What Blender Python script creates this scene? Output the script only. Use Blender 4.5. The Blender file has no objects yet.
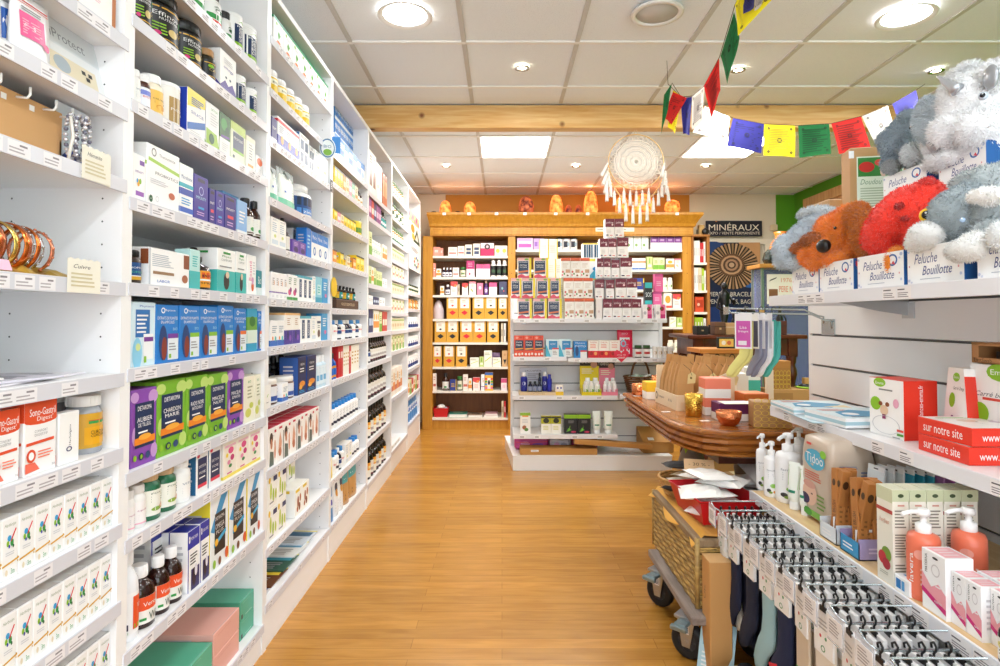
import bpy, bmesh, math, random
from mathutils import Vector, Matrix
random.seed(7)
S = bpy.context.scene
COL = S.collection
PI = math.pi
R = math.radians
# ------------------------------------------------------------------ camera
F, CX, CY, TH, H = 590.0, 502.0, 305.6, R(1.3), 1.2
cam = bpy.data.objects.new('camera', bpy.data.cameras.new('camera'))
COL.objects.link(cam)
cam.location = (0, 0, H)
cam.rotation_euler = (R(90)+TH, 0, 0)
cam.data.sensor_width = 36
cam.data.lens = F*36/1000
cam.data.shift_x = (500-CX)/1000
cam.data.shift_y = (CY-333)/1000
cam.data.clip_start = .05
S.camera = cam
# ------------------------------------------------------------------ world: daylight entering by the shop front behind the camera
w = bpy.data.worlds.new('daylight'); S.world = w; w.use_nodes = True
w.node_tree.nodes['Background'].inputs[0].default_value = (.87, .935, 1, 1)
w.node_tree.nodes['Background'].inputs[1].default_value = 3.3
S.view_settings.view_transform = 'Standard'
S.view_settings.look = 'None'
S.view_settings.gamma = 1
S.view_settings.use_curve_mapping = False
S.view_settings.exposure = 0.58
CEIL = 2.665
LAMP_W, SPOT_W, PANEL_W, SALT_W = 8, 6, 18, .35
def area_lamp(name, loc, size, power, color=(.86, .93, 1), shape='DISK', rot=(0, 0, 0), sy=None):
    L = bpy.data.lights.new(name, 'AREA'); L.energy = power; L.shape = shape; L.size = size
    if sy: L.size_y = sy
    L.color = color
    o = bpy.data.objects.new(name, L); COL.objects.link(o); o.location = loc; o.rotation_euler = rot
    return o
# ------------------------------------------------------------------ maths
_ct, _st = math.cos(TH), math.sin(TH)
def ray(px, py):
    a, b = (px-CX)/F, (CY-py)/F
    return Vector((a, _ct-b*_st, _st+b*_ct))
def atY(px, py, Y):
    d = ray(px, py); t = Y/d.y; return Vector((d.x*t, Y, H+d.z*t))
def atX(px, py, X):
    d = ray(px, py); t = X/d.x; return Vector((X, d.y*t, H+d.z*t))
def atZ(px, py, z):
    d = ray(px, py); t = (z-H)/d.z; return Vector((d.x*t, d.y*t, z))
# ------------------------------------------------------------------ materials
PAL = dict(white='f7f7f7', offw='efece4', cream='eadfc6', black='17181a', dark='2b2b2e', grey='9a9ca0', lgrey='d3d5da', navy='16325c',
 blue='1c5fb8', royal='1d2fae', sky='37a3dc', pale='a9d8ee', teal='2bb5b5', mint='47b595', green='2f9a4a', dgreen='155a35', lime='8cc02c',
 olive='7d8a2c', yellow='f4cf1a', gold='d7a32c', orange='f07a22', dorange='e2502a', red='d8202c', dred='9c1627', maroon='6d1230', pink='f0649a',
 lpink='f7b8cb', magenta='d21a72', purple='6b3fa0', violet='8c5bc0', lilac='c7a6da', brown='5b3522', kraft='c1935c', dkraft='9a6d3c', amber='3a1a0e',
 salmon='f4876a', coral='f0705a', skin='e0a583', tan='d5b48a', beige='e6d8bd', copper='d98a5c', brass='c79a3f', bluew='dbe7f5', silver='c8ccd0')
def lin(hx):
    hx = PAL.get(hx, hx)
    v = [int(hx[i:i+2], 16)/255 for i in (0, 2, 4)]
    return tuple((c/12.92 if c <= .04045 else ((c+.055)/1.055)**2.4) for c in v)+(1,)
MC = {}
def M(c, rough=.45, metal=0.0, trans=0.0, emit=0.0, sheen=0.0, bump=0.0, bs=200.0, var=0.0):
    k = (c, rough, metal, trans, emit, sheen, bump, bs, var)
    if k in MC: return MC[k]
    m = bpy.data.materials.new('m_%s_%d' % (c, len(MC))); m.use_nodes = True
    nt = m.node_tree; b = nt.nodes['Principled BSDF']
    b.inputs['Base Color'].default_value = lin(c); b.inputs['Roughness'].default_value = rough
    b.inputs['Metallic'].default_value = metal; b.inputs['Transmission Weight'].default_value = trans
    if emit: b.inputs['Emission Color'].default_value = lin(c); b.inputs['Emission Strength'].default_value = emit
    if sheen: b.inputs['Sheen Weight'].default_value = sheen; b.inputs['Sheen Roughness'].default_value = .5
    if bump or var:
        tc = nt.nodes.new('ShaderNodeTexCoord'); n = nt.nodes.new('ShaderNodeTexNoise'); n.inputs['Scale'].default_value = bs; n.inputs['Detail'].default_value = 3
        nt.links.new(tc.outputs['Object'], n.inputs['Vector'])
        if bump:
            bp = nt.nodes.new('ShaderNodeBump'); bp.inputs['Strength'].default_value = bump; bp.inputs['Distance'].default_value = .002
            nt.links.new(n.outputs['Fac'], bp.inputs['Height']); nt.links.new(bp.outputs['Normal'], b.inputs['Normal'])
        if var:
            rp = nt.nodes.new('ShaderNodeValToRGB'); c0 = lin(c)
            rp.color_ramp.elements[0].position = .3; rp.color_ramp.elements[1].position = .7
            rp.color_ramp.elements[0].color = tuple(max(0, x*(1-var)) for x in c0[:3])+(1,); rp.color_ramp.elements[1].color = tuple(min(1, x*(1+var)) for x in c0[:3])+(1,)
            nt.links.new(n.outputs['Fac'], rp.inputs[0]); nt.links.new(rp.outputs[0], b.inputs['Base Color'])
    MC[k] = m; return m
def see_through(name, tint, amt):
    m = bpy.data.materials.new(name); m.use_nodes = True; nt = m.node_tree; b = nt.nodes['Principled BSDF']; b.inputs['Base Color'].default_value = lin(tint); b.inputs['Roughness'].default_value = .08
    t = nt.nodes.new('ShaderNodeBsdfTransparent'); x = nt.nodes.new('ShaderNodeMixShader'); x.inputs[0].default_value = 1-amt
    nt.links.new(t.outputs[0], x.inputs[1]); nt.links.new(b.outputs[0], x.inputs[2]); nt.links.new(x.outputs[0], nt.nodes['Material Output'].inputs[0]); return m
def wood(name, c1, c2, sc=(1, 12, 12), rough=.4, planks=None, knots=0, ax=0):
    m = bpy.data.materials.new(name); m.use_nodes = True; nt = m.node_tree; N = nt.nodes; L = nt.links
    b = N['Principled BSDF']; b.inputs['Roughness'].default_value = rough
    tc = N.new('ShaderNodeTexCoord'); mp = N.new('ShaderNodeMapping'); mp.inputs['Scale'].default_value = sc
    L.new(tc.outputs['Object'], mp.inputs[0])
    n = N.new('ShaderNodeTexNoise'); n.inputs['Scale'].default_value = 4; n.inputs['Detail'].default_value = 6; n.inputs['Distortion'].default_value = .6
    L.new(mp.outputs[0], n.inputs['Vector'])
    rp = N.new('ShaderNodeValToRGB'); rp.color_ramp.elements[0].color = lin(c1); rp.color_ramp.elements[1].color = lin(c2)
    rp.color_ramp.elements[0].position = .32; rp.color_ramp.elements[1].position = .68
    L.new(n.outputs['Fac'], rp.inputs[0]); out = rp.outputs[0]
    if planks:
        br = N.new('ShaderNodeTexBrick'); br.inputs['Scale'].default_value = 1; br.inputs['Brick Width'].default_value = planks[0]; br.inputs['Row Height'].default_value = planks[1]
        br.inputs['Mortar Size'].default_value = planks[2]; br.offset = .37; br.inputs['Color1'].default_value = (1.12, 1.1, 1.06, 1); br.inputs['Color2'].default_value = (.86, .84, .8, 1); br.inputs['Mortar'].default_value = (.66, .6, .5, 1)
        L.new(tc.outputs['Object'], br.inputs[0])
        mx = N.new('ShaderNodeMix'); mx.data_type = 'RGBA'; mx.blend_type = 'MULTIPLY'; mx.inputs[0].default_value = 1
        L.new(out, mx.inputs[6]); L.new(br.outputs[0], mx.inputs[7]); out = mx.outputs[2]
    if knots:
        vo = N.new('ShaderNodeTexVoronoi'); vo.inputs['Scale'].default_value = knots; L.new(tc.outputs['Object'], vo.inputs[0])
        r2 = N.new('ShaderNodeValToRGB'); r2.color_ramp.elements[0].color = (.25, .12, .05, 1); r2.color_ramp.elements[1].color = (1, 1, 1, 1)
        r2.color_ramp.elements[0].position = .07; r2.color_ramp.elements[1].position = .15
        L.new(vo.outputs['Distance'], r2.inputs[0])
        mx = N.new('ShaderNodeMix'); mx.data_type = 'RGBA'; mx.blend_type = 'MULTIPLY'; mx.inputs[0].default_value = 1
        L.new(out, mx.inputs[6]); L.new(r2.outputs[0], mx.inputs[7]); out = mx.outputs[2]
    L.new(out, b.inputs['Base Color'])
    bp = N.new('ShaderNodeBump'); bp.inputs['Strength'].default_value = .08; bp.inputs['Distance'].default_value = .003
    L.new(n.outputs['Fac'], bp.inputs['Height']); L.new(bp.outputs[0], b.inputs['Normal'])
    return m
# ------------------------------------------------------------------ text cache
TC = {}
def text2d(s, shear=0.0):
    k = (s, shear)
    if k in TC: return TC[k]
    cu = bpy.data.curves.new('t', 'FONT'); cu.body = s; cu.shear = shear; cu.resolution_u = 2
    o = bpy.data.objects.new('t', cu)
    me = o.to_mesh()
    vs = [(v.co.x, v.co.y) for v in me.vertices]; fs = [tuple(p.vertices) for p in me.polygons]
    o.to_mesh_clear(); bpy.data.objects.remove(o); bpy.data.curves.remove(cu)
    if vs:
        x0, x1 = min(v[0] for v in vs), max(v[0] for v in vs); y0, y1 = min(v[1] for v in vs), max(v[1] for v in vs)
        vs = [((x-x0)/max(1e-6, x1-x0)-.5, (y-y0)/max(1e-6, y1-y0)-.5) for x, y in vs]
    TC[k] = (vs, fs); return TC[k]
# ------------------------------------------------------------------ mesh builder
class MB:
    def __init__(s): s.v = []; s.f = []; s.mi = []; s.m = []; s.sm = []
    def mat(s, m):
        if isinstance(m, str): m = M(m)
        if m not in s.m: s.m.append(m)
        return s.m.index(m)
    def add(s, vs, fs, m, smooth=False, T=None):
        b = len(s.v); k = s.mat(m)
        if T is not None: vs = [T @ Vector(v) for v in vs]
        s.v += [tuple(v) for v in vs]
        for f in fs: s.f.append(tuple(i+b for i in f)); s.mi.append(k); s.sm.append(smooth)
        return s
    def box(s, x0, x1, y0, y1, z0, z1, m, T=None, c=0.0, mats=None):
        if c <= 0:
            v = [(x, y, z) for z in (z0, z1) for y in (y0, y1) for x in (x0, x1)]
            f = [(0, 1, 5, 4), (1, 3, 7, 5), (3, 2, 6, 7), (2, 0, 4, 6), (4, 5, 7, 6), (0, 2, 3, 1)]
            if mats:
                for q, mm in zip(f, mats): s.add(v, [q], mm or m, False, T)
                return s
            return s.add(v, f, m, False, T)
        v = []; I = {}
        for iz, (z, zz) in enumerate(((z0, z0+c), (z1, z1-c))):
            for iy, (y, yy) in enumerate(((y0, y0+c), (y1, y1-c))):
                for ix, (x, xx) in enumerate(((x0, x0+c), (x1, x1-c))):
                    for a, p in enumerate(((x, yy, zz), (xx, y, zz), (xx, yy, z))):
                        I[(ix, iy, iz, a)] = len(v); v.append(p)
        f = []
        f.append([I[(0, 0, 0, 1)], I[(1, 0, 0, 1)], I[(1, 0, 1, 1)], I[(0, 0, 1, 1)]])
        f.append([I[(1, 0, 0, 0)], I[(1, 1, 0, 0)], I[(1, 1, 1, 0)], I[(1, 0, 1, 0)]])
        f.append([I[(1, 1, 0, 1)], I[(0, 1, 0, 1)], I[(0, 1, 1, 1)], I[(1, 1, 1, 1)]])
        f.append([I[(0, 1, 0, 0)], I[(0, 0, 0, 0)], I[(0, 0, 1, 0)], I[(0, 1, 1, 0)]])
        f.append([I[(0, 0, 1, 2)], I[(1, 0, 1, 2)], I[(1, 1, 1, 2)], I[(0, 1, 1, 2)]])
        f.append([I[(0, 1, 0, 2)], I[(1, 1, 0, 2)], I[(1, 0, 0, 2)], I[(0, 0, 0, 2)]])
        mm = list(mats or [None]*6)
        for q, k in zip(f, mm): s.add(v, [q], k or m, False, T)
        e = []
        for a in (0, 1):
            for b in (0, 1):
                e.append([I[(a, b, 0, 0)], I[(a, b, 0, 1)], I[(a, b, 1, 1)], I[(a, b, 1, 0)]])
                e.append([I[(0, a, b, 1)], I[(1, a, b, 1)], I[(1, a, b, 2)], I[(0, a, b, 2)]])
                e.append([I[(a, 0, b, 0)], I[(a, 1, b, 0)], I[(a, 1, b, 2)], I[(a, 0, b, 2)]])
                for d in (0, 1): e.append([I[(a, b, d, 0)], I[(a, b, d, 1)], I[(a, b, d, 2)]])
        return s.add(v, e, m, False, T)
    def lathe(s, prof, m, n=16, T=None, sx=1, sy=1, smooth=True, cap=True, c=(0, 0)):
        v = []; f = []
        for r, z in prof:
            for i in range(n):
                a = 2*PI*i/n; v.append((c[0]+r*sx*math.cos(a), c[1]+r*sy*math.sin(a), z))
        for j in range(len(prof)-1):
            for i in range(n):
                k = (i+1) % n; f.append((j*n+i, j*n+k, (j+1)*n+k, (j+1)*n+i))
        s.add(v, f, m, smooth, T)
        if cap:
            for j, rev in ((0, True), (len(prof)-1, False)):
                q = [j*n+i for i in range(n)]
                s.add([v[i] for i in q], [tuple(range(n))[::-1] if rev else tuple(range(n))], m, False, T)
        return s
    def tube(s, pts, r, m, n=8, T=None, closed=False, rs=None):
        pts = [Vector(p) for p in pts]; N = len(pts); v = []; f = []
        up = None
        for i, p in enumerate(pts):
            a = pts[(i-1) % N] if (closed or i) else p; b = pts[(i+1) % N] if (closed or i < N-1) else p
            t = (b-a).normalized() if (b-a).length > 1e-9 else Vector((0, 0, 1))
            if up is None: up = t.orthogonal().normalized()
            up = up-t*up.dot(t)
            up = up.normalized() if up.length > 1e-6 else t.orthogonal().normalized()
            w_ = t.cross(up); rr = rs[i] if rs else r
            for k in range(n):
                an = 2*PI*k/n; v.append(p+(up*math.cos(an)+w_*math.sin(an))*rr)
        for i in range(N if closed else N-1):
            for k in range(n):
                j = (i+1) % N; q = (k+1) % n; f.append((i*n+k, i*n+q, j*n+q, j*n+k))
        if not closed: f.append(tuple(range(n))[::-1]); f.append(tuple((N-1)*n+k for k in range(n)))
        return s.add(v, f, m, True, T)
    def ball(s, c, r, m, n=12, k=8, T=None):
        if not hasattr(r, '__len__'): r = (r, r, r)
        v = [(c[0], c[1], c[2]-r[2])]; f = []
        for j in range(1, k):
            ph = PI*j/k
            for i in range(n):
                a = 2*PI*i/n; v.append((c[0]+r[0]*math.sin(ph)*math.cos(a), c[1]+r[1]*math.sin(ph)*math.sin(a), c[2]-r[2]*math.cos(ph)))
        v.append((c[0], c[1], c[2]+r[2])); L = len(v)-1
        for i in range(n):
            f.append((0, 1+(i+1) % n, 1+i)); f.append((L, L-n+i, L-n+(i+1) % n))
            for j in range(k-2):
                a = 1+j*n; f.append((a+i, a+(i+1) % n, a+n+(i+1) % n, a+n+i))
        return s.add(v, f, m, True, T)
    def prism(s, poly, z0, z1, m, T=None):           # poly in xy
        n = len(poly); v = [(x, y, z0) for x, y in poly]+[(x, y, z1) for x, y in poly]
        return s.add(v, [tuple(range(n))[::-1], tuple(range(n, 2*n))]+[(i, (i+1) % n, n+(i+1) % n, n+i) for i in range(n)], m, False, T)
    def art(s, prims, P, base=1, off=.00018):
        """prims on a face: P(u,v,d) -> point d metres above the face"""
        lay = base
        for p in prims:
            k = p[0]; d = off*lay; lay += 1; c = p[-1]; mt = c if not isinstance(c, str) else M(c, .4)
            if k == 'r':
                u0, v0, u1, v1 = p[1:5]; n = max(1, int(abs(u1-u0)*6)) if getattr(P, 'curved', False) else 1
                vs = []; fs = []
                for i in range(n+1):
                    u = u0+(u1-u0)*i/n; vs += [P(u, v0, d), P(u, v1, d)]
                for i in range(n): fs.append((2*i, 2*i+2, 2*i+3, 2*i+1))
                s.add(vs, fs, mt)
            elif k == 'e':
                cu, cv, ru, rv = p[1:5]
                s.add([P(cu+ru*math.cos(2*PI*i/14), cv+rv*math.sin(2*PI*i/14), d) for i in range(14)], [tuple(range(14))], mt)
            elif k == 'o':                            # ring
                cu, cv, ru, rv, q = p[1:6]
                vs = []
                for i in range(20):
                    a = 2*PI*i/20; vs += [P(cu+ru*math.cos(a), cv+rv*math.sin(a), d), P(cu+ru*q*math.cos(a), cv+rv*q*math.sin(a), d)]
                s.add(vs, [(2*i, (2*i+2) % 40, (2*i+3) % 40, 2*i+1) for i in range(20)], mt)
            elif k == 'p':
                s.add([P(u, v, d) for u, v in p[1]], [tuple(range(len(p[1])))], mt)
            elif k == 't' or k == 'i' or k == 'tv':
                tx = p[1]; cu, cv, wd, ht = p[2:6]
                vs, fs = text2d(tx, .35 if k == 'i' else 0)
                if k == 'tv': s.add([P(cu-y*wd, cv+x*ht, d) for x, y in vs], fs, mt)
                else: s.add([P(cu+x*wd, cv+y*ht, d) for x, y in vs], fs, mt)
            elif k == 'l':                            # n text-like lines
                u0, v0, u1, v1, n = p[1:6]; rnd = random.Random(int(n*31+u0*97))
                vs = []; fs = []
                for i in range(n):
                    v = v1-(v1-v0)*(i+.5)/n; hh = (v1-v0)/n*.22; x1 = u0+(u1-u0)*(.7+.3*rnd.random())
                    b = len(vs); vs += [P(u0, v-hh, d), P(x1, v-hh, d), P(x1, v+hh, d), P(u0, v+hh, d)]; fs.append((b, b+1, b+2, b+3))
                s.add(vs, fs, mt)
        return lay
    def mesh(s, name):
        me = bpy.data.meshes.new(name); me.from_pydata(s.v, [], s.f)
        for m in s.m: me.materials.append(m)
        me.polygons.foreach_set('material_index', s.mi); me.polygons.foreach_set('use_smooth', s.sm); me.update()
        return me
    def build(s, name, parent=None, loc=None, rot=None):
        o = bpy.data.objects.new(name, s.mesh(name)); COL.objects.link(o)
        if parent: o.parent = parent
        if loc is not None: o.location = loc
        if rot is not None: o.rotation_euler = rot
        return o
def link(name, me, parent=None, loc=None, rotz=0):
    o = bpy.data.objects.new(name, me); COL.objects.link(o)
    if parent: o.parent = parent
    if loc is not None: o.location = loc
    if rotz: o.rotation_euler = (0, 0, rotz)
    return o
LABELS = {}
def tag(o, label, cat, group=None, kind=None):
    if label: o['label'] = label; LABELS.setdefault(label, []).append((o.name, group))
    if cat: o['category'] = cat
    if group: o['group'] = group
    if kind: o['kind'] = kind
    return o
def empty(name, loc, rz=0, label=None, cat=None, group=None, kind=None):
    o = bpy.data.objects.new(name, None); COL.objects.link(o); o.location = loc; o.rotation_euler = (0, 0, rz); o.empty_display_size = .05
    return tag(o, label, cat, group, kind)
def struct(mb, name): return tag(mb.build(name), None, None, kind='structure')
def copy_tree(o, parent=None):
    c = o.copy(); COL.objects.link(c)
    if parent: c.parent = parent
    for ch in list(o.children): copy_tree(ch, c)
    return c
def TR(x=0, y=0, z=0, rx=0, ry=0, rz=0, s=1):
    return Matrix.Translation((x, y, z)) @ Matrix.Rotation(rz, 4, 'Z') @ Matrix.Rotation(ry, 4, 'Y') @ Matrix.Rotation(rx, 4, 'X') @ Matrix.Scale(s, 4)
ORD = ['zeroth', 'first', 'second', 'third', 'fourth', 'fifth', 'sixth', 'seventh', 'eighth', 'ninth', 'tenth', 'eleventh', 'twelfth', 'thirteenth', 'fourteenth', 'fifteenth', 'sixteenth', 'seventeenth', 'eighteenth', 'nineteenth', 'twentieth']
# ================================================================== THE SETTING
WHITE = M('f4f4f5', .35); LAM = M('f2f3f5', .3)
floor_m = wood('oak_floor', 'ae782c', 'c28c3c', (1.2, 9, 9), .25, planks=(.9, .068, .0012))
beam_m = wood('pine_beam', 'd9a45c', 'ecc88a', (.8, 10, 10), .5, knots=5.5)
ochre = wood('ochre_wood', 'ba7c1c', 'cc9230', (9, 9, .8), .4)
oak_l = wood('light_oak', 'c98a2e', 'dda048', (.8, 10, 10), .4)
mahog = wood('dark_turned_wood', '4a1f10', '6a3018', (3, 3, 3), .3)
tabwood = wood('glossy_table_wood', '8a4c1e', 'b4702f', (1, 9, 9), .2)
b = MB(); b.box(-1.25, 3.5, -2.3, 7.0, -.05, 0, floor_m); struct(b, 'floor')
# ceiling: mineral tiles on a T grid
def tile_mat():
    m = bpy.data.materials.new('ceiling_tile'); m.use_nodes = True; nt = m.node_tree; N = nt.nodes; L = nt.links; bs = N['Principled BSDF']
    bs.inputs['Roughness'].default_value = .9
    tc = N.new('ShaderNodeTexCoord'); n = N.new('ShaderNodeTexNoise'); n.inputs['Scale'].default_value = 260; L.new(tc.outputs['Object'], n.inputs[0])
    rp = N.new('ShaderNodeValToRGB'); rp.color_ramp.elements[0].position = .3; rp.color_ramp.elements[1].position = .42
    rp.color_ramp.elements[0].color = lin('ced4da'); rp.color_ramp.elements[1].color = lin('f0f5fa')
    L.new(n.outputs[0], rp.inputs[0]); L.new(rp.outputs[0], bs.inputs['Base Color'])
    return m
b = MB(); b.box(-1.25, 3.5, -2.3, 7.0, CEIL+.004, CEIL+.05, tile_mat())
grid = M('c9c7c3', .5); gridw = M('f2f1ee', .5)
x0g = -.202
for i in range(-2, 7):
    x = x0g+.6*i
    b.box(x-.012, x+.012, -2.3, 3.97, CEIL-.004, CEIL+.004, grid); b.box(x-.012+.01, x+.012+.01, 4.07, 7, CEIL-.004, CEIL+.004, grid)
for k in range(-9, 2): b.box(-1.25, 3.5, 3.093+.6*k-.012, 3.093+.6*k+.012, CEIL-.005, CEIL+.004, gridw)
for y in (4.70, 5.30, 5.90, 6.50): b.box(-1.25, 3.5, y-.011, y+.011, CEIL-.005, CEIL+.004, gridw)
struct(b, 'ceiling')
b = MB(); b.box(-1.23, 3.48, 3.99, 4.08, 2.502, CEIL-.006, beam_m, c=.004); tag(b.build('ceiling_beam'), 'knotty pine beam running across the white tiled ceiling', 'beam')
b = MB(); b.box(-1.25, -1.2, -2.3, 7, 0, CEIL, M('ece9e2', .8)); struct(b, 'wall_left')
b = MB(); b.box(-1.25, 3.5, 6.9, 7.0, 0, CEIL, M('e9dfca', .85, bump=.1, bs=90)); struct(b, 'wall_back')
b = MB(); pl, pr = atY(445.5, 200, 6.88).x, atY(689.5, 200, 6.88).x
b.box(pl, pr, 6.885, 6.899, 0, CEIL-.01, M('c8903a', .7)); struct(b, 'trim_ochre_panel')
gx = atY(776.5, 200, 6.88).x
b = MB(); b.box(gx, 3.43, 6.885, 6.899, 0, CEIL-.01, M('58a01c', .8)); struct(b, 'trim_green_paint')
b = MB(); b.box(3.43, 3.5, -2.3, 7, 0, CEIL, M('54981a', .8)); struct(b, 'wall_right')
b = MB()       # wooden door casing on the green wall
for (y0, y1, z0, z1) in ((6.5, 6.6, 0, 2.44), (5.55, 5.65, 0, 2.44), (5.55, 6.6, 2.44, 2.54)): b.box(3.38, 3.429, y0, y1, z0, z1, wood('door_wood', 'b98a55', 'd0a670', (8, 8, 1), .5))
b.box(3.41, 3.429, 5.65, 6.5, 0, 2.44, wood('door_leaf', 'ad7f4c', 'c79a64', (8, 8, 1), .5)); struct(b, 'door_1')
# shop front behind the camera: piers, sill and glass panes, open to daylight
b = MB()
for x0, x1 in ((-1.25, -1.05), (.95, 1.1), (3.2, 3.5)): b.box(x0, x1, -2.36, -2.3, 0, CEIL, WHITE)
b.box(-1.05, .95, -2.36, -2.3, 2.4, CEIL, WHITE); b.box(1.1, 3.2, -2.36, -2.3, 2.4, CEIL, WHITE); b.box(-1.05, .95, -2.36, -2.3, 0, .25, WHITE); b.box(1.1, 3.2, -2.36, -2.3, 0, .25, WHITE)
struct(b, 'wall_front')
for k, (x0, x1) in enumerate(((-1.05, .95), (1.1, 3.2))):
    b = MB(); 
    for a, c_, d_, e_ in ((x0, x0+.04, .25, 2.4), (x1-.04, x1, .25, 2.4), (x0, x1, .25, .29), (x0, x1, 2.36, 2.4)): b.box(a, c_, -2.35, -2.31, d_, e_, M('dark'))
    struct(b, 'window_%d' % (k+1))
# white architrave round the poster on the back wall
b = MB()
p0 = atY(700, 239, 6.86); p1 = atY(776, 239, 6.86)
b.box(p0.x, p1.x, 6.85, 6.885, p0.z-.06, p0.z, M('f1ead8')); b.box(p1.x-.13, p1.x, 6.85, 6.885, 0, p0.z-.06, M('f1ead8')); struct(b, 'trim_architrave')
# ---- ceiling lamps
def round_panel(px, py, r, label, on=True):
    p = atZ(px, py, CEIL-.01); o = empty('ceiling_downlight', (p.x, p.y, CEIL-.006), 0, label, 'ceiling light', 'round ceiling lights')
    q = MB(); q.lathe([(r, 0), (r+.022, -.006), (r+.026, -.012), (r+.02, -.014), (r-.002, -.004)], M('f3f3f3'), 32, cap=False); q.build('trim_ring', o)
    q = MB(); q.lathe([(r-.001, -.001), (r-.001, -.005), (.002, -.006)], M('fffaf0', emit=9) if on else M('d6d4cf', .6), 32); q.build('diffuser', o)
    if on: area_lamp('downlight_glow', (p.x, p.y, CEIL-.03), 2*r, LAMP_W*(.35 if p.x < 0 else 1.2))
    return p
round_panel(405, 15, .105, 'round lit ceiling light above the left shelves')
round_panel(906, 16, .105, 'round lit ceiling light above the plush toys')
p = atZ(657, 13, CEIL-.01)
o = empty('ceiling_speaker', (p.x, p.y, CEIL-.006), 0, 'round unlit speaker grille set in the ceiling tile', 'speaker')
q = MB(); q.lathe([(.1, 0), (.122, -.004), (.122, -.012), (.1, -.014), (.098, -.006)], M('f0f0ee'), 32, cap=False); q.build('trim_ring', o)
q = MB(); q.lathe([(.099, -.001), (.099, -.006), (.002, -.008)], M('cfcdc8', .8, bump=.6, bs=600), 32); q.build('grille', o)
for k, (px, py) in enumerate(((522, 68), (738, 70), (936, 71), (446, 166), (576, 166), (706, 166))):
    p = atZ(px, py, CEIL-.01)
    o = empty('recessed_spotlight', (p.x, p.y, CEIL-.006), 0, ['small recessed spotlight left of the prayer flags before the beam', 'small recessed spotlight half behind the green hanging flag', 'small recessed spotlight above the elephant plush box', 'small recessed spotlight beyond the beam, left of the skylight panel', 'small recessed spotlight beyond the beam near the dreamcatcher', 'small recessed spotlight beyond the beam right of the dreamcatcher'][k], 'spotlight', 'small recessed spotlights')
    q = MB(); q.lathe([(.026, 0), (.042, -.003), (.042, -.008), (.028, -.009), (.024, -.002)], M('silver', .25, 1), 24, cap=False); q.build('bezel', o)
    q = MB(); q.lathe([(.025, -.001), (.025, -.004), (.001, -.006)], M('fff3d8', emit=14), 20); q.build('bulb', o)
    area_lamp('spot_glow', (p.x, p.y, CEIL-.03), .06, SPOT_W, (1, .95, .88))
for k, (a, c_) in enumerate((((474.7), (549.5)), ((684), (793)))):
    xa, xb = x0g+.01+.6*(0 if k == 0 else 3)+.02, x0g+.01+.6*(1 if k == 0 else 4)-.02
    o = empty('led_panel', ((xa+xb)/2, 5.0, CEIL-.006), 0, ['square lit ceiling panel left of the dreamcatcher', 'square lit ceiling panel right of the dreamcatcher, behind the flags'][k], 'ceiling light', 'square lit ceiling panels')
    q = MB(); q.box(-.28, .28, -.285, .285, -.004, -.001, M('fffaf2', emit=7)); q.build('diffuser', o)
    q = MB()
    for t in ((-.29, -.28, -.29, .29), (.28, .29, -.29, .29), (-.28, .28, -.29, -.285), (-.28, .28, .285, .29)): q.box(*t, -.006, -.001, WHITE)
    q.build('panel_frame', o)
    area_lamp('panel_glow', ((xa+xb)/2, 5.0, CEIL-.03), .54, PANEL_W, (.95, .98, 1), 'SQUARE')
# unseen downlights over and behind the camera, added to light the front
for k, (x, y) in enumerate(((.3, .55), (1.55, .55), (.3, -1.0), (1.55, -1.0))):
    o = empty('ceiling_downlight', (x, y, CEIL-.006), 0, 'added unseen round ceiling light above or behind the viewer', 'ceiling light', 'added unseen round ceiling lights')
    q = MB(); q.lathe([(.105, 0), (.127, -.006), (.125, -.014), (.103, -.004)], M('f3f3f3'), 32, cap=False); q.build('trim_ring', o)
    q = MB(); q.lathe([(.104, -.001), (.104, -.005), (.002, -.006)], M('fffaf0', emit=9), 32); q.build('diffuser', o)
    area_lamp('downlight_glow', (x, y, CEIL-.03), .2, LAMP_W)
# ================================================================== LEFT SHELVING UNITS
LX = -.857; BP = .807; B0 = 1.345; DEP = .30
def Yon(px, z=H, X=LX): return (X*F/(px-CX)-(z-H)*_st)/_ct
NAMEU = ['nearest', 'second', 'third', 'fourth', 'fifth', 'sixth', 'farthest']
# front-edge heights measured at (px, py) of each shelf's upper front edge
SH = {
 1: [(126, 37), (123, 106), (121, 178), (119, 282), (120, 373), (120, 448), (119, 524), (118, 602), (118, 681), (118, 765)],
 2: [(268, 77), (268, 125), (266, 178), (266, 241), (265.5, 295.6), (265.5, 350.5), (264, 417), (264, 459), (264, 530), (264, 623)],
 3: [(331, 109), (332, 149), (330.5, 185), (330.5, 228.5), (330.5, 264), (331.5, 303.6), (331.5, 339.6), (330, 384.7), (329, 431), (328, 489), (323, 535.5)],
 4: [(365.5, 183), (364.6, 207), (364, 237), (332, 261), (332, 308), (332, 341), (332, 381), (332, 432), (331, 481), (331, 526)],
 5: [(367.6, 189), (367.6, 215), (367.6, 253), (369, 283), (369, 304), (369, 333), (369, 364), (369, 401), (369, 441), (369, 483)],
 6: [(391, 190), (391, 214), (391, 238), (391, 258), (391, 276), (391, 293), (391, 312), (391, 331), (391, 352), (391, 399), (391, 453)],
 7: [(407, 219), (406, 291), (406, 308), (406, 329), (406, 349), (406, 371), (406, 399), (406, 428)],
}
ZS = {}
peg = M('3a3a3c')
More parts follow.
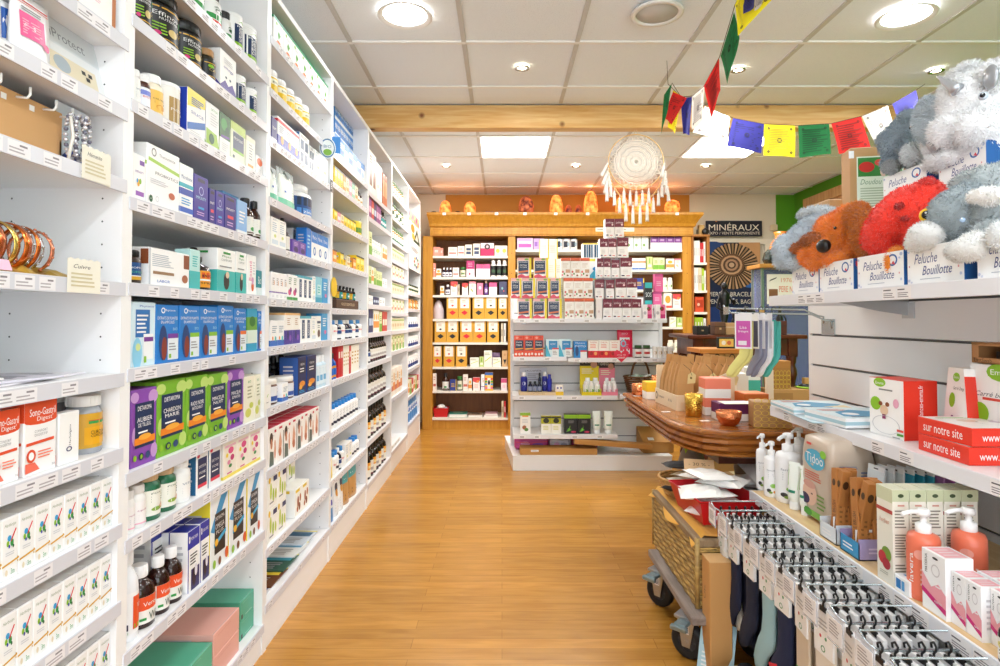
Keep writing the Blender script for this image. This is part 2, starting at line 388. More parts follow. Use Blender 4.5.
def unit(k, extra=''):
    ya, yb = B0+BP*(k-2), B0+BP*(k-1); top = 2.435 if k > 1 else 2.435
    o = empty('shelving_unit', (LX-DEP/2, (ya+yb)/2, 0), 0, ['nearest white shelving unit, cropped by the left edge, with bracelets', 'second white shelving unit from the left, with supplement jars and tea boxes',
        'third white shelving unit from the left, with red dental boxes', 'fourth white shelving unit from the left, with blue cartons on top', 'fifth white shelving unit from the left, with amber bottles',
        'sixth white shelving unit from the left, with rows of pale boxes', 'farthest white shelving unit on the left, beside the wooden cabinet'][k-1], 'shelving unit', 'white shelving units along the left wall')
    ox, oy = LX-DEP/2, (ya+yb)/2
    T = Matrix.Translation((-ox, -oy, 0))
    for s_, y in ((0, ya), (1, yb-.018)):
        q = MB(); q.box(LX-DEP, LX, y, y+.018, 0, top, WHITE, T)
        yy = y+.0183 if s_ == 0 else y-.0003
        n = int(2.2/.052) if k < 5 else 0
        for i in range(n):
            z = .12+i*.052
            for x in (LX-.045, LX-DEP+.05):
                q.add([(x+.0022*math.cos(a*PI/3), yy, z+.0022*math.sin(a*PI/3)) for a in range(6)], [(0, 1, 2, 3, 4, 5)], peg, False, T)
        q.build('side_panel', o)
    q = MB(); q.box(LX-DEP-.006, LX-DEP, ya, yb, .0, top, M('eef0f3', .4), T); q.build('back_panel', o)
    q = MB(); q.box(LX-DEP, LX, ya+.018, yb-.018, top-.022, top, WHITE, T); q.build('top_panel', o)
    zs = []
    for (px, py) in SH[k]:
        # plane of the shelf front
        z = atX(px, py, LX).z; zs.append(z)
    for i, z in enumerate(zs):
        q = MB(); q.box(LX-DEP, LX-.002, ya+.018, yb-.018, z-.022, z, WHITE, T); sh = q.build('shelf', o)
        q = MB(); x = LX; q.box(x-.002, x+.0025, ya+.006, yb-.006, z-.031, z-.001, M('d8d9e2', .3), T)
        rnd = random.Random(k*50+i); y = ya+.03
        Pf = lambda u, v, d: T @ Vector((x+.0025+d, u, v))
        while y < yb-.09:
            w_ = rnd.choice((.04, .045, .05)); 
            if rnd.random() < .8 and k < 5:
                q.art([('r', y, z-.029, y+w_, z-.004, M('eeecf0', .5)), ('l', y+.003, z-.026, y+w_*.9, z-.014, 2, M('b4aeb4', .6)), ('r', y+w_*.5, z-.012, y+w_*.85, z-.0085, M('8d878e', .6))], Pf)
            y += w_+rnd.choice((.0, .01, .06, .03))
        q.build('price_strip', sh)
    zf = zs[-1]
    q = MB(); q.box(LX-.02, LX-.004, ya+.018, yb-.018, 0, max(.03, zf-.035), WHITE, T); q.build('plinth', o)
    ZS[k] = zs
for k in range(1, 8): unit(k)
# ================================================================== PRODUCTS
def prims(s):
    out = []
    for e in s.split(';'):
        t = e.split()
        if not t: continue
        if t[0] in ('t', 'i', 'tv'): out.append((t[0], t[1].replace('_', ' '))+tuple(float(x) for x in t[2:-1])+(t[-1],))
        elif t[0] == 'l': out.append(('l',)+tuple(float(x) for x in t[1:5])+(int(t[5]), t[-1]))
        elif t[0] == 'p': c = [float(x) for x in t[1:-1]]; out.append(('p', list(zip(c[::2], c[1::2])), t[-1]))
        else: out.append((t[0],)+tuple(float(x) for x in t[1:-1])+(t[-1],))
    return out
# key: kind / object name / category / description / colours (body[,top or cap[,side or label]]) / art
STY = {}
def sty(txt):
    for ln in txt.strip().splitlines():
        k, kind, name, cat, desc, cols, art = [x.strip() for x in ln.split('/', 6)]
        STY[k] = (kind, name, cat, desc, cols.split(','), prims(art))
sty('''
herb/box/herbal_remedy_box/box/white herbal box with gold stripe/white/i Herbiolys .5 .87 .7 .07 8a9a7a;e .45 .66 .12 .05 sky;e .6 .58 .1 .06 green;e .35 .58 .08 .05 lime;p .55 .6 .85 .78 .8 .8 .5 .62 red;e .42 .53 .05 .03 royal;e .66 .52 .05 .03 dgreen;l .2 .38 .8 .45 2 lgrey;p 0 .22 1 .28 1 .31 0 .25 gold;e .25 .12 .08 .05 beige;t 3m .62 .12 .22 .09 green
gast/box/digestive_tablet_box/box/white tablet box with orange top/white,dorange/r 0 .72 1 1 dorange;e .5 .72 .5 .05 dorange;t Sono-Gastril .55 .84 .8 .1 white;t Digest' .62 .74 .5 .08 white;t CONFORT .5 .58 .4 .035 grey;t DIGESTIF .5 .53 .4 .035 grey;p .05 .4 .9 .42 .9 .46 .05 .44 dorange;e .2 .26 .14 .09 dorange;e .2 .26 .08 .055 white;l .4 .2 .9 .32 3 salmon;p .02 .04 .45 .06 .3 .17 .02 .17 coral;t 36 .88 .08 .1 .03 grey
plainw/box/white_carton/box/plain white carton turned sideways/white/tv Herbalgem .55 .55 .12 .4 2c2c44;o .5 .28 .14 .05 .6 2c2c66
ywjar/pillc/clear_pill_bottle/bottle/clear bottle with yellow label/c9ced6,white,gold/r .2 .7 .8 .78 green;r .2 .78 .8 .8 red;r .1 .1 .9 .6 e8a818;t CURCUMA .5 .45 .5 .1 black;t CURCUMIN .5 .35 .5 .07 black
wgjar/pill/white_pill_bottle/bottle/small white bottle with green label/eef1f0,white,white/r .1 .3 .9 .5 green;t VERDE .5 .65 .7 .15 green;l .2 .05 .8 .25 3 grey
bigjar/pill/grey_pill_jar/jar/large grey jar with ribbed white lid/8f949b,f0f0f0,b9bec4/l .2 .2 .8 .7 5 grey
zip/pouch/zip_bag/bag/clear zip bag with pink label/f4f4f6/r .05 .88 .95 .9 red;r .05 .84 .95 .85 red;r .15 .3 .8 .7 pink;l .2 .35 .7 .6 6 lpink;e .82 .3 .12 .06 pink;l .2 .72 .8 .8 2 grey
blubag/pouch/sachet/sachet/white and blue sachet/f4f4f6/r .0 .2 1 .7 blue;l .2 .3 .8 .6 4 white;r 0 .8 1 .95 grey
yelbag/pouch/sachet/sachet/white sachet with yellow oval/f4f4f6/e .5 .45 .35 .22 e8d27a;e .6 .8 .2 .08 magenta
coppc/box/copper_edged_box/box/white card box with copper edges/c47a4a/r .0 .06 .88 1 white;l .3 .3 .6 .4 3 lpink;t || .45 .5 .2 .1 pink
gtin/jar/supplement_tin/tin/green and white powder tin/f0f5f0,f4f4f4,f0f5f0/r 0 .0 1 .35 green;r 0 .8 1 1 mint;l .2 .45 .8 .7 3 green
wgtube/pill/white_canister/canister/white canister with green leaf band/f8f8f8,dark,f8f8f8/r .05 .25 .95 .5 green;e .5 .7 .2 .1 dgreen;r .05 .1 .95 .2 d8342c;t AV .5 .86 .5 .1 dgreen
canis/can/white_canister/canister/white canister with navy label/f6f7f8,f6f7f8,f6f7f8/r .15 .12 .85 .8 navy;r .15 .12 .85 .22 lime;tv NUTRIGREEN .45 .5 .2 .45 white;t PURE .5 .73 .5 .06 white;p .3 .85 .7 .9 .5 .95 lime
blkjar/jar/black_protein_jar/jar/black powder jar with green-gold label/111214,1b1c1e,16171a/r 0 .92 1 .96 gold;r 0 .05 1 .08 gold;t Effinov .35 .75 .5 .12 e8e8e8;t NUTRITION .4 .62 .4 .07 white;e .75 .72 .14 .12 green;t CAFE .7 .4 .3 .14 d9b44a;e .45 .3 .1 .12 d8c07a;l .1 .15 .35 .5 4 lime;e .18 .18 .06 .06 magenta
dkbot/pill/dark_pill_bottle/bottle/dark bottle with tan cap/2a2a20,b98d5a,16171a/r 0 .1 1 .15 gold;r 0 .85 1 .9 gold;t CAFE .5 .5 .6 .14 d9c07a;e .3 .7 .15 .1 lime
purpbx/box/supplement_box/box/white box with violet wave/white/r .0 .0 1 .12 4a3a9a;p 0 .12 .3 .3 .5 .2 .75 .32 1 .12 4a3a9a;t omega .5 .6 .6 .07 4a3a9a;e .35 .38 .06 .03 navy;e .6 .38 .06 .03 navy;l .2 .7 .8 .85 3 lgrey
wpill/pill/white_pill_bottle/bottle/plain white pill bottle/f4f4f2,fbfbfb,f6f6f4/t VITAL .5 .65 .6 .1 7a8aa0;l .2 .2 .8 .5 4 lgrey
lilbt/pill/brown_pill_bottle/bottle/brown bottle with white-blue label/4a2416,f8f8f8,eef0fa/r 0 .6 1 .85 7a88d8;p .0 .2 1 .3 1 .6 0 .5 f08a5a;t BIOTIC .5 .5 .7 .1 d83a2a
yelpl/pill/yellow_pill_bottle/bottle/cream bottle with yellow label/f7edd8,fbfbfb,f6c35a/t CHLORELLA .5 .6 .7 .08 5a4420;e .5 .25 .25 .12 e8a030;l .2 .4 .8 .5 2 brown
beigj/can/beige_canister/canister/white jar with bronze label/f3f1ec,fbfbfb,f3f1ec/r .2 .05 .8 .75 b5935a;p .55 .95 .85 .75 .85 .95 f2d13a;t PHYTO .5 .4 .5 .08 white;r .45 .05 .55 .75 d8c39a
ybbox/box/supplement_box/box/white-blue box with yellow corner/white,white,1f3fb0/p .0 .6 1 .75 1 1 0 1 f4e35a;p 0 .1 1 .3 1 .45 0 .25 2a6fc0;t SILICE .55 .52 .7 .06 5a6ab0;l .15 .05 .8 .14 2 lgrey;l .2 .68 .9 .85 4 blue
gwbox/box/supplement_box/box/white box with green leaf/white/p 0 0 1 .05 .8 .35 0 .4 9cc43a;l .3 .5 .9 .8 5 lgrey;t DETOX .6 .87 .5 .05 green;e .4 .2 .2 .12 dgreen
gdbox/box/supplement_box/box/dark green leafy box/f4f4f0/r 0 .4 1 1 2a6a3a;e .4 .75 .3 .15 3f9a4a;e .7 .6 .2 .12 155a35;p .1 .4 .9 .45 .9 .5 .1 .46 purple;l .2 .1 .8 .3 4 lgrey
olbox/box/supplement_box/box/pale green box with navy label/e9efd6/r .15 .25 .9 .75 navy;r .15 .25 .9 .32 lime;t PROPOLIS .5 .6 .6 .07 white;p 0 .8 1 .75 1 1 0 1 b9d060;e .2 .12 .06 .04 navy
tallcr/box/supplement_box/box/slim cream box with green cap line/f4efe2/l .3 .3 .8 .8 6 grey;r 0 .85 1 1 e8e2c8;r .2 .1 .8 .18 e09a3a
orsm/box/supplement_box/box/small white box with orange dome/white/e .5 .7 .4 .2 f06a2a;l .2 .1 .8 .35 3 lgrey
wpbox/box/supplement_box/box/white box with purple print/fbfbfc/r .2 .1 .9 .2 9a5ab8;t IMMUNITY .5 .62 .7 .05 7a4aa8;r .5 .78 .9 .88 7a4aa8;e .4 .38 .12 .08 f0b02a;e .55 .42 .1 .06 8cc02c;e .3 .42 .07 .05 sky
probio/box/probiotic_box/box/large white box with lime stripe/fbfbfb/p .05 .72 1 .64 1 .7 .05 .78 a6cf4a;t PROBIOTICS .6 .55 .7 .05 4a4a4a;o .2 .88 .07 .07 .7 8a8a8a;t Therascience .6 .87 .5 .05 8a8a8a;l .1 .35 .7 .45 3 lgrey;e .75 .25 .1 .06 c2603a;o .12 .1 .05 .06 .2 dgreen;o .3 .12 .05 .05 .7 lgrey
bwbox/box/supplement_box/box/white-blue box with teal band/fafcfd/r 0 .55 1 .63 2bb0c4;r 0 .4 1 .53 2a4fb0;t Microbiome .5 .75 .8 .08 4a6a9a;r 0 .06 1 .16 2a5fc0;l .1 .2 .9 .35 3 sky
pnbox/box/supplement_box/box/indigo box with pale print/3b2f98/t IMMUNITY .5 .5 .7 .07 pale;o .5 .66 .16 .1 .8 b9c0f0;r .25 .85 .75 .93 1a1a4a;r .3 .25 .7 .3 sky;l .2 .1 .8 .2 2 lilac
pnbox2/box/supplement_box/box/small indigo box with red mark/2f2a86/t IMMUNITY .5 .6 .7 .07 white;r .25 .33 .75 .42 e0405a;r .2 .85 .8 .93 14143a;l .2 .1 .8 .25 2 lilac
lbbox/box/supplement_box/box/light blue box with white lettering/4a8ad8/t apart .5 .55 .8 .2 white;r 0 .8 1 1 7ab0e8;l .1 .1 .9 .3 3 pale
pbbox/box/supplement_box/box/pale blue slim box/8fbcec/l .2 .3 .8 .7 4 white;r 0 0 1 .1 f2f6fa
drop/drop/dropper_bottle/bottle/amber dropper bottle with orange label/2a1710,1b1b1d,f3a02a/r .1 .55 .9 .9 e0592a;r 0 .4 1 .5 white;t BIO .5 .7 .5 .15 black;t SPRAY .5 .25 .6 .12 black
ambs/amber/amber_bottle/bottle/amber bottle with white label/3a1c10,dark,efeee8/l .2 .5 .8 .9 3 grey;e .5 .3 .2 .12 green;r .1 .05 .9 .12 brown
nvlab/pill/brown_pill_bottle/bottle/brown bottle with navy label/2f1b12,1b1b1d,1f4f8a/t BIOPTIMUM .5 .7 .8 .1 white;r 0 0 1 .2 gold;r 0 .2 1 .25 white;t OMEGA .5 .45 .7 .12 mint
whbr/box/supplement_box/box/white box with brown corner/fafafa/r .85 .55 1 .95 8a4a2a;l .08 .5 .6 .85 7 b8c0cc;r .1 .3 .6 .38 9a7a5a;t LABOR .35 .12 .3 .07 blue;e .88 .25 .08 .12 b06a4a;r .0 0 .04 1 c8ccd4
tealb/box/supplement_box/box/pale teal supplement box/bfe6e4/r 0 0 1 .45 49bcbc;l .2 .55 .8 .85 5 teal
wteal/box/supplement_box/box/white-teal box with horse picture/fbfcfb/r 0 0 1 .5 3fb8b4;e .5 .25 .16 .2 2a2a2a;e .55 .4 .1 .08 e8d0b0;t Phyto .5 .82 .5 .06 4a8a4a;t COMFORT .5 .74 .6 .05 7a8a8a;r .3 .88 .7 .93 green;l .1 .55 .9 .62 1 grey
wpink/box/supplement_box/box/white box with pink swirl/fbfbfb/tv Beauté .35 .6 .3 .5 e070a0;e .6 .2 .15 .12 e0602a;e .6 .35 .12 .1 d8a0c8;l .6 .5 .9 .85 5 lgrey
tealsm/box/supplement_box/box/small dark teal box/1f8a94/t Bio .5 .6 .6 .3 white;r 0 .0 1 .3 e8f4f4
phlit/box/plant_extract_box/box/white and pale blue extract box/d8eefa/r .15 .45 .75 .88 1f6fb8;l .2 .5 .7 .82 5 white;r .48 .1 .9 .5 f4f8fb;r .5 .38 .9 .45 7a3a9a;e .22 .2 .2 .25 8fd0ee;e .25 .3 .1 .06 d8e8a0;r .5 .05 .6 .15 lime;t Phytone .6 .93 .6 .04 blue
phyto/box/plant_extract_box/box/bright blue plant extract box/1f7fd0/o .3 .9 .09 .05 .6 white;t Phytone .6 .9 .5 .05 white;t EXTRAITS_DE_PLANTES .5 .77 .9 .05 white;t EN_AMPOULES .5 .7 .6 .05 white;e .3 .35 .18 .3 15407a;e .35 .25 .12 .2 8a3a2a;r .5 .05 .97 .42 e8f0f6;r .5 .42 .97 .5 $;l .55 .2 .9 .35 3 grey;r .55 .08 .65 .15 lime;t BIO .82 .58 .2 .05 pale
phygr/box/plant_extract_box/box/narrow blue-green extract box/2aa0c8/r 0 .3 1 .8 6aa83a;r 0 .2 1 .5 dfeee0;e .5 .7 .3 .12 2f7a2a
tea/box/herbal_tea_box/box/$ tea box, navy label/$/e .12 .9 .16 .07 $2;e .85 .88 .2 .09 $2;e .9 .15 .14 .1 $2;e .12 .4 .1 .12 $2;r .13 .24 .88 .82 14305a;t DIETAROMA .5 .75 .55 .06 white;t $3 .5 .6 .6 .06 white;t $4 .5 .53 .5 .05 white;l .25 .41 .75 .46 1 white;r .1 .28 .92 .37 f08a24;e .5 .37 .25 .04 f6b040;e .12 .12 .07 .04 lime;e .36 .12 .09 .05 navy;e .62 .12 .09 .05 2a4a7a;e .36 .12 .05 .03 lime
paleb/box/supplement_box/box/cream floral ampoule box/f4f1dc/e .4 .2 .3 .1 d8dc6a;e .7 .35 .2 .07 c8d05a;l .3 .5 .8 .8 4 b0b090;t BIO .5 .88 .3 .05 green
grpl/pill/green_pill_bottle/bottle/green bottle with beige cap/1f6a48,d2b48e,f0f0e6/l .2 .5 .8 .8 3 4a6a4a;e .7 .3 .2 .1 e0823a;e .4 .25 .2 .08 8cb04a;t FORTÉ .5 .88 .6 .08 dgreen
wpill2/pill/white_pill_bottle/bottle/white bottle with pink-grey print/f1f0ee,e9e6e4,f6f2f2/t equilibre .5 .6 .7 .1 b06a8a;l .2 .2 .8 .45 3 lgrey;r 0 .0 1 .06 lpink
nvpk/box/supplement_box/box/white box, navy label and pink edge/f4f4f6,f4f4f6,1f5f8a/r .12 .15 .88 .85 1f2f5a;r .12 .15 .88 .23 e0405a;t DETOX .5 .65 .6 .06 white;t FOIE .5 .5 .5 .06 white;e .15 .92 .12 .05 e0405a;l .2 .35 .8 .42 1 white
pkfl/box/herbal_tea_box/box/pink flowered tea box/faf1e4/r 0 0 1 .08 f6e05a;e .55 .7 .2 .09 e0508a;e .65 .5 .14 .08 c83a7a;e .4 .4 .12 .06 e890b0;e .5 .3 .12 .05 3f8a4a;r .1 .8 .9 .86 f0c0d0;e .25 .6 .08 .06 f6d83a;r .25 .1 .6 .14 d86a9a
wbig/amber/white_syrup_bottle/bottle/large white bottle with orange label/f2f4f8,f6f6f8,f4f4f6/r .3 .1 1 .9 e8552a;t VITA .7 .65 .4 .12 white;r .35 .12 .6 .22 lime;r 0 .1 .12 .25 2a2a4a;p .1 0 1 .12 1 .16 .1 .06 green
ambr/amber/amber_syrup_bottle/bottle/amber syrup bottle with orange label/2a100c,fbfbfb,f4f2ee/r 0 .5 1 1 e8562c;t Verocid .5 .72 .7 .16 white;e .75 .9 .06 .05 white;t WA .55 .25 .45 .28 1f4a3a;r .05 .12 .25 .22 green
blubx/box/blue_supplement_box/box/blue-topped box with silhouette/fbfbfb,1f2fa8,fbfbfb/r 0 .7 1 1 1f2fa8;t YDROXIDE .55 .86 .6 .05 white;o .15 .86 .06 .06 .3 white;r .3 .0 1 .35 26266a;e .55 .2 .16 .16 101030;e .7 .3 .12 .1 e8e8f4;l .2 .42 .8 .62 4 2a2a3a;r .0 0 .06 .7 1f2fa8
nvcy/box/supplement_box/box/navy-cyan box with fruit print/f2f6f8,f2f6f8,f4e03a/p 0 .55 .6 1 1 1 .2 .5 3f9ad0;r .22 .2 .82 .75 20222a;t DIETAROMA .5 .68 .5 .05 white;t OMEGA .5 .57 .5 .07 white;t PLUS .5 .49 .4 .05 white;p .18 .3 .85 .42 .85 .48 .18 .36 3fb0e0;e .9 .12 .1 .08 e0602a;e .5 .08 .08 .06 7a4a2a;e .2 .08 .08 .06 lime;e .3 .36 .1 .05 f6c040
nvsm/box/supplement_box/box/small navy box with white back/1c3a78/l .2 .5 .8 .8 4 white;r 0 0 1 .15 e8e8ee
mint1/box/mint_gift_box/box/mint green gift box/55b394/t GREENTONE .4 .85 .5 .05 8ad0b8;l .35 .1 .9 .18 1 b0e0d0;r .06 .08 .16 .3 2a2a2a
pink1/box/pink_gift_box/box/pale pink gift box/eab0a4/t GREENTONE .4 .8 .5 .06 d89088
orbx/box/orange_carton/box/orange red carton/d8482a/e .5 .5 .3 .3 e06a3a
gwstr/box/supplement_box/box/white box, green top, orange dots/fbfbfa,2f9a6a/r 0 .9 1 1 2f9a6a;e .3 .8 .08 .06 lime;p .5 .3 .7 .5 .5 .6 .4 .45 5fae3a;e .5 .2 .18 .05 f08a3a;e .3 .12 .12 .04 f0622a;e .7 .12 .12 .04 e04a3a;l .3 .65 .8 .75 2 lgrey
ywtin/jar/yellow_powder_jar/jar/white jar with yellow label/f8f8f6,fbfbfb,f2c81e/r 0 .55 1 .9 f8f4d8;r 0 .9 1 .95 f2c81e;t BIO .5 .7 .5 .12 6a6a5a;l .3 .1 .8 .4 3 f8f0b0
nvpl/box/supplement_box/box/indigo supplement box/3a3a80/t SLIM .5 .6 .6 .1 white;r 0 0 1 .2 e8e8f4
rwbx/box/supplement_box/box/white box, red top, indigo base/fbfbfb/r 0 .82 1 .92 e0384a;r 0 0 1 .4 3a3fae;l .2 .5 .8 .75 4 a0a8c0;e .6 .3 .2 .14 f0a03a
gridb/box/supplement_box/box/white box with navy squares/fafafa,2a6ab8,3f7fc0/r .1 .1 .42 .4 2f4a6a;r .55 .1 .87 .4 2f4a6a;r .1 .5 .42 .8 2f4a6a;r .55 .5 .87 .8 2f4a6a;l .1 .85 .9 .95 2 grey
palw/box/supplement_box/box/white box with pale print/fbfbf8/l .15 .5 .8 .85 5 b8c8d8;r .1 .1 .9 .25 d8e4ee;e .5 .38 .15 .06 d8e08a;t BIOTICS .5 .92 .6 .05 5a7a9a
gbag/pouch/green_pouch/pouch/dark green and white pouch/eaf2ee/p 0 .3 .45 .9 .3 1 0 1 17483a;p .35 1 .5 .8 1 .75 1 1 17483a;r 0 0 1 .2 6fcaa8;l .45 .3 .9 .7 6 a8c0b8;t ● .3 .4 .1 .06 blue
wnpl/pill/white_pill_bottle/bottle/white bottle with dark blue label/fbfbfb,fbfbfb,1f4a8a/r 0 .5 1 1 15294a;r 0 0 1 .35 4a8ad0;t zinc .4 .15 .3 .18 white
purpb/box/supplement_box/box/small purple box/6a4aa8/l .2 .55 .8 .85 3 lilac;e .5 .3 .3 .2 3a2a6a;r 0 0 1 .12 8a6ac8
bluns/box/saline_box/box/white box with bright blue top/fbfcfe,2f86d8,2f86d8/r 0 .6 1 1 2f86d8;t Marine .5 .8 .7 .14 white;e .5 .3 .22 .16 2f6ab8;e .5 .3 .12 .1 e8f0fa
bluep/box/supplement_box/box/bright blue slim box/2a80d8/l .2 .3 .8 .8 4 pale
wsml/box/supplement_box/box/white box with violet stripe/fbfafb/l .3 .5 .8 .8 4 a8a0a8;r 0 .22 1 .27 8a6ab0;e .7 .6 .1 .1 e0b090;l .2 .05 .8 .15 2 lgrey
wgrn/box/supplement_box/box/white box with pink-green flowers/fafafa/e .4 .3 .3 .12 d8508a;e .6 .4 .2 .1 8a3a7a;r 0 0 1 .12 3f9a4a;l .2 .6 .8 .9 4 88a088
wnav/box/supplement_box/box/white box with navy vertical print/fbfcfc/r .25 .15 .75 .85 2a4a74;tv SANTÉ .5 .5 .3 .5 white;r 0 .9 1 1 4ab0c8
cyanb/box/supplement_box/box/cyan supplement box/8fd2e6/r .2 .3 .8 .7 c8ecf4;l .3 .35 .7 .65 3 teal;r 0 .0 1 .2 39a8c8
cyand/box/supplement_box/box/sky blue supplement box/3fa0d8/l .2 .5 .8 .85 4 white;e .6 .3 .2 .08 e070a0
whbott/box/supplement_box/box/white box with blue wave/fbfbfb/r 0 0 1 .22 3a70c0;e .3 .3 .1 .08 f08a3a;l .2 .5 .9 .8 4 9aa8b8;e .7 .28 .12 .1 4ac0c0
wpur/box/supplement_box/box/white box with purple base/fbf8f4/r 0 0 1 .45 4a3a9a;e .4 .3 .12 .15 2a2a6a;e .7 .2 .14 .1 8a5ab8;l .3 .6 .7 .85 4 c8a890;r 0 .93 1 1 f0c080
wkraf/box/supplement_box/box/white box with brown oval/fbfbf8/e .5 .3 .3 .16 6a4a3a;r .1 .7 .9 .8 3a4a6a;l .2 .5 .8 .65 2 grey
spic/drop/dropper_bottle/bottle/black dropper bottle/1a1a1c,141416,e8e4dc/l .2 .3 .8 .8 3 grey
brjar/jar/brown_jar/jar/brown jar with white lid/5a2e1a,f6f2ec,e8e8ee/r 0 .1 1 .4 3a5aa8;l .2 .5 .8 .9 2 grey
navbx/box/supplement_box/box/dark navy box with orange spot/1f2a5e,3a5ab0,2f5aa8/r .15 .55 .85 .9 111a3a;t VISION .5 .8 .5 .06 white;l .2 .58 .8 .72 2 white;e .5 .28 .35 .08 e8902a;e .3 .2 .2 .06 f0b040;l .1 .04 .9 .12 2 sky
ltblu/tubeb/pale_blue_bottle/bottle/pale blue spray bottle/cfe6f4,f6f8fa,e6f2fa/r .2 .2 .8 .5 7ab8e0;l .2 .6 .8 .9 3 sky
redtp/box/orthopaedic_box/box/red-topped white box with portraits/faf6f2,e01a48,faf6f2/e .32 .72 .22 .16 3a2218;e .34 .58 .14 .14 c88a6a;p .1 0 .65 0 .6 .35 .15 .4 5a6a62;e .8 .35 .1 .2 e09a7a;e .78 .55 .08 .1 e8a88a;r .7 .85 .95 .92 c8123a;l .55 .75 .65 .8 1 grey
redt2/box/orthopaedic_box/box/red-topped white box with hands/faf6f2,e01a48,faf6f2/p .25 .25 .6 .2 .75 .5 .5 .8 .35 .6 e0a486;e .5 .25 .2 .12 c87a5a;r .35 .88 .75 .94 c8123a;p .92 0 1 0 1 .8 .92 .8 4a3a34
gcart/box/wheat_carton/box/white carton with green sprigs/fbfbf6,f6f6f0/e .3 .5 .1 .25 c6d84a;e .55 .35 .09 .2 a8c83a;r .55 .75 .95 .9 2a3a6a;e .15 .85 .1 .1 f0c83a;l .15 .1 .7 .2 1 grey;e .8 .35 .08 .16 c6d84a
hzcar/box/wheat_carton/box/white carton with brown nuts/fbfbf6,f6f6f0/e .4 .5 .12 .2 9a4a2a;e .6 .3 .12 .14 7a3a20;e .7 .6 .1 .14 b05a30;r .05 .85 .6 .95 e8c83a;e .3 .25 .1 .1 b05a30
blust/box/blue_saline_carton/box/blue and white saline carton/3a86d6/r 0 .1 1 .3 e8f0f8;r .1 .6 .9 .85 e0ecf8;l .15 .62 .85 .82 2 blue;e .5 .45 .2 .08 1f4f98
bluwh/box/blue_saline_carton/box/white carton with blue window/f6f8fa/r 0 .7 1 1 3a86d6;e .5 .4 .25 .15 a8c8e8;l .2 .1 .8 .25 2 grey
c1/box/small_remedy_box/box/yellow remedy box/f2d21c/r .1 .5 .9 .8 f8ec90;l .2 .1 .8 .4 3 7a6a1a;r 0 .9 1 1 dark
c2/box/small_remedy_box/box/orange remedy box/e8963a/r .1 .3 .9 .6 f8e0b0;r 0 .9 1 1 brown
c3/box/small_remedy_box/box/cream remedy box/f0e6c8/r .1 .2 .9 .4 d8a04a;l .2 .5 .8 .8 3 8a7a5a;r 0 .92 1 1 5a3a2a
c4/box/small_remedy_box/box/pink remedy box/e8a0b0/r .1 .3 .9 .6 fbe8ec;r 0 .9 1 1 8a3a4a
c5/box/small_remedy_box/box/mint remedy box/9ad0b8/r .1 .3 .9 .6 e8f6ee;r 0 .9 1 1 3a6a5a
c6/box/small_remedy_box/box/lime remedy box/a8c838/r .1 .3 .9 .6 f0f6d0;r 0 .9 1 1 3a5a1a
c7/amber/small_dark_bottle/bottle/dark bottle with white label/2a1a14,1a1a1c,f0ede6/r .2 .3 .8 .5 c8a04a
c8/amber/small_gold_bottle/bottle/dark bottle with yellow label/2a1a10,1a1a1c,e8c02a/r 0 .6 1 1 d8a020
c9/can/yellow_green_jar/jar/yellow jar with green label/e8c81c,e8d84a,e8d02a/r 0 .2 1 .6 5a8a2a
d1/amber/white_cap_bottle/bottle/dark bottle with white cap/22243a,fbfbfb,eceef2/r .1 .5 .9 .9 2a4a8a
d2/tubeb/small_white_bottle/bottle/small white bottle with red text/fbfbfb,3a8ad0,fbfbfb/t BIO .5 .6 .7 .14 e0404a
d3/box/small_book_box/box/red slim box/c8202c/r .2 .6 .8 .8 f4e8e0
d4/box/small_book_box/box/white slim box with gold print/f8f4ea/l .2 .3 .8 .8 4 c8a050
d5/amber/blue_bottle/bottle/cobalt blue bottle/1a56b0,1a1a1c,e8a03a/r .1 .2 .9 .8 2a6ac8
bcap/tubeb/blue_cap_bottle/bottle/white bottle with blue cap/f8f8f8,2a86d8,fbfbfb/r 0 .15 1 .35 3a3a4a;l .2 .5 .8 .9 2 grey
kpou/pouch/kraft_pouch/pouch/kraft pouch with teal band/c8955a/r 0 .6 1 1 4aa8b0;r .2 .7 .8 .9 e8f4f4;l .2 .1 .8 .3 2 brown
wpou/pouch/white_pouch/pouch/white pouch with picture/f4f6f8/e .6 .75 .3 .12 3a4a6a;e .5 .6 .2 .1 e0a03a;l .2 .1 .8 .4 4 lgrey;r .1 .85 .4 .95 red
bpou/pouch/blue_pouch/pouch/blue sachet pack/3a8ad0/r .1 .4 .9 .7 e8f0f8;e .5 .55 .2 .08 royal
ypou/pouch/yellow_pouch/pouch/yellow pouch/f0d02a/r .2 .3 .8 .6 f8f0b0
tallb/box/tall_book_box/box/tall white box with brown panel/f6efe6/r .15 .2 .85 .6 7a4a2a;l .2 .7 .8 .9 3 brown
tallr/box/tall_book_box/box/tall copper-coloured box/b8623a/r .15 .3 .85 .8 e8b080
mixp/box/small_care_box/box/purple-pink care box/8a4a8a/r .1 .3 .9 .6 f0c0d8
mixr/box/small_care_box/box/red care box/c83a3a/r .1 .3 .9 .6 fbe8d8
mixb/box/small_care_box/box/dark blue care box/2a3a6a/r .1 .3 .9 .6 c8d8f0
mixk/amber/small_black_bottle/bottle/black bottle with teal label/141416,141416,2a9a9a/r .1 .3 .9 .6 white
mixw/pill/small_white_bottle/bottle/white bottle with green leaf/f8f8f4,f8f8f4,f0f4ec/e .5 .5 .3 .2 5aa04a
mixg/box/small_care_box/box/green and cream box/dfe6b0/r .0 0 1 .4 7ab03a;l .2 .5 .8 .8 3 olive
mixo/box/small_care_box/box/white box with orange print/faf4ea/r 0 .2 1 .5 f09a4a;e .5 .7 .3 .15 e8b03a
flatw/box/flat_white_box/box/flat white carton/f4f4f4/l .2 .3 .8 .7 2 grey
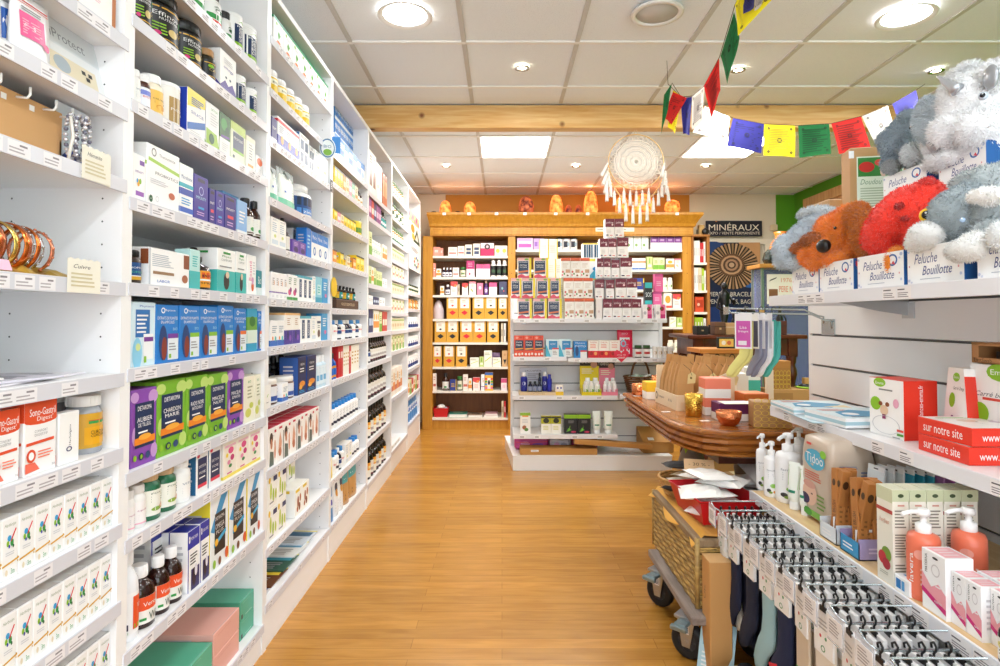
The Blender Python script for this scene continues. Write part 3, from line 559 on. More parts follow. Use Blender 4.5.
amw/amber/amber_oil_bottle/bottle/amber oil bottle, white label/1e0f0a,121214,f0efec/r 0 .7 1 1 e8e4dc;r .1 .3 .9 .5 b8b0b0;r 0 0 1 .12 5a2a3a
amo/amber/amber_oil_bottle/bottle/amber oil bottle, orange label/1e0f0a,121214,f0a830/r 0 0 1 .5 f4f0e6;r .2 .6 .8 .8 f8e0a0
gjar/jar/green_lid_jar/jar/white jar with green leaf label/ecebe0,5a7a4a,f0f2ea/e .5 .5 .35 .25 3f8a3a;r 0 .0 1 .2 2f6a4a;r 0 .85 1 1 b8862a
gjar2/jar/dark_lid_jar/jar/cream jar with dark label/f0ead8,3a4a3a,f0ead8/r .1 .3 .9 .7 3a5a3a
palex/box/pale_box/box/pale box with green band/ece6cc/r 0 .75 1 .88 8fae52;e .5 .42 .25 .15 c89a5a;l .2 .1 .8 .25 2 c8b898
palex2/box/pale_box/box/cream box with pink band/f4ece2/r 0 .2 1 .38 d87868;l .2 .5 .8 .8 3 b8a898
nwjr/jar/navy_label_jar/jar/white jar with navy label/f6f6f8,fbfbfb,f6f6f8/r 0 0 1 .45 1f3a7a;r 0 .45 .3 .8 1f3a7a;r .75 .45 1 .9 1f3a7a
pinkc/box/pink_carton/box/pink and yellow carton/e8a0b8/r 0 0 1 .4 f0d870;e .5 .7 .3 .15 d84a8a
yelc/box/yellow_carton/box/yellow carton with pink print/f4e0a0/e .5 .5 .3 .2 e86a8a
''')
BC = {}
def col(c, rough=.42): return M(c, rough)
def faceP(w, h, y, x0=None, z0=0):
    x0 = -w/2 if x0 is None else x0
    return lambda u, v, d: (x0+u*w, y-d, z0+v*h)
def cylP(r, z0, h, sy=1, off=0, span=2.2):
    def P(u, v, d):
        a = -PI/2+(u-.5)*span
        return ((r+d)*math.cos(a), (r+d)*math.sin(a)*sy, z0+v*h)
    P.curved = True
    return P
BOT = { # profile fractions: body list (r frac, z frac), cap list, label z0, z1
 'pill': ([(.94, 0), (1, .02), (1, .66), (.93, .74), (.74, .79), (.72, .81)], [(.8, .8), (.82, .81), (.82, .98), (.78, 1)], .1, .62),
 'pillc': ([(.94, 0), (1, .02), (1, .68), (.9, .76), (.78, .8), (.76, .82)], [(.88, .82), (.9, .83), (.9, .98), (.86, 1)], .1, .7),
 'jar': ([(.92, 0), (1, .03), (1, .7), (.95, .76), (.86, .78)], [(.93, .78), (.95, .79), (.95, .97), (.9, 1)], .08, .7),
 'can': ([(.97, 0), (1, .01), (1, .9), (.98, .91)], [(1.02, .905), (1.02, .985), (.98, 1)], .05, .88),
 'amber': ([(.93, 0), (1, .02), (1, .55), (.92, .65), (.6, .74), (.42, .78), (.4, .82)], [(.5, .8), (.52, .81), (.52, .99), (.48, 1)], .08, .52),
 'drop': ([(.92, 0), (1, .02), (1, .45), (.88, .55), (.45, .63), (.42, .68)], [(.5, .66), (.52, .67), (.52, .78), (.3, .79), (.28, .82), (.3, .93), (.2, 1)], .06, .44),
 'tubeb': ([(.92, 0), (1, .02), (1, .72), (.7, .78), (.6, .79)], [(.66, .78), (.68, .79), (.62, .99), (.58, 1)], .1, .68)}
def product(k, w, h, d, far=False):
    """-> list of (part name, mesh); one entry = single mesh"""
    key = (k, round(w, 3), round(h, 3), round(d, 3), far)
    if key in BC: return BC[key]
    base = k.split('@')[0]; args = k.split('@')[1:]
    kind, name, cat, desc, cols, art = STY[base]
    def sub(x):
        if not isinstance(x, str): return x
        for i, s in ((4, '$4'), (3, '$3'), (2, '$2'), (1, '$')):
            if s in x: x = x.replace(s, args[i-1].replace('_', ' ') if len(args) >= i else '')
        return x
    cols = [sub(c) for c in cols]; art = [tuple(sub(x) for x in p) for p in art]
    if kind == 'box':
        q = MB(); body = col(cols[0]); top = col(cols[1] if len(cols) > 1 else cols[0]); side = col(cols[2] if len(cols) > 2 else cols[0])
        c = min(.0015, w*.05)
        q.box(-w/2, w/2, -d/2, d/2, 0, h, body, c=c, mats=[body, side, body, side, top, body])
        q.art(art, faceP(w, h, -d/2))
        if not far:
            q.add([(-w/2+c, -d/2+.004, h+.0002), (w/2-c, -d/2+.004, h+.0002), (w/2-c, -d/2+.005, h+.0002), (-w/2+c, -d/2+.005, h+.0002)], [(0, 1, 2, 3)], M('a9a9ad'))
            lit = [p for p in art if p[0] in ('r', 'p')][:4]
            if len(cols) < 3 and lit:   # end panel carries the same bands
                q.art(lit, lambda u, v, e: (-w/2-e, d/2-u*d, v*h))
                q.art(lit, lambda u, v, e: (w/2+e, -d/2+u*d, v*h))
            else:
                q.art([('l', .2, .2, .8, .8, 6, M('c9c9cf'))], lambda u, v, e: (-w/2-e, d/2-u*d, v*h))
        res = [(name, q.mesh(name))]
    elif kind == 'pouch':
        q = MB(); n = 6; vs = []; th = min(d, .05)
        rows = [(0, 1), (.12, .96), (.5, .75), (.8, .3), (.9, .06), (1, .05)]
        for z, t in rows:
            for i in range(n+1):
                u = i/n; vs.append((-w/2+u*w, -th/2*t*(.35+.65*math.sin(PI*u)), z*h))
            for i in range(n+1):
                u = 1-i/n; vs.append((-w/2+u*w, th/2*t*(.35+.65*math.sin(PI*u)), z*h))
        m_ = 2*(n+1); fs = [(j*m_+i, j*m_+(i+1) % m_, (j+1)*m_+(i+1) % m_, (j+1)*m_+i) for j in range(len(rows)-1) for i in range(m_)]
        fs.append(tuple(range(m_))[::-1]); fs.append(tuple((len(rows)-1)*m_+i for i in range(m_)))
        q.add(vs, fs, M(cols[0], .3), True)
        def P(u, v, e):
            j = max(i for i in range(len(rows)-1) if rows[i][0] <= max(0, min(.999, v))); a, b_ = rows[j], rows[j+1]
            t = a[1]+(b_[1]-a[1])*(v-a[0])/(b_[0]-a[0])
            return (-w/2+u*w, -th/2*t*(.35+.65*math.sin(PI*min(1, max(0, u))))-e-.001, v*h)
        P.curved = True
        q.art(art, P)
        res = [(name, q.mesh(name))]
    else:
        bp, cp, l0, l1 = BOT[kind]; r = w/2; n = 12 if far else 20
        glass = kind in ('amber', 'drop')
        mb = M(cols[0], .12 if glass else .32) if kind != 'pillc' else M(cols[0], .12, 0, .35)
        q = MB(); q.lathe([(a*r, b_*h) for a, b_ in bp], mb, n)
        qc = q if far else MB(); qc.lathe([(a*r, b_*h) for a, b_ in cp], M(cols[1], .35), n)
        if not far and kind in ('pill', 'jar', 'pillc', 'amber'):
            z0, z1 = cp[1][1]*h+.001, cp[2][1]*h-.001; rc = cp[1][0]*r
            for i in range(24):
                a = 2*PI*i/24; c_, s_ = math.cos(a), math.sin(a); qc.box(-.0005, .0005, rc-.0004, rc+.0006, z0, z1, M(cols[1], .35), Matrix.Rotation(a, 4, 'Z'))
        ql = q if far else MB(); z0, z1 = l0*h, l1*h
        ql.lathe([(r+.0003, z0), (r+.0003, z1)], M(cols[2] if len(cols) > 2 else cols[0], .4), n, cap=False)
        ql.art(art, cylP(r+.0006 if n >= 20 else r+.001, z0, z1-z0), base=2)
        res = [(name, q.mesh(name))] if far else [('bottle_body', q.mesh('body')), ('cap', qc.mesh('cap')), ('label_wrap', ql.mesh('label_wrap'))]
    BC[key] = res; return res
COLN = {'8a4ab0': 'purple', '7ab82e': 'lime green', '5f8f2a': 'green'}
def describe(k):
    b_ = k.split('@')[0]; a = k.split('@')[1:]; d = STY[b_][3]
    if '$' in d: d = d.replace('$', COLN.get(a[0], a[0]))
    return d
def place(k, w, h, d, loc, rz, label, group=None, far=False, tilt=None):
    parts = product(k, w, h, d, far); name, cat = STY[k.split('@')[0]][1:3]
    if len(parts) == 1: o = link(parts[0][0], parts[0][1], None, loc, rz)
    else:
        o = empty(name, loc, rz)
        for n, me in parts: link(n, me, o)
    if tilt: o.rotation_euler = (tilt[0], tilt[1], rz)
    tag(o, label, cat, group); return o
def plural(s): return s
def emit_row(where, recs):
    """recs: dicts k,w,h,d,loc,rz,layer,back,far ; writes labels"""
    cnt = {}
    for r in recs: cnt.setdefault((describe(r['k']), r['layer'], r['back']), []).append(r)
    tot = {}
    for r in recs: tot[describe(r['k'])] = tot.get(describe(r['k']), 0)+1
    lay = {}
    for r in recs: lay.setdefault(describe(r['k']), set()).add(r['layer'])
    for (d, ly, bk), rs in cnt.items():
        for i, r in enumerate(rs):
            pre = ''
            nl = len(lay[d])
            if nl > 1: pre = {0: 'bottom', 1: 'second-layer' if nl > 2 else 'upper', 2: 'third-layer', 3: 'fourth-layer', 4: 'fifth-layer'}[ly]+' '
            if bk: pre += 'rear '
            lb = pre+d+(' '+(ORD[i+1]+' from left' if len(rs) > 1 else ''))+' '+where
            lb = ' '.join(lb.split())
            g = (d+' '+where) if tot[d] > 1 else None
            place(r['k'], r['w'], r['h'], r['d'], r['loc'], r['rz'], lb, g, r['far'], r.get('tilt'))
def Lrow(k, i, items, inset=.012, far=None, dd=None):
    """products on shelf i of left unit k; items 'style px0 px1 hpx [*n] [sN] [bN] [dN] [iN]'"""
    z = ZS[k][i]; where = "on %s unit's %s shelf" % (NAMEU[k-1], ORD[i+1]); recs = []
    far = (k >= 4) if far is None else far
    room = min([q for q in ZS[k] if q > z+.01]+[2.46])-.024-z-.006
    ya, yb = B0+BP*(k-2)+.019, B0+BP*(k-1)-.019
    for it in items.split('|'):
        t = it.split(); st, a, b_, hp = t[0], float(t[1]), float(t[2]), float(t[3])
        n = 1; s_ = 1; bk = 0; dp = dd; ins = inset; gap = .0012; yaw = 0; nf = 1
        for o in t[4:]:
            if o[0] == '*': n = int(o[1:])
            elif o[0] == 's': s_ = int(o[1:])
            elif o[0] == 'b': bk = int(o[1:])
            elif o[0] == 'd': dp = float(o[1:])
            elif o[0] == 'i': ins = float(o[1:])
            elif o[0] == 'r': yaw = R(float(o[1:]))
        X = LX-ins
        y0, y1 = Yon(a, z, X), Yon(b_, z, X); h = min(hp*y0/F, room/s_-.001)
        y0, y1 = max(y0, ya), min(y1, yb)
        styles = st.split(','); W = (y1-y0)/n
        for q in range(n):
            k_ = styles[q % len(styles)]; kind = STY[k_.split('@')[0]][0]
            w = W-gap
            if kind in ('box', 'pouch'): dpt = dp or min(.13, max(.045, w*.8))
            else: dpt = w
            for ly in range(s_):
                for bb in range(bk+1):
                    x = X-dpt/2-bb*(dpt+.002)
                    if x-dpt/2 < LX-DEP+.002: continue
                    recs.append(dict(k=k_, w=w, h=h, d=dpt, loc=(x, y0+W*(q+.5), z+.0004+ly*(h+.0008)), rz=PI/2+yaw, layer=ly, back=bb, far=far))
    emit_row(where, recs)
# ---- nearest unit
Lrow(1, 0, 'coppc 78 116 60 d.09')
Lrow(1, 1, 'yelbag -30 6 66 d.03|blubag 6 20 64 d.03 i.03|zip 17 55 66 d.03')
Lrow(1, 5, 'gast -12 19 76 d.05|gast 23 56 75 d.05|bigjar 56 80 62 i.1|wgjar 80 90 36 i.06|ywjar 87 112 58 i.02|plainw 58 79 52 d.025')
Lrow(1, 6, 'herb -18 117 64 *9 b2 d.08')
Lrow(1, 7, 'herb -20 117 66 *9 b2 d.08')
Lrow(1, 8, 'herb -22 117 68 *9 b1 d.08')
# ---- second unit
Lrow(2, 0, 'gtin 192 211 34|wgtube 212 227 40|wgtube 227 235 36 i.03|canis 236 246 38|canis 247 262 40')
Lrow(2, 1, 'blkjar 138.5 158 56|blkjar 158 189 58|blkjar 188 209 48|dkbot 209 219 34|purpbx 220 236 42|canis 238 250 32|canis 251 260 28')
Lrow(2, 2, 'wpill 135.5 143 36|lilbt 143.5 154 36|yelpl 154 168 43|beigj 168.5 186 44|ybbox 187 205 48|gwbox 206 219 45|gdbox 219.5 230 42|olbox 230.5 245 40|tallcr 246 255 34|orsm 256 263 20')
Lrow(2, 3, 'wpbox 133 145 47|probio 146 179 62|bwbox 179.5 193 52|pnbox 193.5 208 46|pnbox2 209 215 36|pnbox 215.5 224 36|pnbox2 224.5 236 35|pbbox 237 247 34|ambs 249 256 40|ambs 257 264 39|lbbox 222 250 46 i.1 d.1')
Lrow(2, 4, 'nvlab 132 146 34|whbr 148 189 38|tealb 190 200 40|drop 200.5 216 44|wteal 217 235 44|wteal 236 246 42|wpink 247 256 40|tealsm 257 264 25')
Lrow(2, 5, 'phlit 131 155 66 b1|phyto@7a3aa0 155.5 178 60 b1|phyto@8cc83a 179 217 56 *2 b1|phyto@8cc83a 217.5 233 51 b1|phyto@f07a3a 233.5 246 46 b1|phygr 247 257 44|phyto@f07a3a 257.5 264 40')
Lrow(2, 6, 'tea@8a4ab0@c79ad8@AUBIER@DE_TILLEUL 130.5 156 78 b2 d.07|tea@7ab82e@c2e07a@CHARDON@MARIE 156.5 185 76 b2 d.07|tea@7ab82e@c2e07a@RADIS_NOIR@ARTICHAUT 185.5 207 69 b2 d.07|tea@7ab82e@c2e07a@MINCEUR@NUIT 207.5 227 63 b2 d.07|tea@8a4ab0@c79ad8@MINCEUR@ELIMINATION 227.5 243 59 b1 d.07|paleb 244 254 46 b1|paleb 254.5 264 44 b1')
Lrow(2, 7, 'wpill2 129.5 137 42|wpill2 138 150 42|grpl 150.5 166 50|grpl 167 181 45|wpill 182 195 42|nvpk 196 208 44|nvpk 209 221 43|pkfl 223 264 44 *3')
Lrow(2, 8, 'wbig 129.5 143 92|ambr 144 161 60|ambr 161.5 174 56|ambr 174.5 186 54|blubx 187 199 60 b1|blubx 199.5 209 58 b1|nvcy 210 228 74|nvcy 229 246 68|nvcy 247.5 262 62|blubx 150 184 84 *2 i.085')
Lrow(2, 9, 'orbx 134 160 44 d.15|nvsm 161 176 40 d.15|mint1 177 212 23 s2 d.2|pink1 213 239 23 s2 d.22|mint1 240 261 19 s2 i.03 d.18')
# ---- third unit
Lrow(3, 0, 'gwstr 273.5 328 29 *7')
Lrow(3, 1, 'ywtin 272 312 26 *5')
Lrow(3, 2, 'nvpl 271.5 277 26|rwbx 277.5 299 31 *3|gridb 299.5 309 32|gridb 309.5 314 26|palw 314.5 328 26 *2')
Lrow(3, 3, 'gbag 271.5 281 36 d.05|gbag 282 298 40 d.05|wnpl 303 317 34')
Lrow(3, 4, 'palw 271 286 30 *2|spic 286.5 292 34|purpb 292.5 306 14 *2|palw 292.5 306 30 *2 i.08|bluep 306.5 311 30|bluns 311.5 328 28 *3')
Lrow(3, 5, 'wsml 271 287 27 *4|wgrn 287.5 297.5 26 *2|wnav 298 312 26 *3|palw 312.5 315.5 26|cyanb 316 322 26|cyand 322.5 328 25')
Lrow(3, 6, 'whbott 270.5 284 26 *2|wpur 284.5 300 32 *2|wnav 300.5 311 27 *2|palw 311.5 316 25|wkraf 316.5 321 25|cyand 321.5 328 27')
Lrow(3, 7, 'brjar 270.5 281.5 26|whbott 282 288 18|brjar 288.5 297 22|spic 271 294 40 *3 i.1|navbx 298 306 38|navbx 307 316 36|ltblu 317 328 32 *3')
Lrow(3, 8, 'redtp,redt2 268.5 319 38 *8 b1 d.07')
Lrow(3, 9, 'gcart 267.5 286 36 *2 s2 d.06|hzcar 295 309 28 *2 d.06|gcart 287 295 28 s2 i.07 d.06')
# ---- fourth unit
Lrow(4, 0, 'bluwh,blust 334.5 364.5 24 *7 i.02|blust,blust 334.5 364.5 25 *7 s4 i.095')
Lrow(4, 1, 'c1 334.5 343 19 *3|c2 343.2 346 18|c3 346 349 18|c4 349 352 18|c5 352 355 17|c3 355 358 17|c7 358.3 363.5 16 *2')
Lrow(4, 2, 'c1,c4,c3,c1 334 350 12 *5|c1 350.2 356 11 *2|c9 358.5 364 15')
Lrow(4, 3, 'c2,c8,c1,c8,c3,c8 333 356 13 *7|c1 356.2 364 15 *2')
Lrow(4, 5, 'd2,d1,d2,d1,d1 335 363 20 *8')
Lrow(4, 6, 'd5 331.5 337.5 26 *2|d3 338 343 32 *2|d4 343.2 349 30 *3|d3 349.2 351 28|d4 351.2 359 28 *3')
Lrow(4, 7, 'bcap 331.5 359 24 *9')
Lrow(4, 8, 'ypou 330 334 36 d.04|d2,bcap,d1 334.5 345 22 *4|palw 345.5 352 20 *2|bcap 352.5 360 18 *3')
Lrow(4, 9, 'bpou 330 335 34 d.04|wpou 335.5 345 50 *2 d.04|kpou 345.5 351 44 d.05|kpou 351.5 359 42 d.05')
# ---- fifth unit
Lrow(5, 0, 'tallb 369 376 44 *2|palw 376.5 382 38 *2|tallr 382.5 387 33 *2')
Lrow(5, 1, 'mixp,mixr,mixb,mixp 369 381 22 *5|mixk 381.5 387 20 *3')
Lrow(5, 2, 'mixg 369 372 24|mixw 372.5 382 18 *4|mixo 382.5 387 17 *2')
Lrow(5, 3, 'mixg,mixo 369 376 18 *3|mixg 376.5 382 15 *3|flatw 382.5 387 9 *2')
Lrow(5, 4, 'flatw 369 373 9 *2|mixb 373.5 379 8 *3|flatw 379.5 385 8 *2')
Lrow(5, 5, 'mixb 369 373 26 *2|mixo 373.5 379 22 *3|mixg 379.5 382 20|mixr 382.5 387 20 *2')
Lrow(5, 6, 'd1 369 371.5 22|amw 372 387 25 *7')
Lrow(5, 7, 'amw 369 387 30 *6 b1')
Lrow(5, 8, 'amo,amw 369 387 31 *7 b1')
Lrow(5, 9, 'amo,amw 369 387 32 *7 b1')
# ---- sixth unit
Lrow(6, 0, 'gjar 391 404 15 *7'); Lrow(6, 1, 'gjar,gjar2 391 404 15 *7'); Lrow(6, 2, 'gjar 391 404 15 *7')
Lrow(6, 3, 'palex 391 404 13 *8'); Lrow(6, 4, 'palex,palex2 391 404 13 *8'); Lrow(6, 5, 'palex 391 404 12 *8'); Lrow(6, 6, 'palex2,palex 391 404 14 *8')
Lrow(6, 7, 'palex 391 404 13 *8'); Lrow(6, 8, 'palex,mixg 391 404 16 *8'); Lrow(6, 9, 'palex2,mixo 391 402 28 *6 '); Lrow(6, 10, 'flatw 391 400 4 *3')
# ---- farthest unit
Lrow(7, 0, 'pinkc,yelc 408 419 14 *6'); Lrow(7, 1, 'gjar2 407.5 419 9 *7'); Lrow(7, 2, 'gjar,c2 407.5 419 10 *7')
Lrow(7, 3, 'nwjr 407.5 419 12 *6'); Lrow(7, 4, 'nwjr 407.5 419 11 *6'); Lrow(7, 5, 'nwjr 407.5 419 12 *6'); Lrow(7, 6, 'mixo,mixg,mixr 407.5 419 15 *6'); Lrow(7, 7, 'bpou 407.5 419 22 *6 d.06')
# ================================================================== BACK CABINET
sty('''
gbag2/box/loose_tea_bag/bag/golden tea bag with black mark/dba233/r .14 .5 .88 1 f6eee0;p .5 .4 .78 .3 .62 .22 .5 .18 .38 .22 .22 .3 black;e .5 .62 .1 .04 black;l .3 .75 .7 .9 2 b8a890
gbagr/box/loose_tea_bag/bag/golden tea bag with red mark/dba233/r .14 .5 .88 1 f6eee4;p .5 .4 .78 .3 .62 .22 .5 .18 .38 .22 .22 .3 red;e .5 .62 .1 .04 red;l .3 .75 .7 .9 2 b8a890
sal/box/small_care_box/box/salmon box/f4a090/l .2 .4 .8 .7 2 white
wrd/box/small_care_box/box/white box with red-brown print/f6ece4/r .1 .25 .9 .4 c8685a;l .2 .6 .8 .85 2 c8a090
wnv/box/small_care_box/box/cream box with navy squares/f4ead8/r .15 .15 .85 .7 3a4a6a;r 0 .4 1 .48 f4ead8
magb/box/magenta_care_box/box/magenta box with black disc/d81a5a/r 0 .6 1 1 f8e8ee;e .5 .72 .22 .22 2a2a2a;e .5 .72 .1 .1 e8c0c8
wyg/box/small_care_box/box/white box with yellow flower/f6f0dc/e .5 .5 .3 .2 d8d84a;l .2 .1 .8 .3 2 c8b890
dwh/amber/dark_white_cap_bottle/bottle/dark bottle with white cap and label/2a1a30,f4f4f6,f0eef4/r .2 .3 .8 .6 5a4a6a
kgr/jar/green_lid_jar/jar/black jar with pale label and green lid/1a2a1a,3a7a3a,e8e8d0/r .2 .3 .8 .6 6a8a5a
mgw/box/magenta_care_box/box/large white box with magenta top/f8e8ee/r 0 .5 1 1 b0286a;l .2 .6 .8 .9 3 e890b0;e .4 .2 .12 .08 e04a5a
pkw/box/small_care_box/box/white box with pink top/f8eaf0/r 0 .65 1 1 d8588a;l .2 .2 .8 .5 3 e8b0c8
cone/tubeb/white_conical_bottle/bottle/white bottle with black label/f6f2ec,f6f2ec,1a1a1c/r .2 .3 .8 .6 3a5a3a
ppb/amber/purple_bottle/bottle/purple bottle with beige cap/4a2a6a,c8b090,7a4aa0/e .5 .5 .3 .3 f4e8f0
rdw/box/small_care_box/box/white box with red and orange top/f8ece8/p 0 .7 .5 .6 1 .75 1 1 0 1 e04a4a;e .7 .7 .2 .1 f08a4a;l .2 .2 .8 .5 3 e8b8b0
crf/box/small_care_box/box/cream box with flower sprig/f6e8dc/r 0 .85 1 1 f08a9a;e .35 .4 .1 .08 c8b030;e .5 .3 .06 .08 6a8a3a;l .3 .6 .7 .8 3 c0a8a0
pnk/box/small_care_box/box/plain pink box/f08aa8/e .5 .6 .22 .14 f8e4ec
slt/box/small_care_box/box/dark slate box/4a4a68/e .4 .5 .12 .1 8ac0c0;e .6 .3 .08 .06 e05a6a
grbx/box/small_care_box/box/white box with green twigs/f6f6e8/p .1 .3 .9 .6 .9 .66 .1 .36 c6d84a;l .1 .7 .8 .9 2 a8b088
limb/box/small_care_box/box/lime striped slim box/c8dc8a/r .2 .2 .8 .4 f4f8e0;r .4 .5 .6 .9 7ab03a
kbik/box/kraft_box/box/kraft box with black triangle/d8b080/p .2 .45 .8 .45 .5 .15 black;e .5 .75 .2 .08 c89a6a
rain/box/striped_box/box/rainbow striped box/f0b840/r 0 .85 1 1 3a6ab8;r 0 .6 1 .7 e04a3a;r 0 .45 1 .55 5ab04a;r 0 .3 1 .4 3a9ad8;r 0 .1 1 .2 e86a9a;r .3 .1 .7 .7 f4f0e4;e .5 .45 .14 .14 black
purw/box/purple_white_box/box/white box with purple top/f6f2f8/r 0 .55 1 1 7a3a8a;l .2 .65 .8 .85 2 e0b8e8;l .2 .2 .8 .4 2 c8b0d0
grw/box/green_white_box/box/pale box with green leaf/eef0e8/r .1 .1 .9 .9 f8f8f4;e .4 .35 .2 .12 8ab06a;l .2 .6 .8 .85 3 b8b8a8;r 0 0 .08 1 7a9a7a
obw/box/orange_blue_box/box/white box with orange and blue bands/f6f4f0/r 0 .6 1 .75 e08a4a;r 0 0 1 .15 3a6ab0;l .2 .3 .8 .5 2 a8b8d0
wtin/can/black_white_tin/tin/white tin with black label/e8e6e4,1a1a1c,e8e6e4/r .1 .2 .6 .8 1c2030;e .7 .5 .15 .2 9ab0c0
pkbx/box/pink_printed_box/box/wide pink-violet printed box/f0c8e0/r .1 .2 .9 .5 d05ab0;r .1 .75 .9 .9 e8a0d0;e .8 .6 .1 .1 f8f0f8
vlb/box/violet_box/box/violet slim box/c8a8dc/r .2 .3 .8 .7 9a6ac0
navb/box/blue_box/box/deep blue box with gold print/2a3a8a/l .2 .3 .8 .7 3 d8b04a;r .9 0 1 1 e8c83a
cjar/pill/cream_bottle/bottle/cream bottle with green leaf/f4f0e0,f4f0e0,f4f0e0/e .5 .4 .3 .2 6aa04a
orgw/box/orange_white_box/box/white box with orange fruit/f8f0e4/e .5 .55 .35 .25 f0a03a;r 0 0 1 .15 e0584a
bspw/box/paperback_book/book/white book/f2efe8/l .3 .1 .7 .9 1 grey
bspr/box/paperback_book/book/red book/cc2a30/l .3 .1 .7 .9 1 white
bspc/box/paperback_book/book/cream book/e4d4b4/l .3 .1 .7 .9 1 brown
bspg/box/paperback_book/book/lime green book/a6c82e/l .3 .1 .7 .9 1 white
orbk/box/orange_box/box/orange-red box with label/d8502a/r .2 .3 .9 .8 b03a1a;e .4 .5 .15 .1 f0c0a0
''')
def Frow(items, Y, z, where, far=True, dd=None, maxh=9, rz=0):
    recs = []
    for it in items.split('|'):
        t = it.split(); st, a, b_, hp = t[0], float(t[1]), float(t[2]), float(t[3]); n = s_ = 1; bk = 0; dp = dd; Yo = 0; zo = 0; tilt = None; ly0 = 0
        for o in t[4:]:
            if o[0] == '*': n = int(o[1:])
            elif o[0] == 's': s_ = int(o[1:])
            elif o[0] == 'b': bk = int(o[1:])
            elif o[0] == 'd': dp = float(o[1:])
            elif o[0] == 'i': Yo = float(o[1:])
            elif o[0] == 'z': zo = float(o[1:])
            elif o[0] == 'L': ly0 = int(o[1:])
            elif o[0] == 'T': tilt = (0, R(float(o[1:])))
        y = Y+.01+Yo; x0, x1 = atY(a, 319, y).x, atY(b_, 319, y).x; h = min(hp*y/F, maxh); W = (x1-x0)/n
        styles = st.split(',')
        for q in range(n):
            k_ = styles[q % len(styles)]; kind = STY[k_.split('@')[0]][0]; w = W-.002
            d = (dp or min(.12, max(.04, w*.7))) if kind in ('box', 'pouch') else w
            for ly in range(s_):
                for bb in range(bk+1):
                    recs.append(dict(k=k_, w=w, h=h, d=d, loc=(x0+W*(q+.5), y+d/2+bb*(d+.003), z+.0005+zo+ly*(h+.001)), rz=rz, layer=ly+ly0, back=bb, far=far, tilt=tilt))
    emit_row(where, recs)
YC = 6.45; YB = 6.83
o = empty('display_cabinet', (1.0, YC+.19, 0), 0, 'tall golden wooden display cabinet with carved crown along the back wall', 'cabinet')
T = Matrix.Translation((-1.0, -YC-.19, 0))
cx = lambda px, y=YC: atY(px, 319, y).x
cz = lambda py, y=YC: atY(502, py, y).z
zc0, zc1 = cz(236), cz(217.3)
for a, b_ in ((422.5, 432.5), (508, 515.5), (683, 692)):
    q = MB(); q.box(cx(a), cx(b_), YC, YB if a > 600 or a < 430 else YC+.36, 0, zc0, ochre, T, c=.004)
    xx = (cx(a)+cx(b_))/2
    if a > 430:
        for i in range(7): q.lathe([(.006, 0), (.006, .001)], M('8a5a1a'), 8, T @ Matrix.Translation((xx, YC, .6+i*.22)) @ Matrix.Rotation(R(90), 4, 'X'))
    q.build('post', o)
q = MB(); q.box(cx(422.5), cx(692), YB, YB+.02, 0, zc0, wood('cabinet_back', '7a4a20', '8f5a2a', (8, 8, 1), .5), T); q.build('back_panel', o)
q = MB()       # crown: stepped moulding swept along the front
x0, x1 = cx(430), cx(693.5)
prof = [(0, zc0-.0), (0, zc0+.09), (-.02, zc0+.1), (-.03, zc0+.13), (-.06, zc0+.17), (-.1, zc1+.01), (-.1, zc1+.035), (.38, zc1+.035), (.38, zc0)]
n = len(prof); vs = []
for e, xe in ((-1, x0), (1, x1)):
    for y, z in prof: vs.append((xe+e*max(0, -y)*(.25 if e < 0 else .8), YC-.02+y, z))
q.add(vs, [tuple(range(n)), tuple(range(n, 2*n))[::-1]]+[(i, n+i, n+(i+1) % n, (i+1) % n) for i in range(n)], ochre, False, T)
q.box(x0+.02, x1-.02, YC-.028, YC-.02, zc0+.012, zc0+.06, ochre, T, c=.003); q.build('crown', o)
CT = zc1+.035
q = MB(); q.box(cx(432.5), cx(683), YC+.03, YC+.05, 0, cz(419.5), ochre, T); q.build('plinth', o)
CZ = [cz(y) for y in (255.8, 277, 295, 319, 342.5, 367, 391, 418)]
CZR = [cz(y) for y in (249.5, 269.5, 289.5, 308, 327, 350.5, 391, 418)]
for zz, (a, b_) in [(z, (432.5, 508)) for z in CZ]+[(z, (515.5, 683)) for z in CZR]:
    q = MB(); q.box(cx(a), cx(b_), YC+.012, YB-.002, zz-.024, zz, M('efeade', .5), T); q.build('shelf', o)
    q = MB()
W8 = ["on cabinet's left column, %s shelf" % ORD[i+1] for i in range(8)]
CF = YC+.02
Frow('sal 433 440 9 |sal 440 443 8|wrd 448 457 9|wrd 457.5 464.5 10|wnv 465 472 11.5|wnv 473 480 12.5|magb 480.5 494 13|wyg 494.5 507.5 10.5 *2', CF, CZ[0], W8[0])
Frow('sal 433 435.5 14|mixo 436 441 8.5|dwh 442 452 9.5 *3|wrd 452.5 459 9.5|kgr 460 465.5 10|mgw 466.3 474.5 16.5|pkw 476 490 13 *2|cone 490.5 507.5 17 *3', CF, CZ[1], W8[1])
Frow('mixo 440 444 9|dwh 445 450 10.5|rdw 450.5 457.5 13.5|bspc 458 459.5 11|rdw 462 468 12|crf 469 476 13.5|pnk 477 483 12|ppb 484 488 15|pkw 489 497 12.5|slt 499 507 13.5', CF, CZ[2], W8[2])
Frow('gbagr 446.5 470.5 21.5 *2 d.1|gbag2 472.5 497 21.5 *2 d.1|gbag2 498 507.5 21 d.1', CF, CZ[3], W8[3])
Frow('gbag2 434.5 458.5 21 *2 d.1|gbagr 460 486 21 *2 d.1|gbag2 487 499 21 d.1|bspc 501 503 19|bspw 503.5 506 19', CF, CZ[4], W8[4])
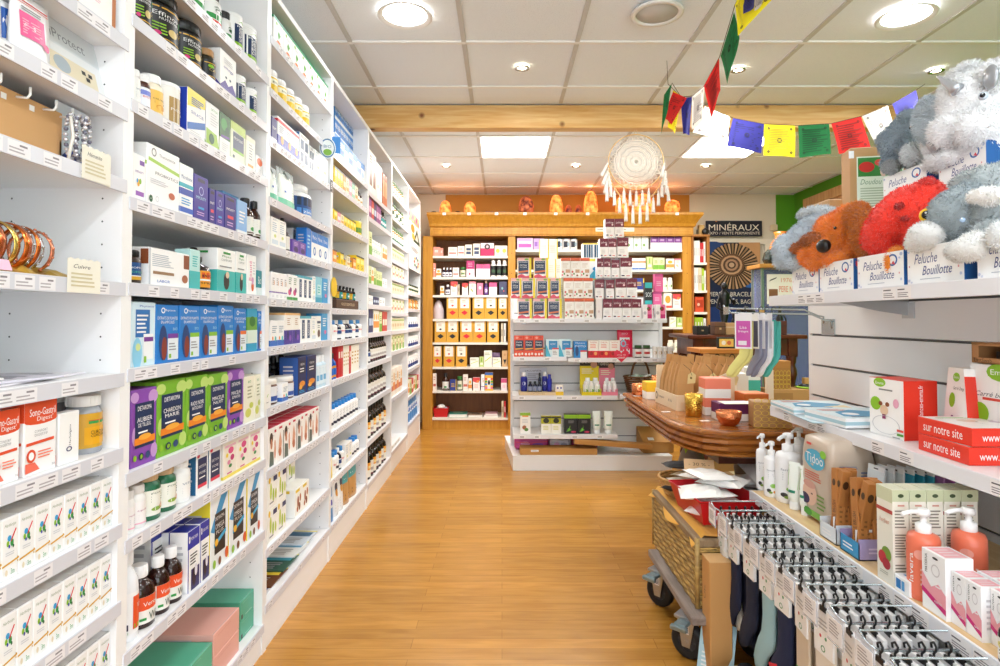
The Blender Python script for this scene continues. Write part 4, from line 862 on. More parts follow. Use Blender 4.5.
Frow('gbagr 433 442 20.5 d.1|gbagr 443.5 454.6 20.5 d.1|gbag2 455.7 467 20.5 d.1|grbx 470 479 9|limb 479.4 483.8 10|grbx 484 492 16|grbx 492.4 501 9|kbik 502 507.6 16|vlb 484 500 13 *2 i.13', CF, CZ[5], W8[5])
Frow('wrd 433 436.5 17|ambs 442 449 17|navb 450 456.5 11|kgr 457 462.5 14|wrd 463 468 16|mixo 468.3 472 12|rdw 473 480 13|wsml 481 484.6 16|rain 485 493 18|pkw 501 507 12', CF, CZ[6], W8[6])
Frow('bspc 501.5 503.5 16|bspr 504 506 16', CF, CZ[7], W8[7])
V8 = ["on cabinet's right column, %s shelf" % ORD[i+1] for i in range(8)]
Frow('pkbx 517 533 12|vlb 533.5 544 11.5 *2|wtin 556 578 12 *3|grw 626 649 13.5 *3|purw 651 683 13 *4', CF, CZR[0], V8[0])
Frow('mixo 517 531 11 *2|wrd 558 567 8|obw 631 646 11.5 *2|limb 647 653 13|mixg 653.5 665 12 *2|mixo 666.5 674.5 11|crf 675 681.5 11', CF, CZR[1], V8[1])
Frow('navb 634 644.5 11.5|cjar 663 673.5 12 *2', CF, CZR[2], V8[2])
Frow('orgw 664 672 15.5|rdw 673 681 14', CF, CZR[3], V8[3])
Frow('grbx 670 676 10|limb 676.5 683 9.5', CF, CZR[4], V8[4])
Frow('cjar 668 681 10 *2', CF, CZR[5], V8[5])
# bottom shelf: red basket with tissue packs, books lying flat
def tray(name, cat, label, loc, w, d, h, m, fl=.85, rz=0):
    q = MB(); t = .004
    a = [(-w/2*fl, -d/2*fl, 0), (w/2*fl, -d/2*fl, 0), (w/2*fl, d/2*fl, 0), (-w/2*fl, d/2*fl, 0)]; b_ = [(-w/2, -d/2, h), (w/2, -d/2, h), (w/2, d/2, h), (-w/2, d/2, h)]
    a2 = [(x*(1-2*t/w), y*(1-2*t/d), z+t) for x, y, z in a]; b2 = [(x*(1-2*t/w), y*(1-2*t/d), z) for x, y, z in b_]
    v = a+b_+a2+b2; f = [(3, 2, 1, 0), (8, 9, 10, 11)]
    for i in range(4):
        j = (i+1) % 4; f += [(i, j, 4+j, 4+i), (8+j, 8+i, 12+i, 12+j), (4+i, 4+j, 12+j, 12+i)]
    q.add(v, f, m)
    q.tube([(x, y, z) for x, y, z in b_], .004, m, 6, closed=True)
    return tag(q.build(name, None, loc, (0, 0, rz)), label, cat)
c_ = cx(440.5); tray('red_basket', 'basket', 'small red basket on the lowest shelf of the wooden cabinet', (c_, CF+.1, CZ[7]+.001), .165, .15, .095, M('c8141c', .4))
for i, (dx, dy, dz, m_) in enumerate(((-.03, 0, .04, 'f4eee8'), (.03, .02, .045, 'e8dcec'), (.0, -.02, .085, 'faf6f0'))):
    q = MB(); q.ball((0, 0, .02), (.045, .05, .028), M(m_, .6, bump=1, bs=60), 10, 7); tag(q.build('wrapped_sachet', None, (c_+dx, CF+.1+dy, CZ[7]+.02+dz*.8)), ['cream', 'lilac', 'white'][i]+' wrapped sachet heaped in the small red basket', 'sachet', 'wrapped sachets in the red basket')
def flatbook(px0, px1, Y, z, th, d, c, label, name='book', rz=0, art='', far=False, cov=None):
    x0, x1 = atY(px0, 319, Y).x, atY(px1, 319, Y).x; w_ = x1-x0
    q = MB(); q.box(-w_/2+.002, w_/2-.002, -d/2+.002, d/2-.002, .001, th-.001, M('f2eee6')); q.box(-w_/2, w_/2, -d/2, d/2, th-.0014, th, M(c, .3)); q.box(-w_/2, w_/2, -d/2, d/2, 0, .0014, M(c, .3))
    q.box(-w_/2, -w_/2+.002, -d/2, d/2, 0, th, M(c, .3))
    if art: q.art(prims(art), lambda u, v, e: (-w_/2+u*w_, -d/2+v*d, th+e))
    return tag(q.build(name, None, ((x0+x1)/2, Y+d/2, z+.0005), (0, 0, rz)), label, 'book' if name == 'book' else 'magazine')
flatbook(449, 467, CF+.02, CZ[7], .035, .2, '1f8a78', 'teal book lying flat beside the red basket', art='l .2 .4 .8 .8 3 d8e8c0')
flatbook(468.5, 482, CF+.02, CZ[7], .025, .2, 'a89078', 'tan book lying flat right of the teal book', art='r .2 .3 .8 .7 6a5a4a')
flatbook(484, 498, CF+.02, CZ[7], .02, .2, 'e4d8d4', 'white book lying under a pink one in the cabinet')
flatbook(485, 497.5, CF+.022, CZ[7]+.021, .018, .19, 'd8a8b0', 'pinkish book lying on top of a white book in the cabinet')
p_ = atY(438.5, 309, CF+.08)
q = MB(); q.lathe([(.055, 0), (.062, .03), (.06, .1), (.035, .18), (.01, .205)], M('f0e4ea', .15, 0, .3), 14, sy=.7); bg = q.build('clear_bag', None, (p_.x, CF+.08, CZ[3]+.001))
q = MB(); q.lathe([(.05, .003), (.056, .03), (.05, .07), (.02, .09)], M('b01a2a', .6), 12, sy=.65); q.build('red_filling', bg)
tag(bg, 'clear gathered bag with red filling left of the golden tea bags', 'bag')
# ---- salt lamps and minerals on the crown
def lamp(px0, px1, pt, Y, label, c='ff7a2a', round_=False, e=1.0, dark=False):
    x0, x1 = atY(px0, 210, Y).x, atY(px1, 210, Y).x; w_ = x1-x0; h = (213.5-pt)/F*Y
    o = empty('salt_lamp_or_stone', ((x0+x1)/2, Y, CT+.001), 0, label, 'lamp' if not dark else 'mineral', 'orange salt lamps on the cabinet' if not dark else None)
    q = MB(); q.lathe([(w_*.36, 0), (w_*.4, .004), (w_*.4, .018), (w_*.34, .02)], M('6a3f1e', .5), 18); q.build('wooden_base', o)
    m = bpy.data.materials.new('salt'); m.use_nodes = True; nt = m.node_tree; bs = nt.nodes['Principled BSDF']
    tc = nt.nodes.new('ShaderNodeTexCoord'); nz = nt.nodes.new('ShaderNodeTexNoise'); nz.inputs['Scale'].default_value = 22; nt.links.new(tc.outputs['Object'], nz.inputs[0])
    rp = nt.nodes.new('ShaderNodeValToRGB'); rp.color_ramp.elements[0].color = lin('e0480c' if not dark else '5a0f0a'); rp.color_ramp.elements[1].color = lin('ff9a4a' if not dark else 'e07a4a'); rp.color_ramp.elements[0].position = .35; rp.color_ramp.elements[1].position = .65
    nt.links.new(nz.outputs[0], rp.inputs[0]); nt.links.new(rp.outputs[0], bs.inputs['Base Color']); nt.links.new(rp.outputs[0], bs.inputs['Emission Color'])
    bs.inputs['Emission Strength'].default_value = e; bs.inputs['Roughness'].default_value = .6  # dark stones are no lamps but get a faint emission too
    rnd = random.Random(int(px0)); n = 14; vs = []; fs = []
    if round_: pr = [(.25, 0), (.42, .12), (.5, .35), (.49, .6), (.38, .85), (.18, .98)]
    else: pr = [(.42, 0), (.5, .12), (.49, .4), (.43, .65), (.34, .85), (.18, .98)]
    for r_, z in pr:
        for i in range(n): rr = r_*w_*(1+rnd.uniform(-.07, .05)); vs.append((rr*math.cos(2*PI*i/n), rr*math.sin(2*PI*i/n), .018+z*(h-.018)))
    for j in range(len(pr)-1):
        for i in range(n): fs.append((j*n+i, j*n+(i+1) % n, (j+1)*n+(i+1) % n, (j+1)*n+i))
    fs.append(tuple((len(pr)-1)*n+i for i in range(n))); q = MB(); q.add(vs, fs, m, not dark); q.build('salt_rock', o)
    if not dark:
        L = bpy.data.lights.new('salt_glow', 'POINT'); L.energy = SALT_W; L.color = (1, .5, .2); L.shadow_soft_size = .05
        ob = bpy.data.objects.new('salt_glow', L); COL.objects.link(ob); ob.location = ((x0+x1)/2, Y, CT+h+.04)
YL = YC+.03
lamp(439.7, 451, 199.8, YL, 'glowing salt lamp at the left end of the cabinet top')
lamp(464, 475.8, 201, YL, 'second glowing salt lamp from the left, squat and pale')
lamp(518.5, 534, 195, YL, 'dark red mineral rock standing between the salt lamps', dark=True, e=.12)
lamp(549.5, 563, 194, YL, 'pointed salt lamp right of the dark red rock')
lamp(583.5, 598, 190, YL, 'tallest salt lamp, left of the dreamcatcher')
lamp(615, 629, 195, YL, 'salt lamp seen through the left tassels of the dreamcatcher')
lamp(633, 653, 193, YL, 'wide salt lamp seen through the middle tassels of the dreamcatcher')
lamp(664.5, 680, 199, YL, 'round ball-shaped salt lamp right of the dreamcatcher', round_=True)
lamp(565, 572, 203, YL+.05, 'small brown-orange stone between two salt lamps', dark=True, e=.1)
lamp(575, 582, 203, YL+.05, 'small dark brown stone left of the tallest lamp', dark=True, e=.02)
for k, (px, w_) in enumerate(((490, 9), (501, 13))):
    p_ = atY(px, 212, YL); q = MB(); q.box(-w_/2*.011, w_/2*.011, -.05, .05, 0, .02, M('8a7868', .5), c=.002)
    for i in range(int(w_*.9)): q.ball((-w_*.0045+.01*i, -.02+(i % 3)*.02, .024), (.008, .009, .007), M(('b87a5a', '9a9aa8', 'd8b090')[i % 3], .4), 8, 5)
    tag(q.build('stone_tray', None, (p_.x, YL, CT+.001)), ['small grey tray of stones on the cabinet top', 'wider tray of stones left of the dark red rock'][k], 'tray')
for k, px in enumerate((433.5, 457.5, 471)):       # black sculpted masks behind the lamps
    p_ = atY(px, 208, YL+.1); q = MB(); q.ball((0, 0, .03), (.045, .02, .03), M('1a1614', .4), 12, 8)
    q.ball((.05, 0, .028), (.02, .015, .02), M('1a1614', .4), 8, 6); q.lathe([(.02, 0), (.02, .01), (.008, .03)], M('1a1614'), 10)
    tag(q.build('black_ornament', None, (p_.x, YL+.12, CT+.001)), ['black fish-shaped ornament left of the first salt lamp', 'small black ornament left of the squat salt lamp', 'small black ornament right of the squat salt lamp'][k], 'ornament')
for k, px in enumerate((444, 469, 496.5, 525, 556, 588, 678)):
    p_ = cx(px, YC-.125); q = MB(); q.box(-.018, .018, 0, .002, -.014, .014, M('f8f8f4')); q.art([('l', .15, .2, .85, .8, 2, M('7a7a7a'))], lambda u, v, e: (-.018+u*.036, -e, -.014+v*.028))
    tag(q.build('price_tag', None, (p_, YC-.1235, CT-.018)), 'white price tag on the crown below '+['the first salt lamp', 'the squat salt lamp', 'the stone trays', 'the dark red rock', 'the pointed salt lamp', 'the tallest salt lamp', 'the round salt lamp'][k], 'price tag', 'price tags on the cabinet crown')
for k, (a, b_, y, sq) in enumerate(((595.5, 612, 228, 1), (616, 634, 228, 0))):
    xa, xb = cx(a), cx(b_); zz = cz(y+2); q = MB(); q.box(xa, xb, YC-.034, YC-.0285, zz-.022, zz+.022, M('f2e6c8'))
    q.art([('l', .08, .3, .6, .7, 1, M('6a6a6a'))]+([('r', .72, .1, .95, .9, M('2a4a8a'))] if sq else []), lambda u, v, e: (xa+u*(xb-xa), YC-.034-e, zz-.022+v*.044))
    tag(q.build('shelf_sign', None), ['small cream sign with blue square on cabinet crown', 'small plain cream sign on cabinet crown behind the tassels'][k], 'sign')
# ---- narrow bookcase right of the cabinet
YS = 6.42
o = empty('bookcase', (cx(702, YS), YS+.2, 0), 0, 'narrow brown wooden bookcase beside the golden cabinet', 'bookcase'); T = Matrix.Translation((-cx(702, YS), -YS-.2, 0))
bw = wood('bookcase_wood', '9a6028', 'b27a3c', (8, 8, 1), .45); bt = cz(236.5, YS)
xa, xb = cx(693, YS), cx(707.5, YS)
for a, b_ in ((xa-.0, xa+.012), (xb, xb+.03)): q = MB(); q.box(a, b_, YS, YS+.36, 0, bt, bw, T); q.build('side_panel', o)
q = MB(); q.box(xa, xb+.03, YS+.36, YS+.37, 0, bt, bw, T); q.build('back_panel', o)
q = MB(); q.box(xa, xb+.03, YS-.01, YS+.36, bt, bt+.022, bw, T); q.build('top_panel', o)
BZ = [cz(y, YS) for y in (262.5, 290.5, 312, 331.5, 356, 385)]
for z in BZ: q = MB(); q.box(xa+.012, xb, YS+.003, YS+.358, z-.025, z, M('efeade'), T); q.build('shelf', o)
WB = ["in the narrow bookcase, %s shelf" % ORD[i+1] for i in range(6)]
Frow('bspw 694.5 700.5 22 *3 d.15|bspr 700.7 704 20 *2 d.15|bspw 704.2 706 21 d.15', YS+.01, BZ[0], WB[0])
Frow('bspw 694.5 698.5 23 *2 d.15|bspc 698.7 702 23 *2 d.15|bspg 702.2 704.5 22 d.15|bspw 704.7 706.3 20 d.15', YS+.01, BZ[1], WB[1])
Frow('orbk 695 704 15 d.1', YS+.01, BZ[2], WB[2])
Frow('bspg 694.5 703 14 *3 d.15|bspw 703.5 706 13 d.15', YS+.01, BZ[3], WB[3])
Frow('bspw 695 702 16 *3 d.15|slt 702.5 706 15 d.1', YS+.01, BZ[4], WB[4])
Frow('bspc 695 702 16 *3 d.15', YS+.01, BZ[5], WB[5])
p_ = atY(701.5, 230, YS+.1); q = MB(); q.box(-.03, .03, -.03, .03, 0, .12, M('c8a060', .6), c=.004); q.box(-.045, -.031, -.02, .02, 0, .07, M('6a5a3a'), c=.002); tag(q.build('wooden_block', None, (p_.x, YS+.12, bt+.023)), 'pale wooden block on top of the narrow bookcase', 'ornament')
q = MB(); q.ball((0, 0, .035), (.04, .03, .035), M('1a1816', .4), 12, 8); q.tube([(.03*math.cos(a*.5), -.02, .04+.03*math.sin(a*.5)) for a in range(12)], .006, M('2a2622'), 6); tag(q.build('black_ornament', None, (p_.x+.02, YS+.035, bt+.023)), 'small round black ornament on top of the narrow bookcase', 'ornament')
# ---- mineral sign and ammonite poster
def pl(px0, py0, px1, py1, Y): a, b_ = atY(px0, py1, Y), atY(px1, py0, Y); return a.x, b_.x, a.z, b_.z
xa, xb, za, zb = pl(706, 220.8, 762, 236.2, 6.84)
q = MB(); q.box(xa, xb, 6.84, 6.852, za, zb, M('16182e', .5)); q.art([('t', 'MINÉRAUX', .5, .62, .9, .5, M('f4ece0')), ('t', 'EXPO / VENTE PERMANENTE', .5, .2, .92, .18, M('e8ded0')), ('r', .17, .93, .2, .99, M('d88a3a'))], lambda u, v, e: (xa+u*(xb-xa), 6.84-e, za+v*(zb-za)))
tag(q.build('mineral_sign'), 'dark navy sign reading MINÉRAUX in cream letters', 'sign')
xa, xb, za, zb = pl(707, 242.5, 760, 356, 6.82); P = lambda u, v, e: (xa+u*(xb-xa), 6.82-e, za+v*(zb-za))
q = MB(); q.box(xa, xb, 6.82, 6.83, za, zb, M('14234a', .4))
A = [('r', .0, .9, 1, 1, M('3a3040')), ('p', [(.6, 1), (1, 1), (1, .62), (.85, .8)], M('c89a6a')), ('e', .12, .93, .3, .08, M('1d3f7a')), ('e', .8, .62, .1, .02, M('2a6ac0')), ('e', .72, .65, .06, .012, M('7ac0f0')), ('e', .9, .66, .05, .012, M('2a7ae0')),
     ('e', .49, .79, .485, .205, M('2e2018'))]
asp = (xb-xa)/(zb-za)
for i in range(40):      # radial ribs of the printed ammonite
    a = 2*PI*i/40; r0, r1 = .22, .47; da = .045
    f = lambda r, t: (.49+r*math.cos(t)*1.0, .79+r*math.sin(t)*.425)
    A.append(('p', [f(r0, a-da*.6), f(r1, a-da), f(r1+.01, a+.0), f(r1, a+da), f(r0, a+da*.6)], M('c8a480' if i % 2 else '9a7854')))
for r_, c in ((.24, '6a4a34'), (.2, 'c8a07a'), (.16, '5a4030'), (.12, 'b89070'), (.08, '4a3428'), (.05, 'c8a888')): A.append(('e', .46, .8, r_, r_*.425, M(c)))
A += [('t', 'PIERRES, BRACELETS,', .5, .54, .94, .045, M('e8e4da')), ('t', 'PENDENTIFS, BAGUES', .5, .475, .94, .045, M('e8e4da')), ('r', 0, 0, 1, .43, M('1c3a7c'))]
q.art(A, P, off=.0003); tag(q.build('ammonite_poster'), 'poster of a ribbed ammonite fossil on dark blue', 'poster')
# ================================================================== MIDDLE GONDOLA (faces the viewer)
sty('''
lgL/box/detox_box/box/red-white box with navy label/f6eef0,f6eef0,f4de2a/r .0 .86 1 1 f0b8b8;p 0 0 1 0 1 .14 .6 .08 .3 .2 0 .1 e0506a;r .06 .2 .78 .84 22385a;t DIETAROMA .42 .78 .6 .05 white;t DETOX .42 .62 .5 .08 white;t SYSTEME .42 .52 .5 .05 white;p .06 .24 .78 .3 .78 .38 .06 .32 e07a4a;e .65 .92 .15 .05 7ab04a;r .84 0 1 1 f4de2a
lgS/box/spine_box/box/white box, yellow edge/f8f8f2,f8f8f2,f4de2a/r .9 0 1 1 f4de2a;l .1 .3 .8 .7 4 dcdcd2
orT/box/orange_top_box/box/white-orange box with brown print/faf8f4,ea6a3a/r 0 .9 1 1 e8683a;r 0 .84 1 .9 c85a34;l .2 .5 .8 .75 4 dcd0c8;r .5 .25 .95 .42 c8a080;e .2 .3 .1 .06 d85a5a;e .35 .2 .08 .06 4a8a3a;e .15 .14 .08 .04 e0607a;e .7 .12 .12 .04 8a4a3a
maT/box/maroon_top_box/box/white box with maroon top/faf8fa,f6f2f4/r 0 .55 1 1 741a34;t jolive .5 .78 .75 .13 f4e4ea;e .78 .68 .1 .06 f0d0d8;l .2 .2 .7 .42 3 dcd8dc;r .1 .08 .35 .14 3a2a5a;r .5 .08 .8 .12 d85a5a
maS/box/spine_box/box/plain pale box side/f2ecec,741a34/r .3 .3 .6 .4 d8c8cc
bstr/box/blue_striped_box/box/white-blue striped box/f0f4f6/r .1 .1 .3 .9 1f4f6a;r .35 .1 .5 .9 2a6a8a;r .55 .1 .75 .9 1f4f6a;r .8 .1 .95 .9 2a6a8a;r 0 .92 1 1 e8dc5a
cybx/box/cyan_swirl_box/box/white box with cyan swirl/f4f6f6/p 0 .0 .6 0 1 .5 1 1 .7 .6 3ab0d0;r 0 .88 1 1 e8e44a;e .6 .5 .2 .1 2a80c0
pflo/box/pink_flower_box/box/white-pink cherry box/faf4f4/r .45 0 .9 1 f07aaa;e .6 .7 .2 .16 a81a3a;e .5 .72 .1 .06 3a7a3a;r .45 0 .9 .3 d02a7a;e .2 .4 .15 .12 c8c0c8
tblk/box/teal_black_box/box/teal and black box/2a2c30/r 0 .75 1 1 3ab4b8;r 0 0 1 .18 3ab4b8;t SOS .5 .45 .8 .2 e8e8e8
pkgb/box/pink_carton_box/box/bright pink box/ee6aa6/l .2 .3 .8 .6 3 f8c0dc;r 0 .85 1 1 c84a8a
orn/box/orange_navy_box/box/orange floral box with navy label/e8502c/r .12 .3 .95 .78 22304a;t DIETAROMA .5 .68 .6 .06 white;t TONUS .5 .55 .6 .08 white;p .12 .33 .95 .36 .95 .42 .12 .39 f0a83a;e .2 .12 .12 .06 f8f0e8;e .55 .12 .12 .06 f8e0d8;e .85 .14 .1 .06 f8f0e8;e .3 .9 .15 .06 f4a08a;e .7 .92 .15 .05 c83a1a
cyl2/box/cyan_white_box/box/white-cyan box with blue square/d6eef6/r .25 .4 .9 .9 2a8ac8;p 0 0 .4 0 .1 .6 0 .7 4ab8d8;r .5 0 1 .5 f0f4f6;r .5 .42 1 .5 e04a4a;l .55 .1 .9 .35 3 grey;t ACTIV .55 .72 .4 .08 white
bluf/box/blue_red_box/box/bright blue box with red tag/1f86d0/t Phytone .5 .88 .7 .1 white;t PHYTO .5 .7 .8 .12 white;r .5 0 1 .45 f0f2f4;r .5 .36 1 .46 d83a3a;e .25 .4 .12 .3 15407a
rdwb/box/cream_red_box/box/cream box with red base/f8f2ea/r 0 0 1 .4 d8202c;l .2 .55 .8 .8 3 e89080;e .3 .25 .15 .1 a81a1a;e .7 .25 .15 .1 f0a05a;t VEGETAL .5 .88 .7 .06 c85a4a
rpou/pouch/red_pouch/pouch/tall red doypack with white window/e01a48/r .15 .12 .8 .72 f0f2f4;o .38 .5 .18 .13 .6 7ac0d8;l .5 .3 .75 .5 3 d88aa0;t BIO .5 .86 .4 .06 f8c0d0
grej/jar/green_lid_jar/jar/brown jar, white label, green lid/3a1c14,2f5a2f,f4f2ee/r .1 .35 .9 .65 c83a3a;l .2 .05 .8 .3 2 grey
wjr/can/white_jar/jar/white jar with pale label/f4f2ee,f4f2ee,f4f2ee/e .5 .5 .3 .2 c8b090
cobs/tubeb/cobalt_spray_bottle/bottle/cobalt blue bottle with white cap/1a2490,f4f4f6,1a2490/e .5 .55 .25 .16 c8d0f0;l .2 .2 .8 .4 3 a8b0e0
cobb/tubeb/cobalt_bottle/bottle/tall cobalt blue bottle/2028a8,2028a8,2028a8/l .2 .3 .8 .6 2 4a50d0
dkvi/amber/navy_vial/bottle/small dark blue vial/1c2240,1a1a28,8a96b8/l .2 .3 .8 .8 2 white
ybase/box/yellow_base_box/box/white box with yellow base/f8f4f0/r 0 0 1 .35 f0c82a;e .3 .7 .1 .1 3a4a9a;e .7 .7 .1 .1 3a4a9a
wdeo/tubeb/white_lotion_bottle/bottle/white roll-on bottle with green label/fbfbfb,fbfbfb,f6f8f0/e .5 .3 .35 .25 7ab83a;r .3 .1 .6 .3 1a2a1a
wdep/tubeb/white_lotion_bottle/bottle/white roll-on bottle with pink label/fbfbfb,fbfbfb,f6f0f2/e .5 .3 .35 .2 e8a0b0
grch/box/tall_white_box/box/tall white box, green top/faf8f4/r 0 .86 1 1 8ab83a;r .2 .8 .8 .86 e89a4a;e .4 .3 .2 .1 a85a3a;e .6 .2 .2 .08 5a8a3a;l .2 .5 .8 .7 3 lgrey
olyl/box/olive_yellow_box/box/white box with olive-black top/faf8ee/r 0 .55 1 1 b8b81a;e .5 .72 .3 .14 2a2c1a;r 0 .85 1 .95 3a3c1a;l .2 .2 .8 .45 3 e0dc8a
blkg/box/black_green_box/box/black box with lime top/1c1c20/r 0 .8 1 1 8cc022;l .3 .55 .8 .7 3 8a8a8a;p .15 .1 .3 .3 .55 .2 .35 .15 5ab03a;p .3 .15 .45 .45 .4 .2 .3 .12 8cd03a;e .7 .1 .2 .05 c83a5a
gtub/tube/green_cream_tube/tube/green-white cream tube/f4f8f0,f4f6f4/p 0 .4 1 .3 1 1 0 1 7cc43a;r .2 .2 .8 .28 2a8a6a;e .5 .65 .25 .1 a8dc6a
''')
# cream tube: stands on its cap, crimped flat top
_prod0 = product
def product(k, w, h, d, far=False):
    if STY[k.split('@')[0]][0] != 'tube': return _prod0(k, w, h, d, far)
    key = (k, round(w, 3), round(h, 3), round(d, 3), far)
    if key in BC: return BC[key]
    kind, name, cat, desc, cols, art = STY[k]; r = w/2; q = MB(); n = 16; rows = [(.8, .17, 1), (.97, .2, 1), (1, .3, .95), (1, .6, .7), (1, .9, .25), (1.02, .93, .08), (1.02, 1, .08)]; vs = []
    for a, z, t in rows:
        for i in range(n): vs.append((r*a*math.cos(2*PI*i/n), r*a*t*math.sin(2*PI*i/n), z*h))
    q.add(vs, [(j*n+i, j*n+(i+1) % n, (j+1)*n+(i+1) % n, (j+1)*n+i) for j in range(len(rows)-1) for i in range(n)]+[tuple((len(rows)-1)*n+i for i in range(n))], M(cols[0], .3), True)
    def P(u, v, e):
        zz = .22+.7*v; t = 1-.95*max(0, (zz-.3)/.65); a = -PI/2+(u-.5)*1.9
        return ((r+e+.001)*math.cos(a), (r*max(.1, t)+e+.0015)*math.sin(a), zz*h)
    P.curved = True; q.art(art, P)
    c = MB(); c.lathe([(.78*r, 0), (.8*r, .005), (.8*r, .165*h), (.76*r, .17*h)], M(cols[1], .3), n)
    BC[key] = [('tube_body', q.mesh('tube_body')), ('cap', c.mesh('cap'))]; return BC[key]
GY, GF = 5.08, 4.74
o = empty('gondola', (.72, 4.95, 0), 0, 'white slatted gondola end with stacked boxes in the middle of the shop', 'shelving unit'); T = Matrix.Translation((-.72, -4.95, 0))
gt = atY(512, 297, GY).z; gx0, gx1 = atY(510.5, 319, GY).x, atY(661, 319, GY).x
q = MB()
zs = [.2+.15*i for i in range(9)]; zprev = .12
for z in zs+[gt]:
    z1 = min(z, gt); q.box(gx0+.02, gx1-.02, GY, GY+.018, zprev, z1-.005, WHITE, T); q.box(gx0+.02, gx1-.02, GY+.008, GY+.018, z1-.005, z1+.004, M('77787c', .4), T); zprev = z1+.004
    if z1 >= gt: break
q.build('slatwall_panel', o)
q = MB(); q.box(gx0+.02, gx1-.02, GY+.06, GY+.08, .12, gt, WHITE, T); q.build('rear_panel', o)
for a in (gx0, gx1-.02): q = MB(); q.box(a, a+.03, GY-.006, GY+.09, 0, gt+.01, M('e8eaec', .35), T, c=.002); q.build('upright', o)
bx0, bx1 = atY(513, 460, 4.70).x, atY(672, 460, 4.70).x; bh = atY(513, 457.2, 4.70).z
q = MB(); q.prism([(bx0, 4.70), (bx1, 4.70), (bx1, 5.5), (.028, 5.5)], 0, bh, WHITE, T); q.prism([(bx0-.002, 4.695), (bx1+.002, 4.695), (bx1+.002, 5.5), (.024, 5.5)], bh, bh+.012, M('f6f6f6'), T); q.box(bx1-.33, bx1-.328, 4.694, 5.07, bh+.0121, bh+.0125, M('b8b8bc'), T)
q.build('base', o)
BT = bh+.0125
def gshelf(px0, px1, py, yf=GF, label=None):
    xa, xb = atY(px0, 319, yf).x, atY(px1, 319, yf).x; z = atY(502, py, yf).z
    q = MB(); q.box(xa, xb, yf, GY-.002, z-.006, z, WHITE, T); q.box(xa, xb, yf-.003, yf, z-.034, z+.001, M('eeeef2', .3), T, c=.001); q.box(xa, xb, yf, yf+.02, z-.034, z-.03, WHITE, T)
    rnd = random.Random(int(px0+py)); x = xa+.05
    P = lambda u, v, e: T @ Vector((u, yf-.003-e, v))
    while x < xb-.08: q.art([('r', x, z-.03, x+.05, z-.006, M('faf8f8')), ('l', x+.005, z-.027, x+.045, z-.01, 2, M('8a8288'))], P); x += rnd.choice((.12, .2, .3))
    sh = q.build('shelf', o)
    for xx in (xa+.09, xb-.12):
        q = MB(); q.box(xx, xx+.02, yf+.03, GY, z-.04, z-.006, M('c8cacc', .3, .6), T); q.box(xx-.012, xx+.032, GY-.02, GY, z-.05, z-.006, M('d8dadc', .3, .3), T); q.build('bracket', sh)
    return z
g1 = gshelf(513, 667, 318.6); g2a = gshelf(513, 566.5, 356.8); g2b = gshelf(568, 676, 358); g3 = gshelf(512.5, 617.5, 395.6); g4 = gshelf(513, 617, 434.6); g3b = gshelf(619.5, 672, 394.5)
W1 = 'on the stacked top shelf of the gondola'
lh = 20.2*GF/F
def pyr(rows, where): Frow('|'.join(rows), GF, g1, where)
z1, z2, z3, z4 = lh+.002, 2*lh+.004, 3*lh+.006, 4*lh+.008
Hs = '20.1'
pyr(['lgL 517.8 532 20.1 d.1', 'lgL 533 547 20.1 d.1', 'lgL 548 562 20.1 d.1',
     'lgL 511 521.5 20.1 d.1 z%f L1' % z1, 'lgL 522 535.3 20.1 d.1 z%f L1' % z1, 'lgL 537 550 20.1 d.1 z%f L1' % z1, 'lgL 550.5 561 20.1 d.1 z%f L1' % z1,
     'lgL 517.5 531.5 20.1 d.1 z%f L2' % z2, 'lgL 534 548.5 20.1 d.1 z%f L2' % z2], 'left on gondola top')
gh = lh
pyr(['lgS 518 566 20.1 *5 i.13 d.1', 'lgS 518 567 20.1 *5 i.13 d.1 z%f L1' % z1, 'lgS 540 564 20.1 *3 i.13 d.1 z%f L2' % z2, 'lgS 540 558 20.1 *2 i.13 d.1 z%f L3' % z3,
     'bstr 578 597 20.1 *2 i.13 d.1', 'bstr 578 597 20.1 *2 i.13 d.1 z%f L1' % z1, 'cybx 571 602 20.1 *2 i.13 d.1 z%f L2' % z2, 'bstr 583 604 16 *2 i.13 d.1 z%f L3' % z3], 'behind gondola top front row')
pyr(['orT 564.5 594 20.1 *3 d.08', 'orT 563.5 593 20.1 *3 d.08 z%f L1' % z1, 'orT 561 590 20 *3 d.08 z%f L2' % z2], 'mid gondola top')
pyr(['maS 596 602.5 20 d.08', 'maT 603 641.5 19.5 *4 d.08', 'maT 595 604 19.5 d.08 z%f L1' % (z1-.005), 'maT 606 614.5 18.5 d.08 z%f L1' % (z1-.004), 'maT 615.5 637.5 20 *2 d.08 z%f L1' % (z1-.004),
     'maT 597 611 19.5 *2 d.08 z%f L2' % z2, 'maT 611.5 620 18 d.08 z%f L2' % z2, 'maT 620.5 632.5 20 d.08 z%f L2' % z2,
     'maT 600 617 19 *2 d.08 z%f L3' % z3, 'maT 617.5 629 20 d.08 z%f L3' % z3, 'maT 605.5 624.5 18.5 *2 d.08 z%f L4' % z4], 'in the maroon pyramid')
pyr(['maT 597 636 19.5 *4 i.1 d.08', 'maT 597 634 19.5 *4 i.1 d.08 z%f L1' % (z1-.005), 'maT 597 630 19.5 *3 i.1 d.08 z%f L2' % (z2-.01), 'maT 599 626 19.5 *3 i.1 d.08 z%f L3' % (z3-.015)], 'behind the maroon pyramid')
pyr(['pflo 643 653 14 d.06', 'pflo 655.5 666.5 14 d.06', 'pflo 648 660 13 *1 i.08 d.06 z%f L1' % .0, 'tblk 645 652.5 22 i.08 d.06 z%f L1' % .115, 'pkgb 653 662 13 i.09 d.06 z%f L1' % .112, 'pkgb 655 663.5 18 i.09 d.06 z%f L2' % .22], 'at right end of gondola top')
Frow('pflo 653.5 661.5 13.5 i.08 d.06', GF, g1, 'behind the right end of gondola top')
